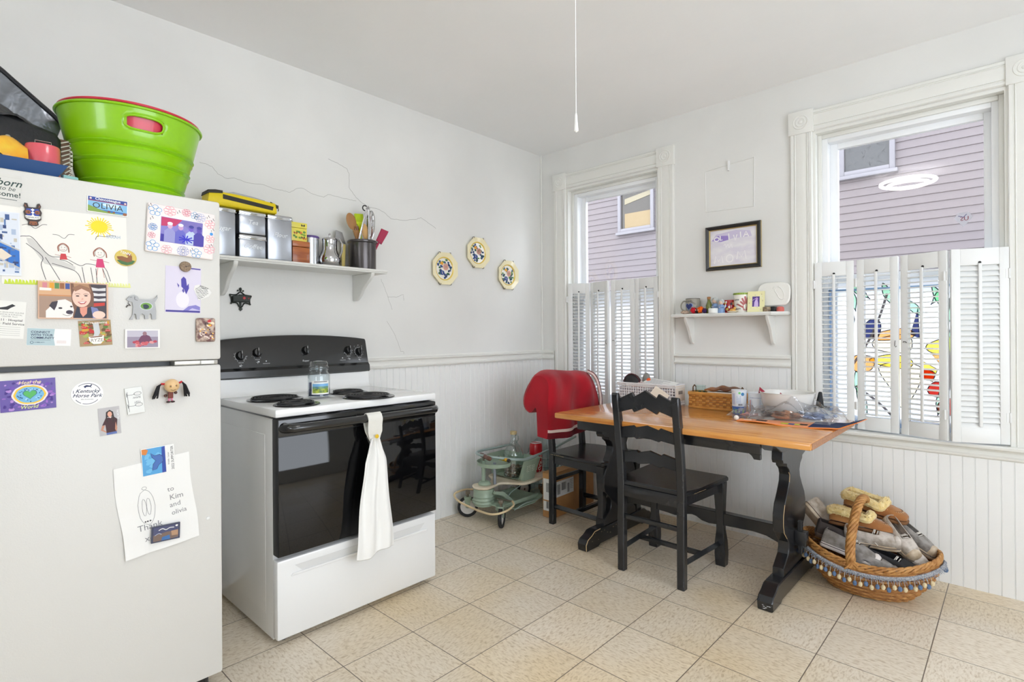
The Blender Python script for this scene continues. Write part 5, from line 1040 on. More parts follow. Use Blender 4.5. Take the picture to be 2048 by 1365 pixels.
# ------------------------------------------------ shutters
lou = mat((226, 227, 226), .4)
def shutter(label, hx, side, widths, ang, y, z0=.678, z1=1.560):
    """a folding pair of louvred panels; hx hinge x, side +1 runs to +x; ang = fold angles; both panels separate things"""
    pass
GS = 'louvred half-height window shutters'
def panel(label, p0, p1, y0, y1, hook=None, til=.55, rod=.5, stile=.034):
    """louvred panel from plan point (p0,y0) to (p1,y1)"""
    W_ = math.hypot(p1-p0, y1-y0); a = math.atan2(y1-y0, p1-p0); t = thing('shutter_panel', label, 'shutter', (p0, y0, .680), (0, 0, a), GS); Hh = .878; b = MB(); T_ = .022; s_ = stile
    b.box((0, -T_/2, 0), (s_, T_/2, Hh), lou, .002); b.box((W_-s_, -T_/2, 0), (W_, T_/2, Hh), lou, .002); b.box((s_, -T_/2+.001, 0), (W_-s_, T_/2-.001, .068), lou, .001); b.box((s_, -T_/2+.001, Hh-.075), (W_-s_, T_/2-.001, Hh), lou, .001)
    b.cyl((W_*rod, -T_/2-.0006, Hh-.064), (W_*rod, -T_/2+.002, Hh-.064), .006, mat((40, 38, 36), .8), 10)
    b.build('panel_frame', t)
    n = 30; pitch = (Hh-.068-.075)/n
    b = MB()
    for k in range(n):
        z = .068+pitch*(k+.5); b.X = Matrix.Translation((0, 0, z)) @ Matrix.Rotation(til, 4, 'X'); b.box((s_-.002, -.0155, -.0028), (W_-s_+.002, .0155, .0028), lou, .0014)
    b.build('louvres', t)
    c, sn = math.cos(til), math.sin(til); yr = -.0155*c-.006
    MB().box((W_*rod-.0065, yr-.005, .075), (W_*rod+.0065, yr+.004, Hh-.068), lou, .002).build('tilt_rod', t)
    if hook:
        b = MB(); hm_ = mat((50, 44, 38), .4, .6); x = W_-.012 if hook > 0 else .012; b.tube([(x, -T_/2-.002, .46), (x, -T_/2-.006, .452), (x-.001, -T_/2-.006, .435), (x+.004, -T_/2-.006, .428), (x+.007, -T_/2-.006, .434)], .0014, hm_, 6) if hook > 0 else b.tube([(x, -T_/2-.002, .452), (x+.004, -T_/2-.005, .456), (x+.014, -T_/2-.006, .455), (x+.016, -T_/2-.002, .45)], .0016, hm_, 6)
        b.build('hook', t)
    return t
def hinges(t, x):
    for z in (.12, .76):
        b = MB(); b.cyl((x, -.013, z-.022), (x, -.013, z+.022), .0042, lou, 8); b.box((x-.012, -.0125, z-.02), (x+.012, -.0108, z+.02), lou); b.build('hinge', t)
# left window: opening .248 - 1.008; the left pair folded a little into the reveal
P_ = []
P_.append(panel('narrow-looking shutter panel at the left edge of the left window, angled into the reveal', .264, .410, -.006, .066, til=.3))
P_.append(panel('second shutter panel of the left window, left of its centre gap', .428, .614, .060, .0, hook=1, til=.34))
P_.append(panel('third shutter panel of the left window, right of its centre gap', .632, .816, .012, .018, hook=-1, til=.20))
P_.append(panel('fourth shutter panel of the left window, hinged on the casing beside the small shelf', .820, 1.004, .020, -.002, til=.22))
P_.append(panel('first shutter panel of the right window, behind the end of the table', 1.928, 2.104, -.002, .026, til=.06))
P_.append(panel('second shutter panel of the right window, with hook, left of its centre gap', 2.120, 2.300, .026, -.004, hook=1, til=.05))
P_.append(panel('third shutter panel of the right window, right of its centre gap', 2.312, 2.496, -.004, -.075, hook=-1, til=.05))
P_.append(panel('fourth shutter panel of the right window with closed louvres, hinged at the far right', 2.505, 2.700, -.080, -.006, til=1.05))
hinges(P_[0], -.004); hinges(P_[3], .185); hinges(P_[4], -.004); hinges(P_[7], .208); hinges(P_[2], .186); hinges(P_[5], -.003); hinges(P_[6], .188)
# ------------------------------------------------ leaded glass panel hanging in the right window behind the shutters
sg = thing('stained_glass_panel', 'leaded glass panel with an orange butterfly and leaves behind the right shutters', 'stained glass', (2.325, .058, .70))
def tinted(c):
    m = bpy.data.materials.new('material'); m.use_nodes = True; nt = m.node_tree; nt.nodes.remove(nt.nodes['Principled BSDF'])
    N = nt.nodes.new; L = nt.links.new; t = N('ShaderNodeBsdfTransparent'); t.inputs[0].default_value = rgb(*c); d = N('ShaderNodeBsdfTranslucent'); d.inputs[0].default_value = rgb(*c); x = N('ShaderNodeMixShader'); x.inputs[0].default_value = .3
    L(t.outputs[0], x.inputs[1]); L(d.outputs[0], x.inputs[2]); L(x.outputs[0], nt.nodes['Material Output'].inputs[0]); return m
TG = {k: tinted(c) for k, c in dict(clear=(250, 252, 255), green=(186, 242, 200), orange=(250, 176, 104), yellow=(255, 222, 90), cream=(255, 240, 205), navy=(60, 66, 110), red=(190, 50, 40), brown=(150, 126, 110)).items()}
lead = mat((52, 56, 66), .5, .4)
b = MB(); b.X = FY
b.poly([(-.335, .02), (.335, .02), (.335, .70), (-.335, .70)], TG['clear'], 0); b.build('clear_pane', sg, smooth=0, recalc=False)
b = MB(); b.X = FY; kk = [0]
def gp(pts, c):
    kk[0] += 1; pts = [p[:2] for p in spline([(x, y, 0) for x, y in pts], 4, True)] if len(pts) > 4 else pts
    b.poly(pts, TG[c], .0012+kk[0]*.00015); b.tube([(x, y, .0015+kk[0]*.00015) for x, y in pts], .0022, lead, 5, closed=True)
gp([(-.12, .30), (-.02, .33), (.06, .30), (.04, .20), (-.02, .10), (-.06, .18)], 'cream')
gp([(-.16, .34), (-.06, .37), (.02, .34), (.0, .30), (-.1, .31)], 'yellow'); gp([(-.22, .36), (-.14, .35), (-.15, .29), (-.21, .27), (-.24, .31)], 'orange'); gp([(-.14, .44), (-.02, .47), (.02, .44), (0, .38), (-.12, .39)], 'cream'); gp([(-.14, .47), (-.04, .50), (.02, .49), (.02, .455), (-.12, .44)], 'orange')
gp([(.08, .42), (.18, .46), (.26, .43), (.2, .38), (.10, .38)], 'yellow'); gp([(.10, .37), (.2, .375), (.24, .33), (.14, .31)], 'orange'); gp([(.06, .34), (.12, .30), (.10, .24), (.05, .26)], 'yellow')
gp([(-.19, .50), (-.15, .55), (-.11, .53), (-.12, .46), (-.17, .45)], 'navy'); gp([(.015, .47), (.045, .60), (.05, .45)], 'navy')
for x, y, s_ in ((.12, .20, 1), (.16, .12, 1.1), (.20, .24, .8), (.08, .27, .7)): gp([(x-.04*s_, y), (x-.01, y+.04*s_), (x+.04*s_, y+.02*s_), (x+.03*s_, y-.03*s_), (x-.02*s_, y-.03*s_)], 'red')
for x, y, a, l_ in ((-.22, .60, 1.8, .12), (-.16, .66, 2.4, .12), (-.06, .62, 1.9, .12), (-.20, .14, 1.7, .14), (-.17, .06, 1.9, .14), (.06, .56, 2.2, .1), (.14, .50, 1.2, .14), (.10, .62, .9, .1), (.17, .36, 1.5, .16), (.12, .08, 1.4, .14), (.16, .58, 2.0, .14), (-.24, .50, 1.6, .1), (.24, .54, 1.5, .12)):
    c_, s_ = math.cos(a), math.sin(a); gp([(x, y), (x+c_*l_*.5-s_*.018, y+s_*l_*.5+c_*.018), (x+c_*l_, y+s_*l_), (x+c_*l_*.5+s_*.018, y+s_*l_*.5-c_*.018), (x, y)][:4]+[(x, y)], 'green')
for q in ([(-.24, .30), (-.17, .42), (-.12, .54), (-.08, .68)], [(-.22, .20), (-.12, .12), (-.04, .03)], [(.14, .05), (.17, .3), (.15, .5), (.18, .68)]): b.tube([(p.x, p.y, .006) for p in spline([(x, y, 0) for x, y in q], 4)], .006, mat((120, 112, 112), .4), 6)
b.build('glass_pieces', sg, smooth=0, recalc=False)
b = MB(); b.X = FY; fb = mat((150, 180, 216), .4)
b.box((-.345, .0, -.006), (.345, .02, .010), fb); b.box((-.345, .70, -.004), (.345, .712, .008), fb); b.box((-.340, .0, -.006), (-.335, .712, .008), fb); b.box((.335, 0, -.006), (.340, .712, .008), fb); b.build('panel_frame', sg)
# sticker on the upper pane of the right window
o = MB(); o.X = FY; o.prism([(-.035, .01), (-.02, .035), (.02, .035), (.035, .01), (0, -.035)], 'z', 0, .0006, mat((196, 194, 204), .5)); o.text('US', (.004, .004), .028, K(130, 60, 70), .0008, sx=-1, bold=.5); o.line([(-.02, .02), (0, .012), (.012, .026)], .003, K(80, 80, 130), .0009)
o = o.build('window_sticker', smooth=0, recalc=False); o.location = (2.541, .1275, 1.722); tag(o, 'small pentagon alarm sticker on the upper pane of the right window', 'sticker')
# ------------------------------------------------ trestle table
oak = None
def wood_material(c1, c2, sc=(1.2, 14, 14), rough=.24, coat=.35):
    return mat(c1, rough, noise=(5, c2, sc), coat=coat, bump=(60, .05))
top_m = wood_material((212, 150, 78), (190, 120, 50), rough=.2); end_shade_m = mat((150, 100, 66), .4, noise=(30, (176, 124, 84), (1, 3, 6)))
blk_w = mat((26, 27, 30), .27, bump=(70, .12, (1, 1, .2)), noise=(7, (34, 35, 38)), coat=.15)
wear = mat((196, 168, 124), .6)
tb = thing('trestle_table', 'oak-topped trestle table with black painted legs under the windows', 'table', (1.5, -.55, 0))
b = MB(); b.box((.862, -.93, .720), (2.140, -.17, .750), top_m, .007); wb(b, 'tabletop', tb)
b = MB(); b.box((2.1395, -.922, .7225), (2.1412, -.178, .7475), end_shade_m); wb(b, 'shaded_end_grain', tb.children[0] if False else tb)  # grain plate browner than the top: shade on the table end painted in
YC = -.51
prof = [(.172, .655), (.178, .615), (.168, .598), (.120, .588), (.118, .575), (.088, .556), (.074, .530), (.080, .500), (.112, .455), (.150, .410), (.168, .365), (.170, .320), (.160, .285), (.120, .250), (.098, .228), (.096, .200), (.106, .175), (.150, .145), (.172, .130), (.174, .094)]
leg_p = [(YC-h, z) for h, z in prof]+[(YC+h, z) for h, z in prof[::-1]]
foot_p = [(YC-.345, .002), (YC-.352, .040), (YC-.335, .062), (YC-.300, .074), (YC-.270, .092), (YC-.235, .094), (YC+.235, .094), (YC+.270, .092), (YC+.300, .074), (YC+.335, .062), (YC+.352, .040), (YC+.345, .002), (YC+.24, .002), (YC+.22, .012), (YC-.22, .012), (YC-.24, .002)]
cle_p = [(YC-.345, .7195), (YC-.345, .706), (YC-.30, .690), (YC-.24, .664), (YC-.19, .655), (YC+.19, .655), (YC+.24, .664), (YC+.30, .690), (YC+.345, .706), (YC+.345, .7195)]
for x0, x1 in ((.970, 1.018), (1.916, 1.964)):
    b = MB(); b.prism(leg_p, 'x', x0, x1, blk_w, .003); b.prism(cle_p, 'x', x0-.012, x1+.012, blk_w, .003); t = wb(b, 'leg', tb, smooth=30)
    b = MB(); b.prism(foot_p, 'x', x0-.008, x1+.008, blk_w, .004); wb(b, 'foot', tb, smooth=30)
    b = MB()
    if x0 < 1.5 and True:
        for seg in ([(YC-.353, .008), (YC-.355, .040), (YC-.338, .063), (YC-.302, .076), (YC-.272, .094), (YC-.22, .0955)],): b.tube([(x1+.006, y, z) for y, z in seg], .0022, wear, 5)
        for k in range(14): random.seed(k); y = YC-.3+k*.03; b.ball((x1+.0075, y, .09-random.random()*.05), .003, wear, 6, (.3, 2, .5))
    else:
        for seg in ([(YC-.150, .41), (YC-.169, .365), (YC-.171, .32), (YC-.160, .285), (YC-.12, .25)], [(YC-.09, .545), (YC-.076, .53), (YC-.082, .5)]): b.tube([(x1-.001, y, z) for y, z in seg], .0013, wear, 5)
        for k in range(10): random.seed(k); b.ball((x0+.01+random.random()*.04, YC-.349, .01+random.random()*.02), .003, mat((200, 200, 200), .6), 6, (1.6, .4, .5))
    wb(b, 'worn_edge', t)
b = MB(); b.box((.965, -.860, .662), (1.925, -.838, .7195), blk_w, .003); b.prism([(1.88, .662), (1.925, .662), (1.925, .640), (1.90, .640), (1.89, .655)], 'y', -.860, -.838, blk_w); wb(b, 'apron', tb)
b = MB(); st_p = [(1.018, .268), (1.916, .268), (1.916, .175), (1.89, .188), (1.84, .206), (1.78, .212), (1.62, .206), (1.56, .200), (1.52, .206), (1.49, .222), (1.467, .226), (1.444, .222), (1.41, .206), (1.37, .200), (1.31, .206), (1.15, .212), (1.09, .206), (1.04, .188), (1.018, .175)]
b.prism(st_p, 'y', YC-.022, YC+.022, blk_w, .002)
wb(b, 'stretcher', tb)
for x, s_ in ((1.964, 1), (.970, -1)):
    b = MB(); b.box((x, YC-.02, .195), (x+s_*.052, YC+.02, .262), blk_w, .003); b.prism([(YC-.011, .155), (YC+.011, .155), (YC+.013, .305), (YC-.013, .305)], 'x', x+s_*.012, x+s_*.030, blk_w, .002); wb(b, 'tenon_wedge', tb)
# ------------------------------------------------ chairs (local +Y = the way the sitter faces)
def make_chair(label):
    t = thing('ladder_back_chair', label, 'chair', (0, 0, 0), group='black ladder-back dining chairs')
    for s_ in (-1, 1):
        b = MB(); x = s_*.1585
        # rear leg and back post: lightly bent board
        pr_ = [(-.018, 0), (.018, 0), (.021, .25), (.020, .44), (.006, .60), (-.014, .76), (-.036, .872), (-.044, .890), (-.060, .892), (-.066, .882), (-.062, .84), (-.044, .72), (-.024, .58), (-.014, .44), (-.017, .25)]
        b.prism(pr_, 'x', x-.0185, x+.0185, blk_w, .004); b.build('leg', t, smooth=30)
        b = MB(); xf = s_*.182; L_ = [(0, .024), (.06, .027), (.12, .025), (.18, .0185), (.24, .0185), (.32, .022), (.40, .026), (.425, .027)]
        vs = []; fs = []
        for z, h in L_:
            o_ = s_*.006*(1-z/.42); vs += [(xf-h+o_, .385-h, z), (xf+h+o_, .385-h, z), (xf+h+o_, .385+h*.9, z), (xf-h+o_, .385+h*.9, z)]
        n = len(L_); fs = [(0, 3, 2, 1), tuple(4*(n-1)+k for k in range(4))]+[(4*i+k, 4*i+(k+1) % 4, 4*i+4+(k+1) % 4, 4*i+4+k) for i in range(n-1) for k in range(4)]
        b.add(vs, fs, blk_w); b.build('leg', t, smooth=30, bevel=.003)
    seat = [(-.172, -.008), (.172, -.008), (.205, .10), (.218, .40), (.205, .416), (-.205, .416), (-.218, .40), (-.205, .10)]
    b = MB(); b.prism(seat, 'z', .428, .452, blk_w, .006); so = b.build('seat', t, smooth=30)
    b = MB()
    for k in range(9): random.seed(k+3); b.ball((.208+.001*k, .03+k*.012+random.random()*.01, .444), .0024, wear, 6, (.4, 2, .5))
    b.build('worn_edge', so)
    b = MB(); b.box((-.150, -.012, .375), (.150, .012, .430), blk_w, .002); b.box((-.165, .375, .375), (.165, .397, .430), blk_w, .002)
    for s_ in (-1, 1): b.add([(s_*.165, .01, .378), (s_*.147, .01, .378), (s_*.175, .37, .378), (s_*.193, .37, .378), (s_*.165, .01, .43), (s_*.147, .01, .43), (s_*.175, .37, .43), (s_*.193, .37, .43)], [(0, 1, 2, 3), (4, 7, 6, 5), (0, 4, 5, 1), (1, 5, 6, 2), (2, 6, 7, 3), (3, 7, 4, 0)], blk_w)
    b.build('seat_frame', t, smooth=30)
    def slat(z0, hgt, pk, yb):
        """ladder rail with the stepped, peaked outline; pk scales the peaks"""
        top = [(-1, 0), (-.50, .036), (-.42, .014), (0, .050), (.42, .014), (.50, .036), (1, 0)]; bot = [(-1, 0), (-.50, .022), (-.42, .006), (0, .034), (.42, .006), (.50, .022), (1, 0)]
        pts = [(x*.141, z0+hgt+z*pk) for x, z in top]+[(x*.141, z0+z*pk) for x, z in bot[::-1]]
        b = MB(); b.prism(pts, 'y', yb-.009, yb+.009, blk_w, .002); b.build('back_rail', t, smooth=20)
    slat(.797, .068, .95, -.040); slat(.668, .054, .42, -.020); slat(.543, .054, .42, -.002)
    b = MB(); b.box((-.142, -.008, .262), (.142, .008, .284), blk_w, .002)
    for s_ in (-1, 1): b.tube([(s_*.158, .01, .110), (s_*.180, .37, .110)], .0155, blk_w, 4)
    b.box((-.165, .175, .100), (.165, .197, .122), blk_w, .002); b.build('stretcher', t)
    return t
c2 = make_chair('black ladder-back chair with open back rails drawn up to the front of the table')
c1 = dup(c2, (.600, -.468, 0), (0, 0, -PI/2), 'black ladder-back chair at the left end of the table under a red blanket')
c2.location = (1.432, -.905, 0)
# ------------------------------------------------ red blanket over the far chair
tr = thing('red_blanket', 'thick red fleece blanket with white stripe hanging over the corner chair back', 'blanket', (.60, -.46, .90))
redf = mat((172, 0, 28), .95, sheen=.12, bump=(520, .5), noise=(5, (146, 0, 24))); mar = mat((104, 4, 24), .95, bump=(160, .8)); wst = mat((236, 214, 208), .95, bump=(220, 1)); gyl = mat((112, 108, 108), .95, bump=(200, .8))
OUT = [(.688, .558), (.692, .578), (.694, .598), (.6945, .600), (.6955, .614), (.695, .616), (.696, .68), (.694, .78), (.686, .86), (.662, .917), (.612, .946), (.560, .950), (.505, .934), (.450, .876), (.420, .800), (.432, .728), (.488, .690), (.540, .704), (.556, .69), (.560, .62), (.562, .566)]
def section(t):
    """blanket outline at t along the chair back, drawn in at both ends"""
    e = min(1, min(t, 1-t)*4.5)**.5; y = -.735+.50*t; cx, cz = .60, .80; out = []
    for k, (x, z) in enumerate(OUT):
        low = k <= 15 or k >= 57; fx = cx+(x-cx)*(.62+.38*e); fz = cz+(z-cz)*((.80+.20*e) if not low else (.97+.03*e))
        fx += (.014*math.sin(t*9+z*9)+.008*math.sin(t*19-z*7))*(1 if x > .6 else .6); fz += -.018*(1-t) if low else .010*math.sin(t*5+1)
        if 39 <= k <= 50: fx -= .012*(1-t)+.006*math.sin(t*17); fz -= .02*(1-t)
        out.append((fx, y-.018*math.sin(PI*min(1, max(0, (z-.6)/.3)))*(1-2*t), fz))
    return out
NS = 30; OUT = [p[:2] for p in spline([(x, z, 0) for x, z in OUT], 3)] ; NS = 44; secs = [section(k/NS) for k in range(NS+1)]; KO = len(OUT)
def bandmesh(idx, m, name, cap=False, **k_):
    b = MB(); vs = [p for s_ in secs for p in (s_[i] for i in idx)]; K_ = len(idx)
    b.add(vs, [(i*K_+j, (i+1)*K_+j, (i+1)*K_+j+1, i*K_+j+1) for i in range(NS) for j in range(K_-1)], m)
    if cap: b.add([p for p in secs[0]], [list(range(KO))], m); b.add([p for p in secs[-1]], [list(range(KO))[::-1]], m)
    return wb(b, name, tr, smooth=100, **k_)
bandmesh(list(range(15, KO)), redf, 'fleece', True)
bandmesh(list(range(6, 16)), wst, 'white_stripe'); bandmesh(list(range(0, 7)), mar, 'maroon_border'); bandmesh([KO-1, 0], gyl, 'grey_lining')
# second hem curving down at the window side
b = MB(); ed = spline([(.60, -.245, .930), (.645, -.232, .905), (.675, -.226, .85), (.690, -.222, .77), (.692, -.222, .70)], 6)
b.tube(ed, .012, mar, 8); wb(b, 'side_border', tr)
b = MB(); b.tube([(p.x+.010, p.y-.016, p.z) for p in ed], .008, wst, 8); wb(b, 'side_stripe', tr)
# ------------------------------------------------ things on the table
ZT = .7505
pb_ = thing('plastic_basket', 'white openwork plastic basket full of papers on the table behind the near chair', 'basket', (1.065, -.235, ZT))
wp = mat((226, 226, 228), .4)
b = MB(); Wb, Db, Hb = .195, .062, .122
# walls: lattice of small bars
def wall_bars(p0, p1):
    p0, p1 = V(p0), V(p1); L_ = (p1-p0).length; n = max(2, int(L_/.016)); d = (p1-p0)/n
    for k in range(n+1):
        b.tube([p0+d*k, p0+d*k+V((0, 0, Hb))], .0022, wp, 4, caps=False)
    for j in range(7):
        z = .008+j*(Hb-.02)/6; b.tube([p0+V((0, 0, z)), p1+V((0, 0, z))], .0046 if j in (0, 6) else .0026, wp, 4)
cs = [(-Wb, -Db, 0), (Wb, -Db, 0), (Wb, Db, 0), (-Wb, Db, 0)]
for k in range(4): wall_bars(cs[k], cs[(k+1) % 4])
b.box((-Wb, -Db, 0), (Wb, Db, .003), wp); b.build('lattice_body', pb_, smooth=0)
b = MB(); b.tube([(p[0], p[1], Hb) for p in cs], .0055, wp, 6, closed=True); b.box((Wb-.001, -Db, .03), (Wb+.003, Db, Hb), mat((216, 206, 194), .45), .002); b.box((Wb+.0035, -.026, .07), (Wb+.0052, .026, .09), mat((120, 112, 106), .6), .001); b.build('rim', pb_)
def paper(label, x, y, z, w_, h_, rot, tone=(236, 236, 234), marks=None, nm='paper'):
    b = MB(); b.box((-w_/2, -h_/2, 0), (w_/2, h_/2, .0016), mat(tone, .6))
    random.seed(int(x*1000))
    for k in range(9): b.box((-w_*.42, -h_*.4+k*h_*.09, .0016), (-w_*.42+w_*random.uniform(.3, .8), -h_*.4+k*h_*.09+.002, .0019), mat(marks or (130, 130, 140), .6))
    o = b.build(nm, smooth=0); o.location = (x, y, z); o.rotation_euler = rot; return tag(o, label, 'paper', 'papers in the white basket')
paper('printed sheet with red heading sticking out of the white basket, left side', 1.00, -.235, ZT+.118, .17, .10, (.5, .05, .1), (230, 226, 226), (190, 70, 60))
paper('white leaflet lying highest on the white basket', 1.13, -.225, ZT+.130, .20, .09, (.25, .10, -.06))
paper('cream envelope corner rising in front of the white basket behind the chair', 1.165, -.315, ZT+.060, .10, .08, (1.2, .55, .1), (232, 222, 206), (214, 204, 190), 'envelope')
o = MB().box((-.185, -.055, 0), (.18, .055, .095), mat((150, 148, 160), .8, noise=(60, (206, 204, 206), (1, 1, 3)))).build('paper_stack'); o.location = (1.065, -.235, ZT+.0035); tag(o, 'stack of mixed papers filling the inside of the white basket', 'papers')
bm_ = thing('black_pouch', 'rounded black pouch standing in the left end of the white basket', 'pouch', (.93, -.215, ZT+.055))
b = MB(); b.ball((0, 0, .055), .066, mat((34, 34, 36), .6, bump=(120, .4)), 18, (.95, .5, 1.0)); b.build('pouch_body', bm_)
b = MB(); b.tube([(.064*math.cos(a)*.95, -.012, .055+.066*math.sin(a)) for a in [k*PI/10 for k in range(11)]], .003, mat((90, 40, 46), .6), 6); b.build('piping', bm_)
tg = thing('tape_dispenser', 'grey and orange hand tape dispenser in the white basket', 'dispenser', (1.02, -.20, ZT+.095))
b = MB(); b.ball((0, 0, .042), .042, mat((128, 126, 120), .5), 16, (.62, .6, 1.15)); b.build('grey_shell', tg)
og = mat((236, 92, 36), .4); b = MB(); b.ball((.022, -.012, .04), .020, og, 12, (.7, .9, 1)); b.ball((-.006, -.022, .018), .010, og, 10); b.box((.02, -.014, .018), (.06, .004, .032), og, .004); b.build('orange_trim', tg)
# woven splint basket
wk = thing('splint_basket', 'rectangular tan splint basket holding jar and leather on the table', 'basket', (1.475, -.205, ZT))
spl = mat((206, 152, 78), .5, noise=(30, (186, 130, 60), (1, 1, 4))); spd = mat((182, 122, 56), .5, noise=(30, (160, 104, 44)))
b = MB(); Wk, Dk, Hk = .150, .048, .094
b.box((-Wk+.004, -Dk+.004, 0), (Wk-.004, Dk-.004, .004), spl)
for side, L_ in ((0, Wk), (1, Dk), (2, Wk), (3, Dk)):
    R_ = rz(side*PI/2); D_ = Dk if side % 2 == 0 else Wk; n = int(2*L_/.020)
    for j in range(5):
        z0 = .012+j*.0135
        for k in range(n):
            x0 = -L_+k*2*L_/n; x1 = x0+2*L_/n; o_ = .0022 if (j+k) % 2 else 0
            b.X = R_; b.box((x0, -D_-o_, z0), (x1, -D_+.003-o_, z0+.0125), spl if (j+k) % 2 else spd, .0008)
    b.box((-L_-.002, -D_-.004, .0), (L_+.002, -D_+.003, .012), spl, .001); b.box((-L_-.003, -D_-.006, Hk-.018), (L_+.003, -D_+.005, Hk), spl, .002)
b.X = Matrix(); b.build('woven_body', wk)
b = MB()
for s_ in (-1, 1): b.tube([(s_*(Wk-.012), -.02, Hk-.01), (s_*(Wk-.012), -.018, Hk+.024), (s_*(Wk-.012), 0, Hk+.034), (s_*(Wk-.012), .018, Hk+.024), (s_*(Wk-.012), .02, Hk-.01)], .004, mat((96, 70, 42), .8, bump=(300, 1)), 6)
b.build('rope_handle', wk)
gj = thing('glass_jar', 'clear faceted glass jar with green leaves in the tan splint basket', 'jar', (1.375, -.205, ZT+.074))
MB().lathe([(.026, 0), (.030, .01), (.030, .038), (.026, .046), (.030, .050), (.030, .054)], glass((.86, .95, .93, 1)), n=16, ms='open').build('jar', gj, smooth=0)
b = MB()
for k in range(10): random.seed(k); b.ball((random.uniform(-.02, .04), random.uniform(-.02, .02), .008+random.random()*.012), .007, mat((30, 70, 52), .6), 8, (1.3, 1, .6))
b.build('leaves', gj)
lp = thing('leather_pouch', 'crumpled brown leather pouch lying on top of the tan splint basket', 'pouch', (1.50, -.205, ZT+Hk+.006))
b = MB(); b.grid(lambda u, v: (-.085+.19*u, -.045+.09*v, .010+.018*math.sin(u*PI*.95)*math.sin(v*PI)+.004*math.sin(u*17)+.008*u), 22, 10, mat((150, 96, 52), .5, noise=(16, (96, 56, 36)), bump=(60, .5)), .008); b.build('leather', lp)
bx = thing('white_box', 'white paperback-sized box standing in the tan basket under the leather', 'box', (1.50, -.205, ZT+.006)); MB().box((-.07, -.038, 0), (.085, .036, .093), mat((232, 226, 216), .6), .002).build('carton', bx)
def tub(label, x, y, zb, r, h, base=None, nm='yogurt_tub', up=True):
    t = thing(nm, label, 'tub', (x, y, zb), group='plastic food tubs on the table'); wt = mat((226, 234, 242), .35)
    b = MB(); r0, r1 = (r*.92, r) if up else (r, r*.92); b.lathe([(0, 0), (r0, 0), (r1, h-.004), (r1+.0015, h-.003), (r1+.0015, h), (0, h)], base or wt, n=32); b.build('tub_body', t); return t
tu = tub('green and blue tub at the bottom of the two stacked tubs', 1.640, -.325, ZT, .036, .042, mat((66, 106, 180), .35))
b = MB()
def leafy(b):
    for x in (-.022, .016): b.poly([(x-.016, .008), (x+.012, .006), (x+.016, .026), (x, .038), (x-.014, .030)], mat((126, 190, 110), .4), .0006)
on_cyl(b, .0352, -PI/2+.25, leafy); b.build('leaf_print', tu, smooth=0, recalc=False)
tu = tub('white lettered tub stacked on the green and blue tub', 1.640, -.325, ZT+.0425, .038, .086)
b = MB()
def d4(b):
    b.poly(Q(-.034, .010, -.018, .07), mat((190, 200, 226), .4), .0004)
    for k in range(8): b.line([(-.010, .020+k*.005), (.014, .020+k*.005)], .0012, K(120, 150, 200), .0006)
    b.disc((.006, .072), .006, K(120, 200, 120), .0006, 14); b.disc((.022, .066), .009, K(60, 130, 180), .0005, 14)
    for k in range(7): b.poly(Q(.000+k*.003, .006, .0015+k*.003+.0006*(k % 2), .015), K(40, 44, 70), .0007)
on_cyl(b, .0378, -PI/2+.25, d4); b.build('label_print', tu, smooth=0, recalc=False)
tu = tub('white tub with nutrition table standing right of the stacked pair', 1.722, -.300, ZT, .042, .118, nm='cheese_tub')
b = MB()
def d5(b):
    b.line([(-.026, .03), (.020, .03), (.020, .098), (-.026, .098)], .0012, K(60, 110, 180), .0006, True)
    b.text('NUTRITION FACTS', (-.003, .092), .0065, K(50, 90, 170), .0008, bold=.6)
    for k in range(8): b.line([(-.022, .038+k*.006), (.016, .038+k*.006)], .0013 if k % 3 else .0024, K(90, 140, 200), .0007)
    b.poly(blob(.036, .085, .006, .008), K(200, 90, 60), .0007); b.line([(-.032, .02), (-.032, .08)], .004, K(220, 90, 60), .0006)
on_cyl(b, .0405, -PI/2+.25, d5); b.build('label_print', tu, smooth=0, recalc=False)
bw = thing('white_bowl', 'large white bowl with red scraps at the back of the table', 'bowl', (1.872, -.302, ZT))
MB().lathe([(0, .003), (.05, 0), (.06, .003), (.095, .030), (.118, .075), (.126, .128), (.129, .130), (.127, .132), (.122, .128), (.114, .076), (.092, .034), (.05, .010), (0, .008)], mat((226, 224, 220), .25, coat=.3), n=44).build('bowl', bw)
for k, (x, y) in enumerate(((-.118, -.02), (.01, -.113))):
    o = MB().prism([(-.016, 0), (.018, 0), (.0, .03)], 'y', 0, .001, mat((150, 16, 46), .5)).build('red_scrap', smooth=0); o.location = (1.872+x, -.302+y, ZT+.112+(.010 if k == 0 else -.002)); o.rotation_euler = (0, -.3, .2+k*.3); tag(o, ('crimson paper scrap at the left rim of the white bowl', 'crimson paper scrap at the near rim of the white bowl')[k], 'scrap')
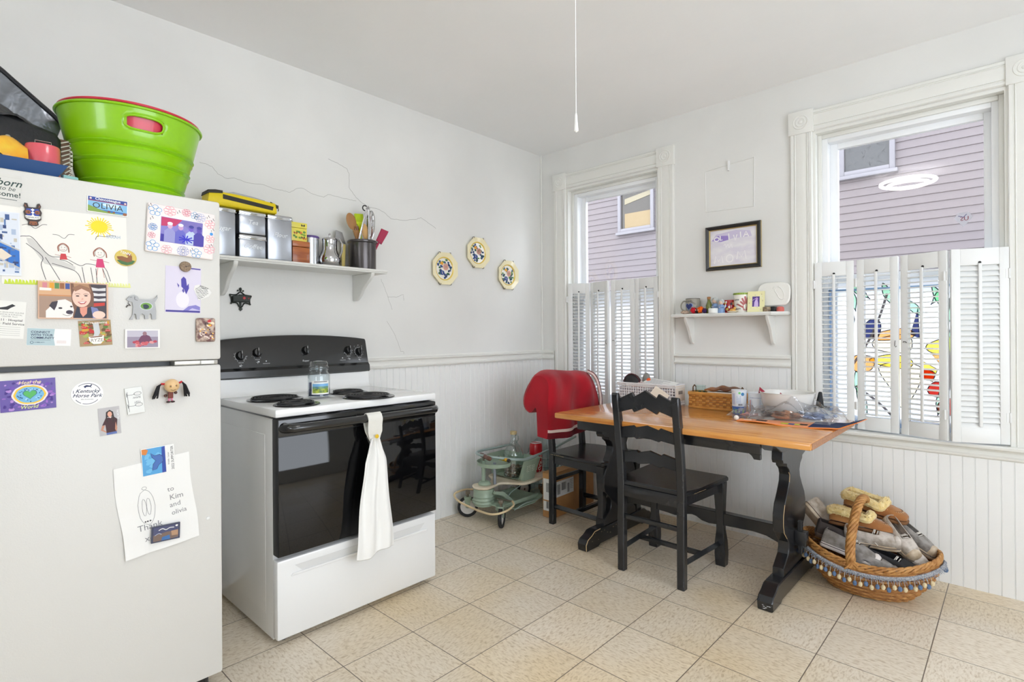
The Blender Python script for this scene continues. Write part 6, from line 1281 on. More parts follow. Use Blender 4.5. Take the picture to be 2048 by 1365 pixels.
# felt pennant hanging over the table corner
pn = thing('halloween_pennant', 'orange and navy felt pennant curling over the right end of the table', 'pennant', (1.93, -.50, ZT))
orf = mat((238, 130, 26), .85, sheen=.3, bump=(200, .5)); nvf = mat((30, 44, 84), .85, bump=(200, .5))
def penn(u, v):
    x = -.21+.50*u; y0 = -.075-.010*u; y1 = -.025+.15*u; y = y0+(y1-y0)*v+.05*u*u; z = .004+.004*math.sin(u*9)*(1-v)+(.035*max(0, u-.86)/.14*(1-v*.3))+.004*v
    return (x, y, z)
b = MB(); b.grid(lambda u, v: penn(u, v), 40, 8, orf, .003); b.build('orange_felt', pn)
b = MB(); b.grid(lambda u, v: tuple(V(penn(.62+.37*u, .10+.9*v))+V((0, 0, .0022))), 18, 6, nvf, .0015); b.build('navy_felt', pn)
b = MB()
for u0, v0, s_, c_ in ((.22, .45, .03, (30, 28, 30)), (.42, .35, .02, (200, 210, 60)), (.47, .35, .02, (36, 90, 160)), (.52, .35, .018, (210, 214, 90)), (.57, .4, .02, (30, 28, 30))):
    p = V(penn(u0, v0)); MB().box((p.x-s_, p.y-.010, p.z+.001), (p.x+s_*.6, p.y+.014, p.z+.0028), mat(c_, .8), .0005).build('applique', pn)
p = V(penn(.06, .5)); MB().box((p.x-.005, p.y-.006, p.z+.001), (p.x+.03, p.y+.002, p.z+.003), mat((236, 226, 206), .8)).build('applique', pn)
MB().ball((-.222, -.046, .0125), .0125, mat((240, 238, 232), .95, bump=(200, 1)), 14).build('pompom', pn)
# clear packaging with costume pieces
cl = glass_material((.94, .95, .97, 1), .08, .13)
def bag(label, cx, cy, cz, wx, wy, h, seed, rot, inner):
    t = thing('plastic_package', label, 'package', (cx, cy, cz), (0, 0, rot), 'clear plastic packages on the table'); rr = random.Random(seed); ph = [rr.uniform(0, 6) for _ in range(8)]
    def f(u, v, top=1):
        e = (math.sin(PI*u)*math.sin(PI*v))**.5; z = top*h*e*(1+.22*math.sin(u*13+ph[0])+.18*math.sin(v*11+u*7+ph[1])+.12*math.sin(u*29+v*17+ph[2])); return ((u-.5)*wx*(1+.04*math.sin(v*9+ph[3])), (v-.5)*wy*(1+.06*math.sin(u*8+ph[4])), .004+max(0, z))
    b = MB(); b.grid(lambda u, v: f(u, v), 34, 22, cl); b.build('clear_film', t, smooth=25)
    for k, (x, y, z, sx, sy, sz, c_, c2_) in enumerate(inner):
        b = MB(); m_ = mat(c_, .5, noise=(28, c2_), bump=(70, .8)); b.ball((x, y, z*.8), 1, m_, 16, (sx*.8, sy*.8, sz*.7))
        for q in range(16): a_ = rr.uniform(0, 2*PI); f_ = rr.uniform(.2, .8); b.ball((x+sx*f_*math.cos(a_), y+sy*f_*math.sin(a_), z+sz*rr.uniform(-.2, .9)), 1, m_, 8, (sx*rr.uniform(.14, .3), sy*rr.uniform(.14, .3), sz*rr.uniform(.4, .7)))
        b.build('costume_piece', t)
    return t
bag('large crinkled clear plastic package with brown fringed costume inside, right of the tubs', 1.925, -.430, ZT+.010, .36, .20, .080, 3, .12, [(-.02, -.015, .020, .085, .045, .018, (196, 132, 88), (84, 46, 28)), (.09, .02, .020, .07, .05, .016, (44, 56, 92), (110, 130, 170)), (-.10, .02, .014, .05, .04, .012, (110, 70, 60), (50, 36, 40))])
bag('smaller folded clear plastic package with pinkish card, left end of the pile', 1.735, -.440, ZT+.008, .17, .15, .045, 8, -.25, [(0, 0, .010, .055, .045, .008, (214, 150, 140), (130, 80, 84))])
bag('silvery clear plastic package with blue sheets under the black hat', 2.03, -.325, ZT+.010, .22, .17, .062, 12, .3, [(0, 0, .016, .075, .06, .013, (96, 128, 180), (200, 210, 226))])
ht = thing('toy_hat', 'small black pointed felt hat standing on the plastic packages', 'hat', (2.005, -.245, ZT+.060), (0, .05, 0))
MB().lathe([(0, 0), (.045, .001), (.045, .003), (.018, .005), (.015, .03), (.0085, .070), (.006, .076), (0, .077)], mat((26, 27, 30), .7), n=24).build('hat', ht)
# ------------------------------------------------ old baby walker used as a cart
mint = mat((160, 178, 158), .4, .15, bump=(90, .2), noise=(18, (148, 166, 148))); cream = mat((222, 212, 190), .45, noise=(12, (206, 192, 168))); bare = mat((120, 112, 100), .4, .7); tubec = mat((158, 176, 172), .3, .3)
ct = thing('baby_walker', 'vintage mint green metal baby walker on four wheels beside the corner chair', 'walker', (.26, -.90, 0))
def wheel(x, y, ang, nm='wheel'):
    b = MB(); b.X = Matrix.Translation((x, y, .066)) @ rz(ang) @ Matrix.Rotation(PI/2, 4, 'Y')
    b.lathe([(.048, -.006), (.053, -.011), (.061, -.011), (.0655, -.006), (.0655, .006), (.061, .011), (.053, .011), (.048, .006)], mat((30, 30, 31), .7), n=36, closed=True)
    o = wb(b, nm, ct)
    b = MB(); b.X = Matrix.Translation((x, y, .066)) @ rz(ang) @ Matrix.Rotation(PI/2, 4, 'Y'); b.lathe([(0, -.007), (.012, -.007), (.014, -.004), (.050, -.003), (.050, .003), (.014, .004), (.012, .007), (0, .007)], mat((214, 212, 208), .4, bump=(30, .3)), n=30); b.lathe([(0, -.009), (.008, -.009), (.008, .009), (0, .009)], bare, n=12); wb(b, 'hub', o)
wheel(.115, -.900, -.75); wheel(.418, -.895, .55); wheel(.12, -.36, 0); wheel(.405, -.36, 0)
b = MB()
for x, a in ((.115, -.75), (.418, .55)):
    for s_ in (-1, 1):
        b.X = Matrix.Translation((x, -.9, 0)) @ rz(a); b.prism([(-.012, .062), (.012, .062), (.022, .125), (-.022, .125)], 'x', s_*.014, s_*.017, mint)
    b.box((-.018, -.024, .125), (.018, .024, .131), mint, .002); b.cyl((0, 0, .131), (0, 0, .165), .008, bare, 10)
    b.box((-.014, -.014, .150), (.014, .014, .170), bare, .002)
b.X = Matrix(); wb(b, 'wheel_fork', ct)
b = MB(); bp2 = spline([(.10, -.80, .150), (.055, -.87, .158), (.060, -.965, .150), (.14, -1.00, .130), (.24, -.995, .112), (.34, -.990, .104), (.43, -.985, .106), (.475, -.925, .118), (.465, -.84, .132), (.42, -.80, .14)], 6); b.tube(bp2, .0065, mat((214, 192, 152), .5), 8); wb(b, 'bumper_wire', ct)
b = MB(); b.tube([(.10, -.80, .15), (.20, -.85, .155)], .004, bare, 6); b.tube([(.42, -.80, .14), (.33, -.85, .15)], .004, bare, 6); b.box((.09, -.815, .14), (.135, -.785, .165), bare, .003); wb(b, 'bumper_clamp', ct)
b = MB(); b.lathe([(0, .108), (.060, .108), (.064, .112), (.064, .122), (.067, .127), (.064, .132), (.064, .142), (.067, .147), (.064, .152), (.064, .162), (.067, .168), (.064, .174), (.066, .215), (0, .217)], mint, (.26, -.895, 0), 32); wb(b, 'front_barrel', ct)
b = MB(); b.prism([(p.x, p.y) for p in spline([(.195, -.93, 0), (.26, -.968, 0), (.325, -.93, 0), (.320, -.86, 0), (.305, -.79, 0), (.36, -.735, 0), (.425, -.69, 0), (.425, -.56, 0), (.39, -.40, 0), (.26, -.36, 0), (.13, -.40, 0), (.10, -.56, 0), (.10, -.69, 0), (.16, -.735, 0), (.215, -.79, 0), (.20, -.86, 0)], 4, True)], 'z', .217, .233, cream, .005); wb(b, 'seat_board', ct, smooth=40)
b = MB(); b.lathe([(.040, .233), (.042, .240), (.034, .252), (.020, .258), (0, .258)], mint, (.258, -.885, 0), 24); b.cyl((.255, -.89, .25), (.255, -.89, .385), .0125, mint, 14); b.cyl((.300, -.835, .233), (.300, -.835, .37), .010, mat((150, 156, 166), .35, .4), 12); b.cyl((.255, -.89, .38), (.255, -.89, .405), .006, bare, 8); wb(b, 'post', ct)
b = MB(); b.lathe([(0, .352), (.108, .352), (.116, .356), (.120, .378), (.116, .378), (.112, .360), (0, .358)], mint, (.295, -.835, 0), 40, sx=1.0, sy=.85); wb(b, 'round_tray', ct)
b = MB(); wg = mat((110, 70, 54), .45, noise=(16, (84, 50, 38)))
b.X = Matrix.Translation((.262, -.880, .408)) @ rz(-.35)
b.tube([(-.078, 0, 0), (-.070, 0, 0), (-.04, 0, 0), (-.012, 0, 0), (0, 0, 0), (.012, 0, 0), (.04, 0, 0), (.070, 0, 0), (.078, 0, 0)], [.008, .013, .0145, .012, .015, .012, .0145, .013, .008], wg, 12); wb(b, 'wooden_handgrip', ct)
b = MB(); 
for k, (x, c_) in enumerate(((.30, (60, 44, 40)), (.322, (214, 168, 40)), (.352, (230, 190, 40)), (.378, (210, 160, 40)), (.405, (40, 40, 40)))): b.ball((x, -.800-.02*k/5, .394), .0115, mat(c_, .4), 12, (1.3, 1, 1))
b.cyl((.285, -.797, .394), (.42, -.822, .394), .003, bare, 6); wb(b, 'bead_row', ct)
b = MB(); b.tube(spline([(.435, -.16, .455), (.432, -.42, .410), (.430, -.66, .385), (.415, -.735, .388), (.37, -.80, .398), (.29, -.87, .410), (.19, -.875, .412), (.12, -.80, .410), (.095, -.6, .400), (.095, -.46, .396), (.100, -.425, .34), (.115, -.43, .240)], 7), .0085, tubec, 10); b.tube([(.435, -.16, .455), (.47, .0-.14, .52), (.435, -.14, .56)], .0085, tubec, 10) if False else None
wb(b, 'guard_rail', ct)
b = MB(); b.tube([(.43, -.18, .36), (.425, -.33, .27), (.42, -.43, .19)], .009, tubec, 10); b.tube([(.10, -.18, .36), (.10, -.33, .27), (.10, -.43, .19)], .009, tubec, 10); wb(b, 'handle_strut', ct)
# metal basket of the seat: tapered pan, open towards the tray
b = MB(); bot = [(.125, -.665), (.395, -.665), (.395, -.565), (.125, -.565)]; tp = [(.095, -.700), (.425, -.700), (.428, -.535), (.092, -.535)]
def lerp(a, c, t): return (a[0]+(c[0]-a[0])*t, a[1]+(c[1]-a[1])*t)
for k in range(1, 4):
    a0, a1, c0, c1_ = bot[k], bot[(k+1) % 4], tp[k], tp[(k+1) % 4]
    b.grid(lambda u, v: (*lerp(lerp(a0, a1, u), lerp(c0, c1_, u), v), .234+.135*v), 6, 4, mint, .002)
b.grid(lambda u, v: (*lerp(lerp(bot[0], bot[1], u), lerp(tp[0], tp[1], u), v), .234+.13*v*max(.10, 1-2.2*math.sin(PI*u))), 24, 4, mint, .002)
b.tube([(tp[1][0], tp[1][1], .368), (tp[2][0], tp[2][1], .370), (tp[3][0], tp[3][1], .370), (tp[0][0], tp[0][1], .368)], .004, mint, 6); b.box((.125, -.665, .2335), (.395, -.565, .236), mint); wb(b, 'seat_basket', ct)
b = MB()
for j in range(4):
    for k in range(5): b.cyl((.4225+.0012*j, -.665+k*.016, .30+j*.011), (.4265+.0012*j, -.665+k*.016, .30+j*.011), .0028, mat((206, 214, 200), .5), 6)
wb(b, 'drilled_holes', ct)
# lower foot pan with turned-up rear lip
b = MB(); b.grid(lambda u, v: (.125+.29*u, -.80+.30*v, .072+.035*max(0, v-.72)/.28+.012*max(0, .12-v)/.12+.010*abs(2*u-1)**4), 14, 14, mint, .003); wb(b, 'foot_pan', ct)
b = MB(); b.tube(spline([(.415, -.78, .078), (.44, -.70, .110), (.435, -.60, .105), (.425, -.52, .11), (.43, -.45, .17), (.40, -.42, .21)], 5), .003, tubec, 6); b.tube(spline([(.30, -.74, .09), (.31, -.70, .15), (.35, -.62, .20)], 4), .003, tubec, 6); wb(b, 'pan_wire', ct)
b = MB(); b.prism([(-.82, .165), (-.70, .08), (-.68, .086), (-.80, .185), (-.88, .205), (-.89, .19)], 'x', .335, .349, mint, .002); b.box((.15, -.90, .118), (.40, -.80, .124), mint, .002); b.box((.15, -.895, .095), (.165, -.50, .118), mint, .002); b.box((.365, -.895, .095), (.38, -.50, .118), mint, .002); wb(b, 'chassis', ct)
b = MB(); b.lathe([(0, -.004), (.075, -.004), (.075, .004), (0, .004)], mint, n=30); M_ = Matrix.Translation((.432, -.40, .165)) @ Matrix.Rotation(PI/2, 4, 'Y'); b.v = [M_ @ p for p in b.v]; b.cyl((.432, -.40, .165), (.448, -.40, .165), .02, mat((150, 140, 110), .4, .6), 6); b.ball((.448, -.40, .185), .010, bare, 8); wb(b, 'side_disc', ct)
# gallon jug with coins
jg = thing('glass_jug', 'clear glass gallon jug with coins in the walker basket', 'jug', (.262, -.618, .237))
jgm = glass_material((.86, .92, .91, 1), .02, .13)
MB().lathe([(0, .001), (.058, .001), (.066, .01), (.067, .05), (.067, .14), (.060, .17), (.042, .20), (.024, .225), (.018, .245), (.018, .275), (.021, .277), (.021, .284), (.017, .285)], jgm, n=44, ms='open').build('jug', jg)
MB().tube([(.019, 0, .272), (.030, 0, .280), (.042, 0, .270), (.043, 0, .248), (.032, 0, .232), (.026, 0, .226)], .0045, jgm, 8).build('finger_ring', jg)
MB().lathe([(0, .277), (.0225, .277), (.0225, .297), (0, .298)], mat((196, 176, 130), .5), n=24).build('cap', jg)
b = MB(); random.seed(11); cmats = [mat((150, 136, 120), .3, .8), mat((122, 84, 62), .35, .8), mat((176, 172, 166), .3, .85), mat((96, 84, 74), .4, .7)]
b.lathe([(0, .004), (.056, .004), (.0635, .012), (.064, .052), (0, .056)], cmats[3], n=30)
for k in range(330):
    a = random.uniform(0, 2*PI)
    if k < 210: r, z = .0625, random.uniform(.008, .056); M_ = Matrix.Translation((r*math.cos(a), r*math.sin(a), z)) @ rz(a) @ Matrix.Rotation(PI/2+random.uniform(-.5, .5), 4, 'Y')
    else: r, z = random.uniform(0, .056), .058+random.uniform(0, .005); M_ = Matrix.Translation((r*math.cos(a), r*math.sin(a), z)) @ Matrix.Rotation(random.uniform(-.4, .4), 4, 'X') @ Matrix.Rotation(random.uniform(-.4, .4), 4, 'Y')
    b.X = M_; b.lathe([(0, -.0007), (.0085, -.0007), (.0085, .0007), (0, .0007)], random.choice(cmats), n=9)
o = b.build('coins'); o.location = (.262, -.618, .237); tag(o, 'heap of small coins filling the bottom of the glass gallon jug', 'coins'); o['kind'] = 'stuff'
# cola can bank
ck = thing('cola_can_bank', 'tall red can-shaped bank with white script behind the jug', 'bank', (.285, -.415, .2335))
b = MB(); b.lathe([(0, 0), (.036, 0), (.042, .008), (.044, .015), (.044, .180), (.041, .190), (.037, .196)], mat((190, 16, 30), .28, coat=.4), n=36); b.build('can', ck)
b = MB(); b.lathe([(.0375, .194), (.0375, .200), (.035, .201), (.033, .196), (0, .195)], mat((200, 200, 202), .3, .8), n=30); b.build('silver_top', ck)
b = MB()
def d6(b): b.text('Coca-Cola', (.030, .075), .044, K(240, 238, 236), .0006, shear=.3, rot=PI/2.6, bold=.6); b.line([(-.005, .03), (.02, .045), (.045, .04)], .004, K(240, 238, 236), .0006)
on_cyl(b, .0441, -PI/2+.9, d6); b.build('script', ck, smooth=0, recalc=False)
# carboy in the corner
cb = thing('glass_carboy', 'big clear glass carboy standing in the room corner behind the walker', 'carboy', (.155, -.175, 0))
MB().lathe([(0, .002), (.105, .002), (.122, .02), (.125, .06), (.125, .27), (.115, .33), (.080, .385), (.040, .42), (.026, .44), (.026, .475), (.031, .478), (.031, .490), (.026, .491)], glass_material((.82, .90, .91, 1), .02, .12), n=48, ms='open').build('bottle', cb)
b = MB()
for z in (.10, .16, .22, .28): b.tube([(.126*math.cos(k*PI/20), .126*math.sin(k*PI/20), z) for k in range(40)], .0022, glass((.80, .90, .92, 1)), 5, closed=True)
b.build('moulded_ring', cb)
# wire bottle stand with clamp seen beside the carboy
# cardboard box under the chair
kb = mat((190, 142, 92), .75, noise=(9, (178, 130, 80))); 
bxx = thing('cardboard_box', 'narrow brown shipping box with barcode labels under the corner chair', 'box', (.512, -.335, 0), (0, 0, .03))
b = MB(); b.box((-.045, -.235, .002), (.040, .235, .285), kb, .002); b.build('carton', bxx)
b = MB(); b.box((-.045, -.235, .287), (.040, -.06, .290), kb); b.add([(-.045, -.235, .287), (.04, -.235, .287), (.075, -.235, .262), (.075, .2, .262), (.04, .2, .287), (-.045, .2, .287)], [(0, 1, 4, 5), (1, 2, 3, 4)], mat((176, 128, 78), .75)); b.box((.0405, -.235, .245), (.041, .235, .250), mat((150, 104, 60), .7)); b.build('flap', bxx, smooth=0)
def barcode(b, x0, y0, w_, h_, seed):
    rr = random.Random(seed); x = x0
    while x < x0+w_: t_ = rr.choice([.001, .0018, .0028]); b.poly(Q(x, y0, min(x+t_, x0+w_), y0+h_), K(34, 34, 38), .0012); x += t_+rr.choice([.001, .0016])
b = MB(); b.X = Matrix.Translation((-.0025, -.2352, .145)) @ FY; b.box((-.036, -.10, 0), (.036, .105, .0008), mat((232, 232, 230), .5)); barcode(b, -.012, .02, .026, .06, 1); barcode(b, -.012, -.085, .02, .045, 3); b.line([(-.036, -.035), (.036, -.035)], .008, kb, .0013); b.build('end_label', bxx, smooth=0, recalc=False)
b = MB(); b.X = Matrix.Translation((.0403, -.10, .175)) @ FX; b.box((-.11, -.045, 0), (.09, .055, .0008), mat((230, 230, 228), .5)); barcode(b, -.095, -.03, .035, .065, 4); barcode(b, -.045, -.01, .05, .05, 5); barcode(b, .02, -.035, .02, .06, 6)
for k in range(6): b.line([(.048, .04-k*.011), (.082, .04-k*.011)], .002, K(60, 60, 64), .0012)
b.build('shipping_label', bxx, smooth=0, recalc=False)
b = MB(); b.X = Matrix.Translation((.0403, .10, .175)) @ FX; b.disc((0, 0), .040, K(44, 46, 44), .0006, 30, .062); b.disc((.004, 0), .030, K(150, 122, 88), .0009, 26, .05); b.poly([(-.02, -.03), (.01, -.045), (.02, .02), (.0, .045)], K(56, 56, 54), .0012); b.build('round_emblem', bxx, smooth=0, recalc=False)
# low wicker basket and chrome basket behind the walker
lw = thing('wicker_tray', 'low dark brown wicker tray on the floor behind the walker', 'tray', (.315, -.235, 0))
b = MB(); wkm = mat((120, 84, 48), .7, bump=(200, .8))
for j in range(7): b.tube([((.10+.006*j+.003*math.sin(k*PI/2.5+j*PI))*math.cos(k*PI/20), (.075+.006*j+.003*math.sin(k*PI/2.5+j*PI))*math.sin(k*PI/20)*.9, .008+j*.013) for k in range(40)], .006, wkm, 6, closed=True)
b.lathe([(0, .002), (.10, .002), (.10, .006), (0, .006)], wkm, n=30, sy=.7); b.build('wicker', lw)
# ------------------------------------------------ on top of the refrigerator
tubm = mat((140, 200, 8), .28, coat=.35); tubr = mat((206, 40, 66), .3, coat=.3)
def oval_tub(label, z0, h, a0, a1, m, hole, group_, ribs=True):
    t = thing('party_tub', label, 'tub', (.50, -2.792, z0), (0, 0, 0), group_)
    b = MB(); N_ = 72; zs = [0, .01, .035, .045, .052, .058, .064, .072, .105, .112, .118, .126, .132, .14, .158, .164, .171, .178, .184, .19, .215, .225, .245, .262, .278, .288, .292]
    rib = {.045: .002, .052: -.002, .058: .003, .064: -.002, .112: .002, .118: -.002, .126: .003, .132: -.002, .164: .002, .171: -.002, .178: .003, .184: -.002}
    vs = []; fs = []
    for z in zs:
        f = z/.292; a = a0[0]+(a1[0]-a0[0])*f**.9+rib.get(z, 0)*ribs*1.5; c = a0[1]+(a1[1]-a0[1])*f**.9+rib.get(z, 0)*ribs*1.5
        for k in range(N_): th = 2*PI*k/N_; vs.append((c*math.cos(th), a*math.sin(th), h*f))
    K_ = len(zs)
    def hid(k, i):
        if not hole: return False
        th = (k+.5)/N_*2*PI; z = (zs[i]+zs[i+1])/2; return .225 < z < .262 and abs(((th+.02+PI) % (2*PI))-PI) < .25
    for i in range(K_-1):
        for k in range(N_):
            if not hid(k, i): fs.append((i*N_+k, i*N_+(k+1) % N_, (i+1)*N_+(k+1) % N_, (i+1)*N_+k))
    fs.append(list(range(N_))[::-1]); b.add(vs, fs, m); o = b.build('shell', t, smooth=50, recalc=False)
    sd_ = o.modifiers.new('thickness', 'SOLIDIFY'); sd_.thickness = .0025; sd_.offset = -1
    b = MB(); b.tube([((a1[1]+.002)*math.cos(2*PI*k/N_), (a1[0]+.002)*math.sin(2*PI*k/N_), h) for k in range(N_)], .0045, m, 8, closed=True); b.build('rolled_rim', t)
    if hole:
        b = MB(); f = (.2435)/.292; A = a0[0]+(a1[0]-a0[0])*f**.9; Cc = a0[1]+(a1[1]-a0[1])*f**.9; pts = []
        for k in range(28):
            q = 2*PI*k/28; th = -.02+.285*math.copysign(abs(math.cos(q))**.7, math.cos(q)); zz = .2435+.0225*math.copysign(abs(math.sin(q))**.7, math.sin(q))-.0; g = zz/.292
            pts.append(((Cc+(zz-.2435)*.25+.0005)*math.cos(th), (A+(zz-.2435)*.3+.0005)*math.sin(th), h*g))
        b.tube(pts, .0035, m, 6, closed=True); b.build('handle_hole_rim', t)
    return t
oval_tub('big lime green oval plastic tub on top of the refrigerator', 1.640, .280, (.136, .110), (.205, .185), tubm, True, 'nested oval tubs')
oval_tub('red oval plastic tub nested inside the lime green tub, only its rim showing', 1.655, .276, (.128, .102), (.198, .178), tubr, False, 'nested oval tubs', False)
bt_ = thing('blue_tray', 'shallow dark blue tray at the left on top of the refrigerator', 'tray', (.58, -3.13, 1.6385))
blu = mat((38, 76, 128), .5)
b = MB(); a_, c_ = [(-.155, -.17), (.155, -.17), (.155, .105), (-.155, .105)], [(-.175, -.19), (.175, -.19), (.175, .130), (-.175, .130)]
for k in range(4): b.grid(lambda u, v: (*lerp(lerp(a_[k], a_[(k+1) % 4], u), lerp(c_[k], c_[(k+1) % 4], u), v), .001+.036*v), 3, 2, blu, .002)
b.box((-.155, -.17, 0), (.155, .105, .003), blu); b.build('tray_body', bt_, smooth=0)
cg = thing('cooler_bag', 'open black insulated lunch bag with shiny lining on top of the refrigerator', 'bag', (.44, -3.12, 1.642))
bkn = mat((26, 27, 31), .6, bump=(40, .6)); foil = mat((120, 124, 130), .22, .85, bump=(16, 1.2)); 
b = MB(); b.prism([(-.20, 0), (.118, 0), (.128, .02), (.128, .155), (.115, .175), (.04, .195), (-.08, .222), (-.20, .235)], 'x', -.10, .135, bkn, .014); b.build('bag_body', cg, smooth=50)
b = MB(); lidp = [(p.x, p.y) for p in spline([(-.16, .435, 0), (-.08, .435, 0), (-.01, .405, 0), (.04, .365, 0), (.09, .322, 0), (.13, .288, 0), (.156, .262, 0)], 5)]
b.prism(lidp+[(.13, .175), (.0, .20), (-.16, .22)], 'x', -.08, -.062, foil, .002); b.build('foil_lid', cg, smooth=40)
b = MB(); b.tube([(-.060, y, z) for y, z in lidp], .006, mat((30, 32, 36), .4), 8); b.tube([(-.070, y, z+.009) for y, z in lidp], .004, mat((44, 46, 52), .3), 8); b.build('lid_piping', cg)
b = MB(); b.grid(lambda u, v: (.02+.11*v-.02*math.sin(u*8), -.20+.30*u, .235-.06*u+.055*(1-v)*math.sin(PI*min(1, u*1.05))+.010*math.sin(u*19+v*6)), 20, 8, mat((30, 30, 34), .45, bump=(30, 1.0)), .006); b.build('mesh_flap', cg)
b = MB(); b.tube([(.142, -.06, .128), (.143, .04, .108), (.142, .10, .095)], .0022, mat((120, 118, 112), .4, .5), 6); zm = mat((206, 200, 188), .3, .6); b.ball((.146, .005, .130), .007, zm, 10); b.box((.143, .006, .088), (.148, .013, .128), zm, .002); b.build('zipper', cg)
b = MB(); b.box((.128, -.19, .06), (.140, -.055, .15), mat((34, 35, 38), .9, bump=(300, 1)), .003); b.build('side_pocket', cg)
og_ = thing('orange_bag', 'crumpled orange and yellow plastic bag in the blue tray', 'bag', (.655, -3.125, 1.645))
b = MB(); b.grid(lambda u, v: (-.05+.10*v, -.12+.165*u, 0.002+.125*math.sin(PI*min(1, v*1.0))**.6*(1-.25*u)+.008*math.sin(u*14+v*6)), 22, 12, mat((240, 150, 24), .3, coat=.3, noise=(9, (244, 206, 60)), bump=(24, 1))); b.build('bag_film', og_, smooth=50)
b = MB(); b.tube([(p.x, p.y, p.z) for p in spline([(.055, -.11, .078), (.056, -.06, .070), (.056, -.02, .048), (.057, .02, .012), (.057, .06, .003)], 5)], .0028, mat((20, 20, 22), .4), 6); b.build('black_strap', og_)
pk_ = thing('pink_tin', 'round coral pink tin with a small wire handle in the blue tray', 'tin', (.655, -3.045, 1.6435))
pkm = mat((222, 92, 104), .22, coat=.5)
MB().lathe([(0, 0), (.0385, 0), (.040, .003), (.040, .096), (.0385, .100), (0, .101)], pkm, n=44).build('tin_body', pk_)
b = MB(); b.tube([(.01, -.018, .100), (.01, -.018, .113), (.01, .018, .113), (.01, .018, .100)], .0013, mat((200, 200, 198), .25, .9), 6); b.build('wire_handle', pk_)
tl = thing('teal_packet', 'small pale teal packet lying behind the pink tin', 'packet', (.60, -2.992, 1.6435), (0, 0, .3)); MB().box((-.05, -.022, 0), (.05, .018, .030), mat((150, 206, 204), .5), .004).build('packet_body', tl)
wc = thing('wooden_crate', 'brown wooden crate with white toothed trim between lunch bag and green tub', 'crate', (.42, -2.975, 1.6415))
b = MB(); wdk = mat((112, 84, 60), .6, noise=(8, (92, 66, 46), (1, 1, 6))); b.box((-.11, -.028, 0), (.11, .012, .17), wdk, .002); b.build('crate_side', wc)
b = MB()
for k in range(12): z = .012+k*.013; b.prism([(.012+k*.0006, z), (.016, z+.012), (.0065, z+.006)], 'x', .108, .112, mat((226, 222, 210), .6)); b.tube([(.111, .004-.002*k, z), (.111, .010, z+.013)], .002, mat((226, 222, 210), .6), 5)
b.build('toothed_trim', wc, smooth=0)
# ------------------------------------------------ wicker basket with shoes
wk1 = mat((192, 142, 82), .5, noise=(40, (160, 108, 54)), bump=(220, .6)); wk2 = mat((132, 84, 42), .55, noise=(40, (170, 116, 60)), bump=(220, .6))
BX, BY = 2.222, -.330; TILT = Matrix.Translation((0, 0, 0))
sb = thing('wicker_basket', 'oval wicker basket with pompom trim piled with shoes under the right window', 'basket', (BX, BY, 0), (0, 0, .13))
RA, RB, HB = .262, .178, .170
def rim_pt(th, s_, z): return (RA*s_*math.cos(th), RB*s_*math.sin(th), z)
def dip(th): return .055*abs(math.cos(th))**2.2       # the rim rises towards both ends
b = MB(); rows = 15; n = 120
for j in range(rows):
    f = j/(rows-1); s_ = .60+.40*math.sin(f*PI/2)**.9
    pts = [rim_pt(2*PI*k/n, s_+.014*math.sin(k*PI*44/n+j*PI), .008+f*(HB-.03+dip(2*PI*k/n))) for k in range(n)]
    b.tube(pts, .0062, wk2 if j % 2 else wk1, 6, closed=True)
b.build('woven_side', sb, smooth=60)
b = MB()
for k in range(44):
    th = 2*PI*k/44; b.tube([rim_pt(th, .60+.40*math.sin(f*PI/2)**.9, .008+f*(HB-.03+dip(th))) for f in [i/8 for i in range(9)]], .0035, wk2, 5)
b.poly([rim_pt(2*PI*k/40, .60, 0)[:2] for k in range(40)], wk2, .006); b.build('stakes', sb)
b = MB()
for q in range(5):
    pts = [rim_pt(2*PI*k/160, 1.005+.016*math.cos(k*PI/8+q*2*PI/5), HB-.012+dip(2*PI*k/160)+.013*math.sin(k*PI/8+q*2*PI/5)) for k in range(160)]
    b.tube(pts, .0055, wk1, 6, closed=True)
b.build('braided_rim', sb, smooth=60)
b = MB(); hx = -.055; cen = spline([(hx, -RB*.98, HB-.02), (hx-.005, -RB*.92, HB+.06), (hx+.005, -RB*.72, HB+.155), (hx+.02, -RB*.38, HB+.225), (hx+.035, 0, HB+.245), (hx+.04, RB*.4, HB+.222), (hx+.035, RB*.75, HB+.15), (hx+.03, RB*.98, HB)], 10)
for q in range(6):
    pts = []
    for i, p in enumerate(cen):
        t = (cen[min(i+1, len(cen)-1)]-cen[max(i-1, 0)]).normalized(); u = V((1, 0, 0)); u = (u-t*t.dot(u)).normalized(); w2 = t.cross(u); a = i*.42+q*PI/3; pts.append(p+(u*math.cos(a)*1.1+w2*math.sin(a)*.8)*.0125)
    b.tube(pts, .0068, wk1, 6)
b.build('twisted_handle', sb, smooth=60)
b = MB()
for q in range(7): a = -.2+q*.07; b.tube([(hx-.025+.008*q, -RB*1.03, HB-.03+.004*q), (hx, -RB*1.05, HB+.005+.003*q), (hx+.025-.006*q, -RB*1.03, HB-.015+.006*q)], .004, wk1, 5)
b.build('handle_binding', sb)
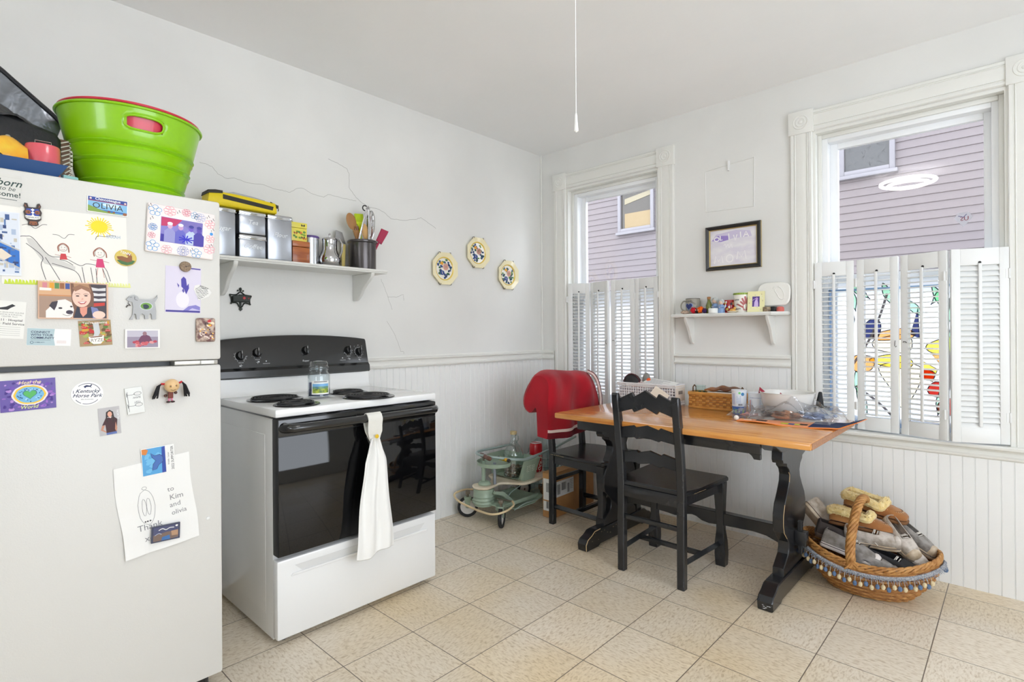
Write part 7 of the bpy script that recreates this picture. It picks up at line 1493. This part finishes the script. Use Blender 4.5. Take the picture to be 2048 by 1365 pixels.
# grey-blue fringe with pompoms along the outside
frm = mat((122, 128, 138), .95, noise=(200, (176, 178, 182)), bump=(240, 1)); random.seed(21)
b = MB(); pts = [rim_pt(2*PI*k/90, 1.045, HB-.040+dip(2*PI*k/90)) for k in range(90)]
b.tube(pts, .009, frm, 6, closed=True)
for k in range(900):
    th = 2*PI*k/900; p = V(rim_pt(th, 1.05, HB-.040+dip(th)+random.uniform(-.010, .010))); d = V((math.cos(th), math.sin(th), 0)); b.tube([p, p+d*.007+V((random.uniform(-.004, .004), random.uniform(-.004, .004), -random.uniform(.004, .014)))], .0009, mat((150, 158, 170), .95) if k % 3 else mat((104, 114, 132), .95), 3, caps=False)
b.build('fringe', sb, smooth=0)
for k in range(46):
    th = PI+.12+k*(PI*1.06)/46 if k < 34 else .15+(k-34)*.22
    p = V(rim_pt(th, 1.085, HB-.078+dip(th)+.006*math.sin(k*2.3))); c_ = (216, 198, 160) if k % 2 else (92, 116, 150)
    b = MB(); b.tube([V(rim_pt(th, 1.055, HB-.046+dip(th))), p], .0012, mat((196, 192, 184), .9), 4); b.ball(p, .0105, mat(c_, .95, bump=(140, 1)), 9, (.85, .85, 1.1)); b.build('pompom', sb)
# shoes
def shoe(name, label, loc, rot, L_, up, sole, lining, kind='sneaker', group='shoes piled in the wicker basket', toe=None):
    """local +X is the toe; upper lofted over a last, sole, laces"""
    t = thing(name, label, 'shoe', loc, rot, group); ln = [(-.50, .30, .0, .62), (-.46, .36, .0, .72), (-.35, .38, 0, .72), (-.20, .36, 0, .66), (-.05, .37, 0, .62), (.10, .42, 0, .56), (.25, .44, 0, .46), (.38, .40, 0, .36), (.46, .30, 0, .27), (.50, .16, 0, .18)]
    n = 16; W_ = L_*.39; Hh = L_*.42*(1 if kind != 'slipper' else .86)
    def ring(x, w_, h, inset=0):
        out = []
        for k in range(n+1):
            a = PI*k/n; cx = math.cos(a); sx = math.sin(a)
            out.append((x*L_, -cx*abs(cx)**-.3*w_*W_*(1-inset) if abs(cx) > 1e-6 else 0, .014+max(0, sx)**.62*(h*Hh)))
        return out
    b = MB(); rings = [ring(x, w_, h) for x, w_, _, h in ln]; vs = [p for r in rings for p in r]; fs = []
    lo, hi = (5, n-5); 
    for i in range(len(ln)-1):
        for k in range(n):
            if i < 5 and i > 0 and lo <= k < hi: continue     # the opening for the foot
            fs.append((i*(n+1)+k, i*(n+1)+k+1, (i+1)*(n+1)+k+1, (i+1)*(n+1)+k))
    fs.append([k for k in range(n+1)]); fs.append([(len(ln)-1)*(n+1)+k for k in range(n+1)][::-1])
    b.add(vs, fs, up); o = b.build('upper', t, smooth=60, recalc=False); sd_ = o.modifiers.new('thickness', 'SOLIDIFY'); sd_.thickness = .004; sd_.offset = 0; q = o.modifiers.new('subdivision', 'SUBSURF'); q.levels = q.render_levels = 1
    b = MB(); outl = [(x*L_*1.02, -w_*W_*1.10) for x, w_, _, h in ln]+[(x*L_*1.02, w_*W_*1.10) for x, w_, _, h in ln[::-1]]
    b.prism(outl, 'z', -.004, .018 if kind != 'slipper' else .010, sole, .003); b.build('sole', t, smooth=50)
    b = MB(); b.prism([(x*.94, y*.86) for x, y in outl], 'z', .018, .022, mat(lining, .9)); b.build('insole', t)
    if kind == 'sneaker':
        b = MB(); lm_ = mat((220, 216, 208), .8)
        if toe: b.ball((L_*.40, 0, .018), 1, toe, 16, (L_*.115, W_*.43, Hh*.40))
        b.tube([(x*L_*1.025, -w_*W_*1.12, .012) for x, w_, _, h in ln]+[(x*L_*1.025, w_*W_*1.12, .012) for x, w_, _, h in ln[::-1]], .0016, mat((60, 56, 62), .7), 4, closed=True); b.build('toe_cap', t)
        b = MB()
        for k in range(5): x = L_*(.03+.045*k); hh = .014+Hh*(.60-.055*k); b.tube([(x, -W_*.17, hh-.008), (x+.004, 0, hh+.002), (x, W_*.17, hh-.008)], .0022, lm_, 5)
        b.tube([(L_*.03, 0, Hh*.62+.016), (-.005, -W_*.24, Hh*.52), (.01, -W_*.42, Hh*.30), (.02, -W_*.5, .02)], .0018, lm_, 5); b.build('laces', t)
    else:
        fz = mat((222, 196, 130), 1, sheen=.4, bump=(150, 1.0), noise=(60, (236, 216, 160))); b = MB(); random.seed(len(label))
        col = [(x*L_, s_*w_*W_*.98, .014+Hh*h*.80) for s_ in (-1, 1) for x, w_, _, h in ln[:6]]
        loop = [(ln[i][0]*L_, -ln[i][1]*W_*1.02, .016+Hh*ln[i][3]*.74) for i in range(0, 6)]+[(ln[5][0]*L_+.012, 0, .016+Hh*.66)]+[(ln[i][0]*L_, ln[i][1]*W_*1.02, .016+Hh*ln[i][3]*.74) for i in range(5, -1, -1)]
        lp_ = spline(loop, 6, True); b.tube(lp_, .016, fz, 8, closed=True, flat=1.35)
        for k in range(420):
            p = random.choice(lp_); d = V((random.gauss(0, 1), random.gauss(0, 1), random.gauss(0, 1))).normalized(); q = p+V((d.x, d.y, d.z*1.25))*.0145; b.tube([q, q+d*.006], .0016, fz, 3, caps=False)
        for k in range(5): b.ball((ln[5][0]*L_+.010, -.028+.014*k, .016+Hh*.62), .013, fz, 8)
        b.build('fleece_collar', t, smooth=0)
        b = MB(); sm_ = mat((120, 78, 44), .6); pr_ = [(L_*.12, -W_*.30), (L_*.25, -W_*.30), (L_*.36, -W_*.22), (L_*.41, 0), (L_*.36, W_*.22), (L_*.25, W_*.30), (L_*.12, W_*.30)]
        def hgt(x, y): f = x/L_; h = .56+(f-.10)*(-.72); return .016+Hh*max(.2, h)*(1-(abs(y)/(W_*.46))**2*.5)
        b.tube([(p.x, p.y, hgt(p.x, p.y)+.001) for p in spline([(x, y, 0) for x, y in pr_], 6)], .0022, sm_, 5)
        for x, y in pr_[1:-1]: pass
        for p in spline([(x, y, 0) for x, y in pr_], 3): d = V((p.x-L_*.15, p.y, 0)).normalized()*.007; b.tube([(p.x, p.y, hgt(p.x, p.y)+.002), (p.x+d.x, p.y+d.y, hgt(p.x, p.y)-.002)], .0010, mat((220, 200, 170), .7), 4)
        b.tube([(L_*.10, -.02, hgt(L_*.10, .02)+.002), (L_*.17, 0, hgt(L_*.17, 0)+.003), (L_*.13, .025, hgt(L_*.13, .02)+.003), (L_*.20, .035, hgt(L_*.2, .03)), (L_*.24, .02, hgt(L_*.24, .02)+.002)], .0020, mat((96, 60, 36), .6), 5); b.build('stitching', t)
    return t
su = mat((170, 116, 62), .85, sheen=.3, noise=(14, (152, 98, 50))); tan_s = mat((120, 80, 46), .8)
cv = mat((196, 188, 180), .85, noise=(26, (150, 140, 128)), bump=(90, .5)); cw = mat((206, 198, 186), .7, noise=(22, (150, 136, 118))); rub = mat((206, 190, 168), .6, noise=(18, (170, 150, 124))); gys = mat((150, 146, 142), .85, noise=(24, (112, 106, 100)), bump=(90, .5)); dk = mat((58, 50, 48), .8)
shoe('slipper', 'tan suede moccasin slipper with yellow fleece, upper one nearest the wall', (2.230, -.205, .318), (.05, .10, -.10), .255, su, tan_s, (214, 190, 130), 'slipper')
shoe('slipper', 'tan suede moccasin slipper with yellow fleece, lower one in front of the handle', (2.190, -.300, .262), (-.18, .03, .02), .255, su, tan_s, (214, 190, 130), 'slipper')
shoe('high_top_sneaker', 'worn white high-top sneaker leaning heel-up at the left end of the basket', (2.020, -.30, .235), (-.9, .78, -.15), .235, cw, rub, (90, 80, 76), 'sneaker', toe=rub)
shoe('canvas_sneaker', 'grey canvas sneaker with white toe cap lying inside the front rim', (2.165, -.405, .160), (-.25, .20, .02), .24, gys, mat((214, 206, 200), .6), (120, 110, 106), 'sneaker', toe=mat((220, 212, 208), .5))
shoe('dirty_sneaker', 'dirty pale sneaker with thick sole in the middle of the pile', (2.245, -.330, .215), (.25, -.06, .06), .22, cv, rub, (110, 100, 96), 'sneaker', toe=cv)
shoe('sneaker', 'off-white sneaker pointing towards the camera right of the slippers', (2.335, -.290, .232), (.1, .55, -.72), .20, cv, rub, (120, 112, 104), 'sneaker', toe=rub)
shoe('sneaker', 'grey sneaker with beige toe at the back right of the basket', (2.370, -.225, .222), (-.1, .42, -.35), .20, gys, rub, (120, 112, 104), 'sneaker', toe=rub)
shoe('sneaker', 'upturned cream sneaker with its sole showing at the right end of the basket', (2.372, -.292, .182), (.55, .42, -.60), .19, cv, rub, (120, 112, 104), 'sneaker', toe=cv)
shoe('dark_shoe', 'dark brown shoe hidden deep behind the basket handle', (2.115, -.335, .195), (.1, .2, .3), .22, dk, mat((90, 70, 56), .7), (50, 44, 42), 'sneaker', toe=dk)
shoe('grey_shoe', 'grey striped shoe tip low inside the front rim right of the canvas sneaker', (2.262, -.415, .130), (0, .1, .1), .18, gys, gys, (90, 84, 80), 'sneaker', toe=mat((140, 132, 126), .8))
shoe('dark_shoe', 'black shoe with loose lace low in the right half of the basket', (2.330, -.375, .135), (.2, .1, -.2), .21, mat((34, 34, 38), .7), dk, (40, 38, 38), 'sneaker', toe=mat((34, 34, 38), .7))
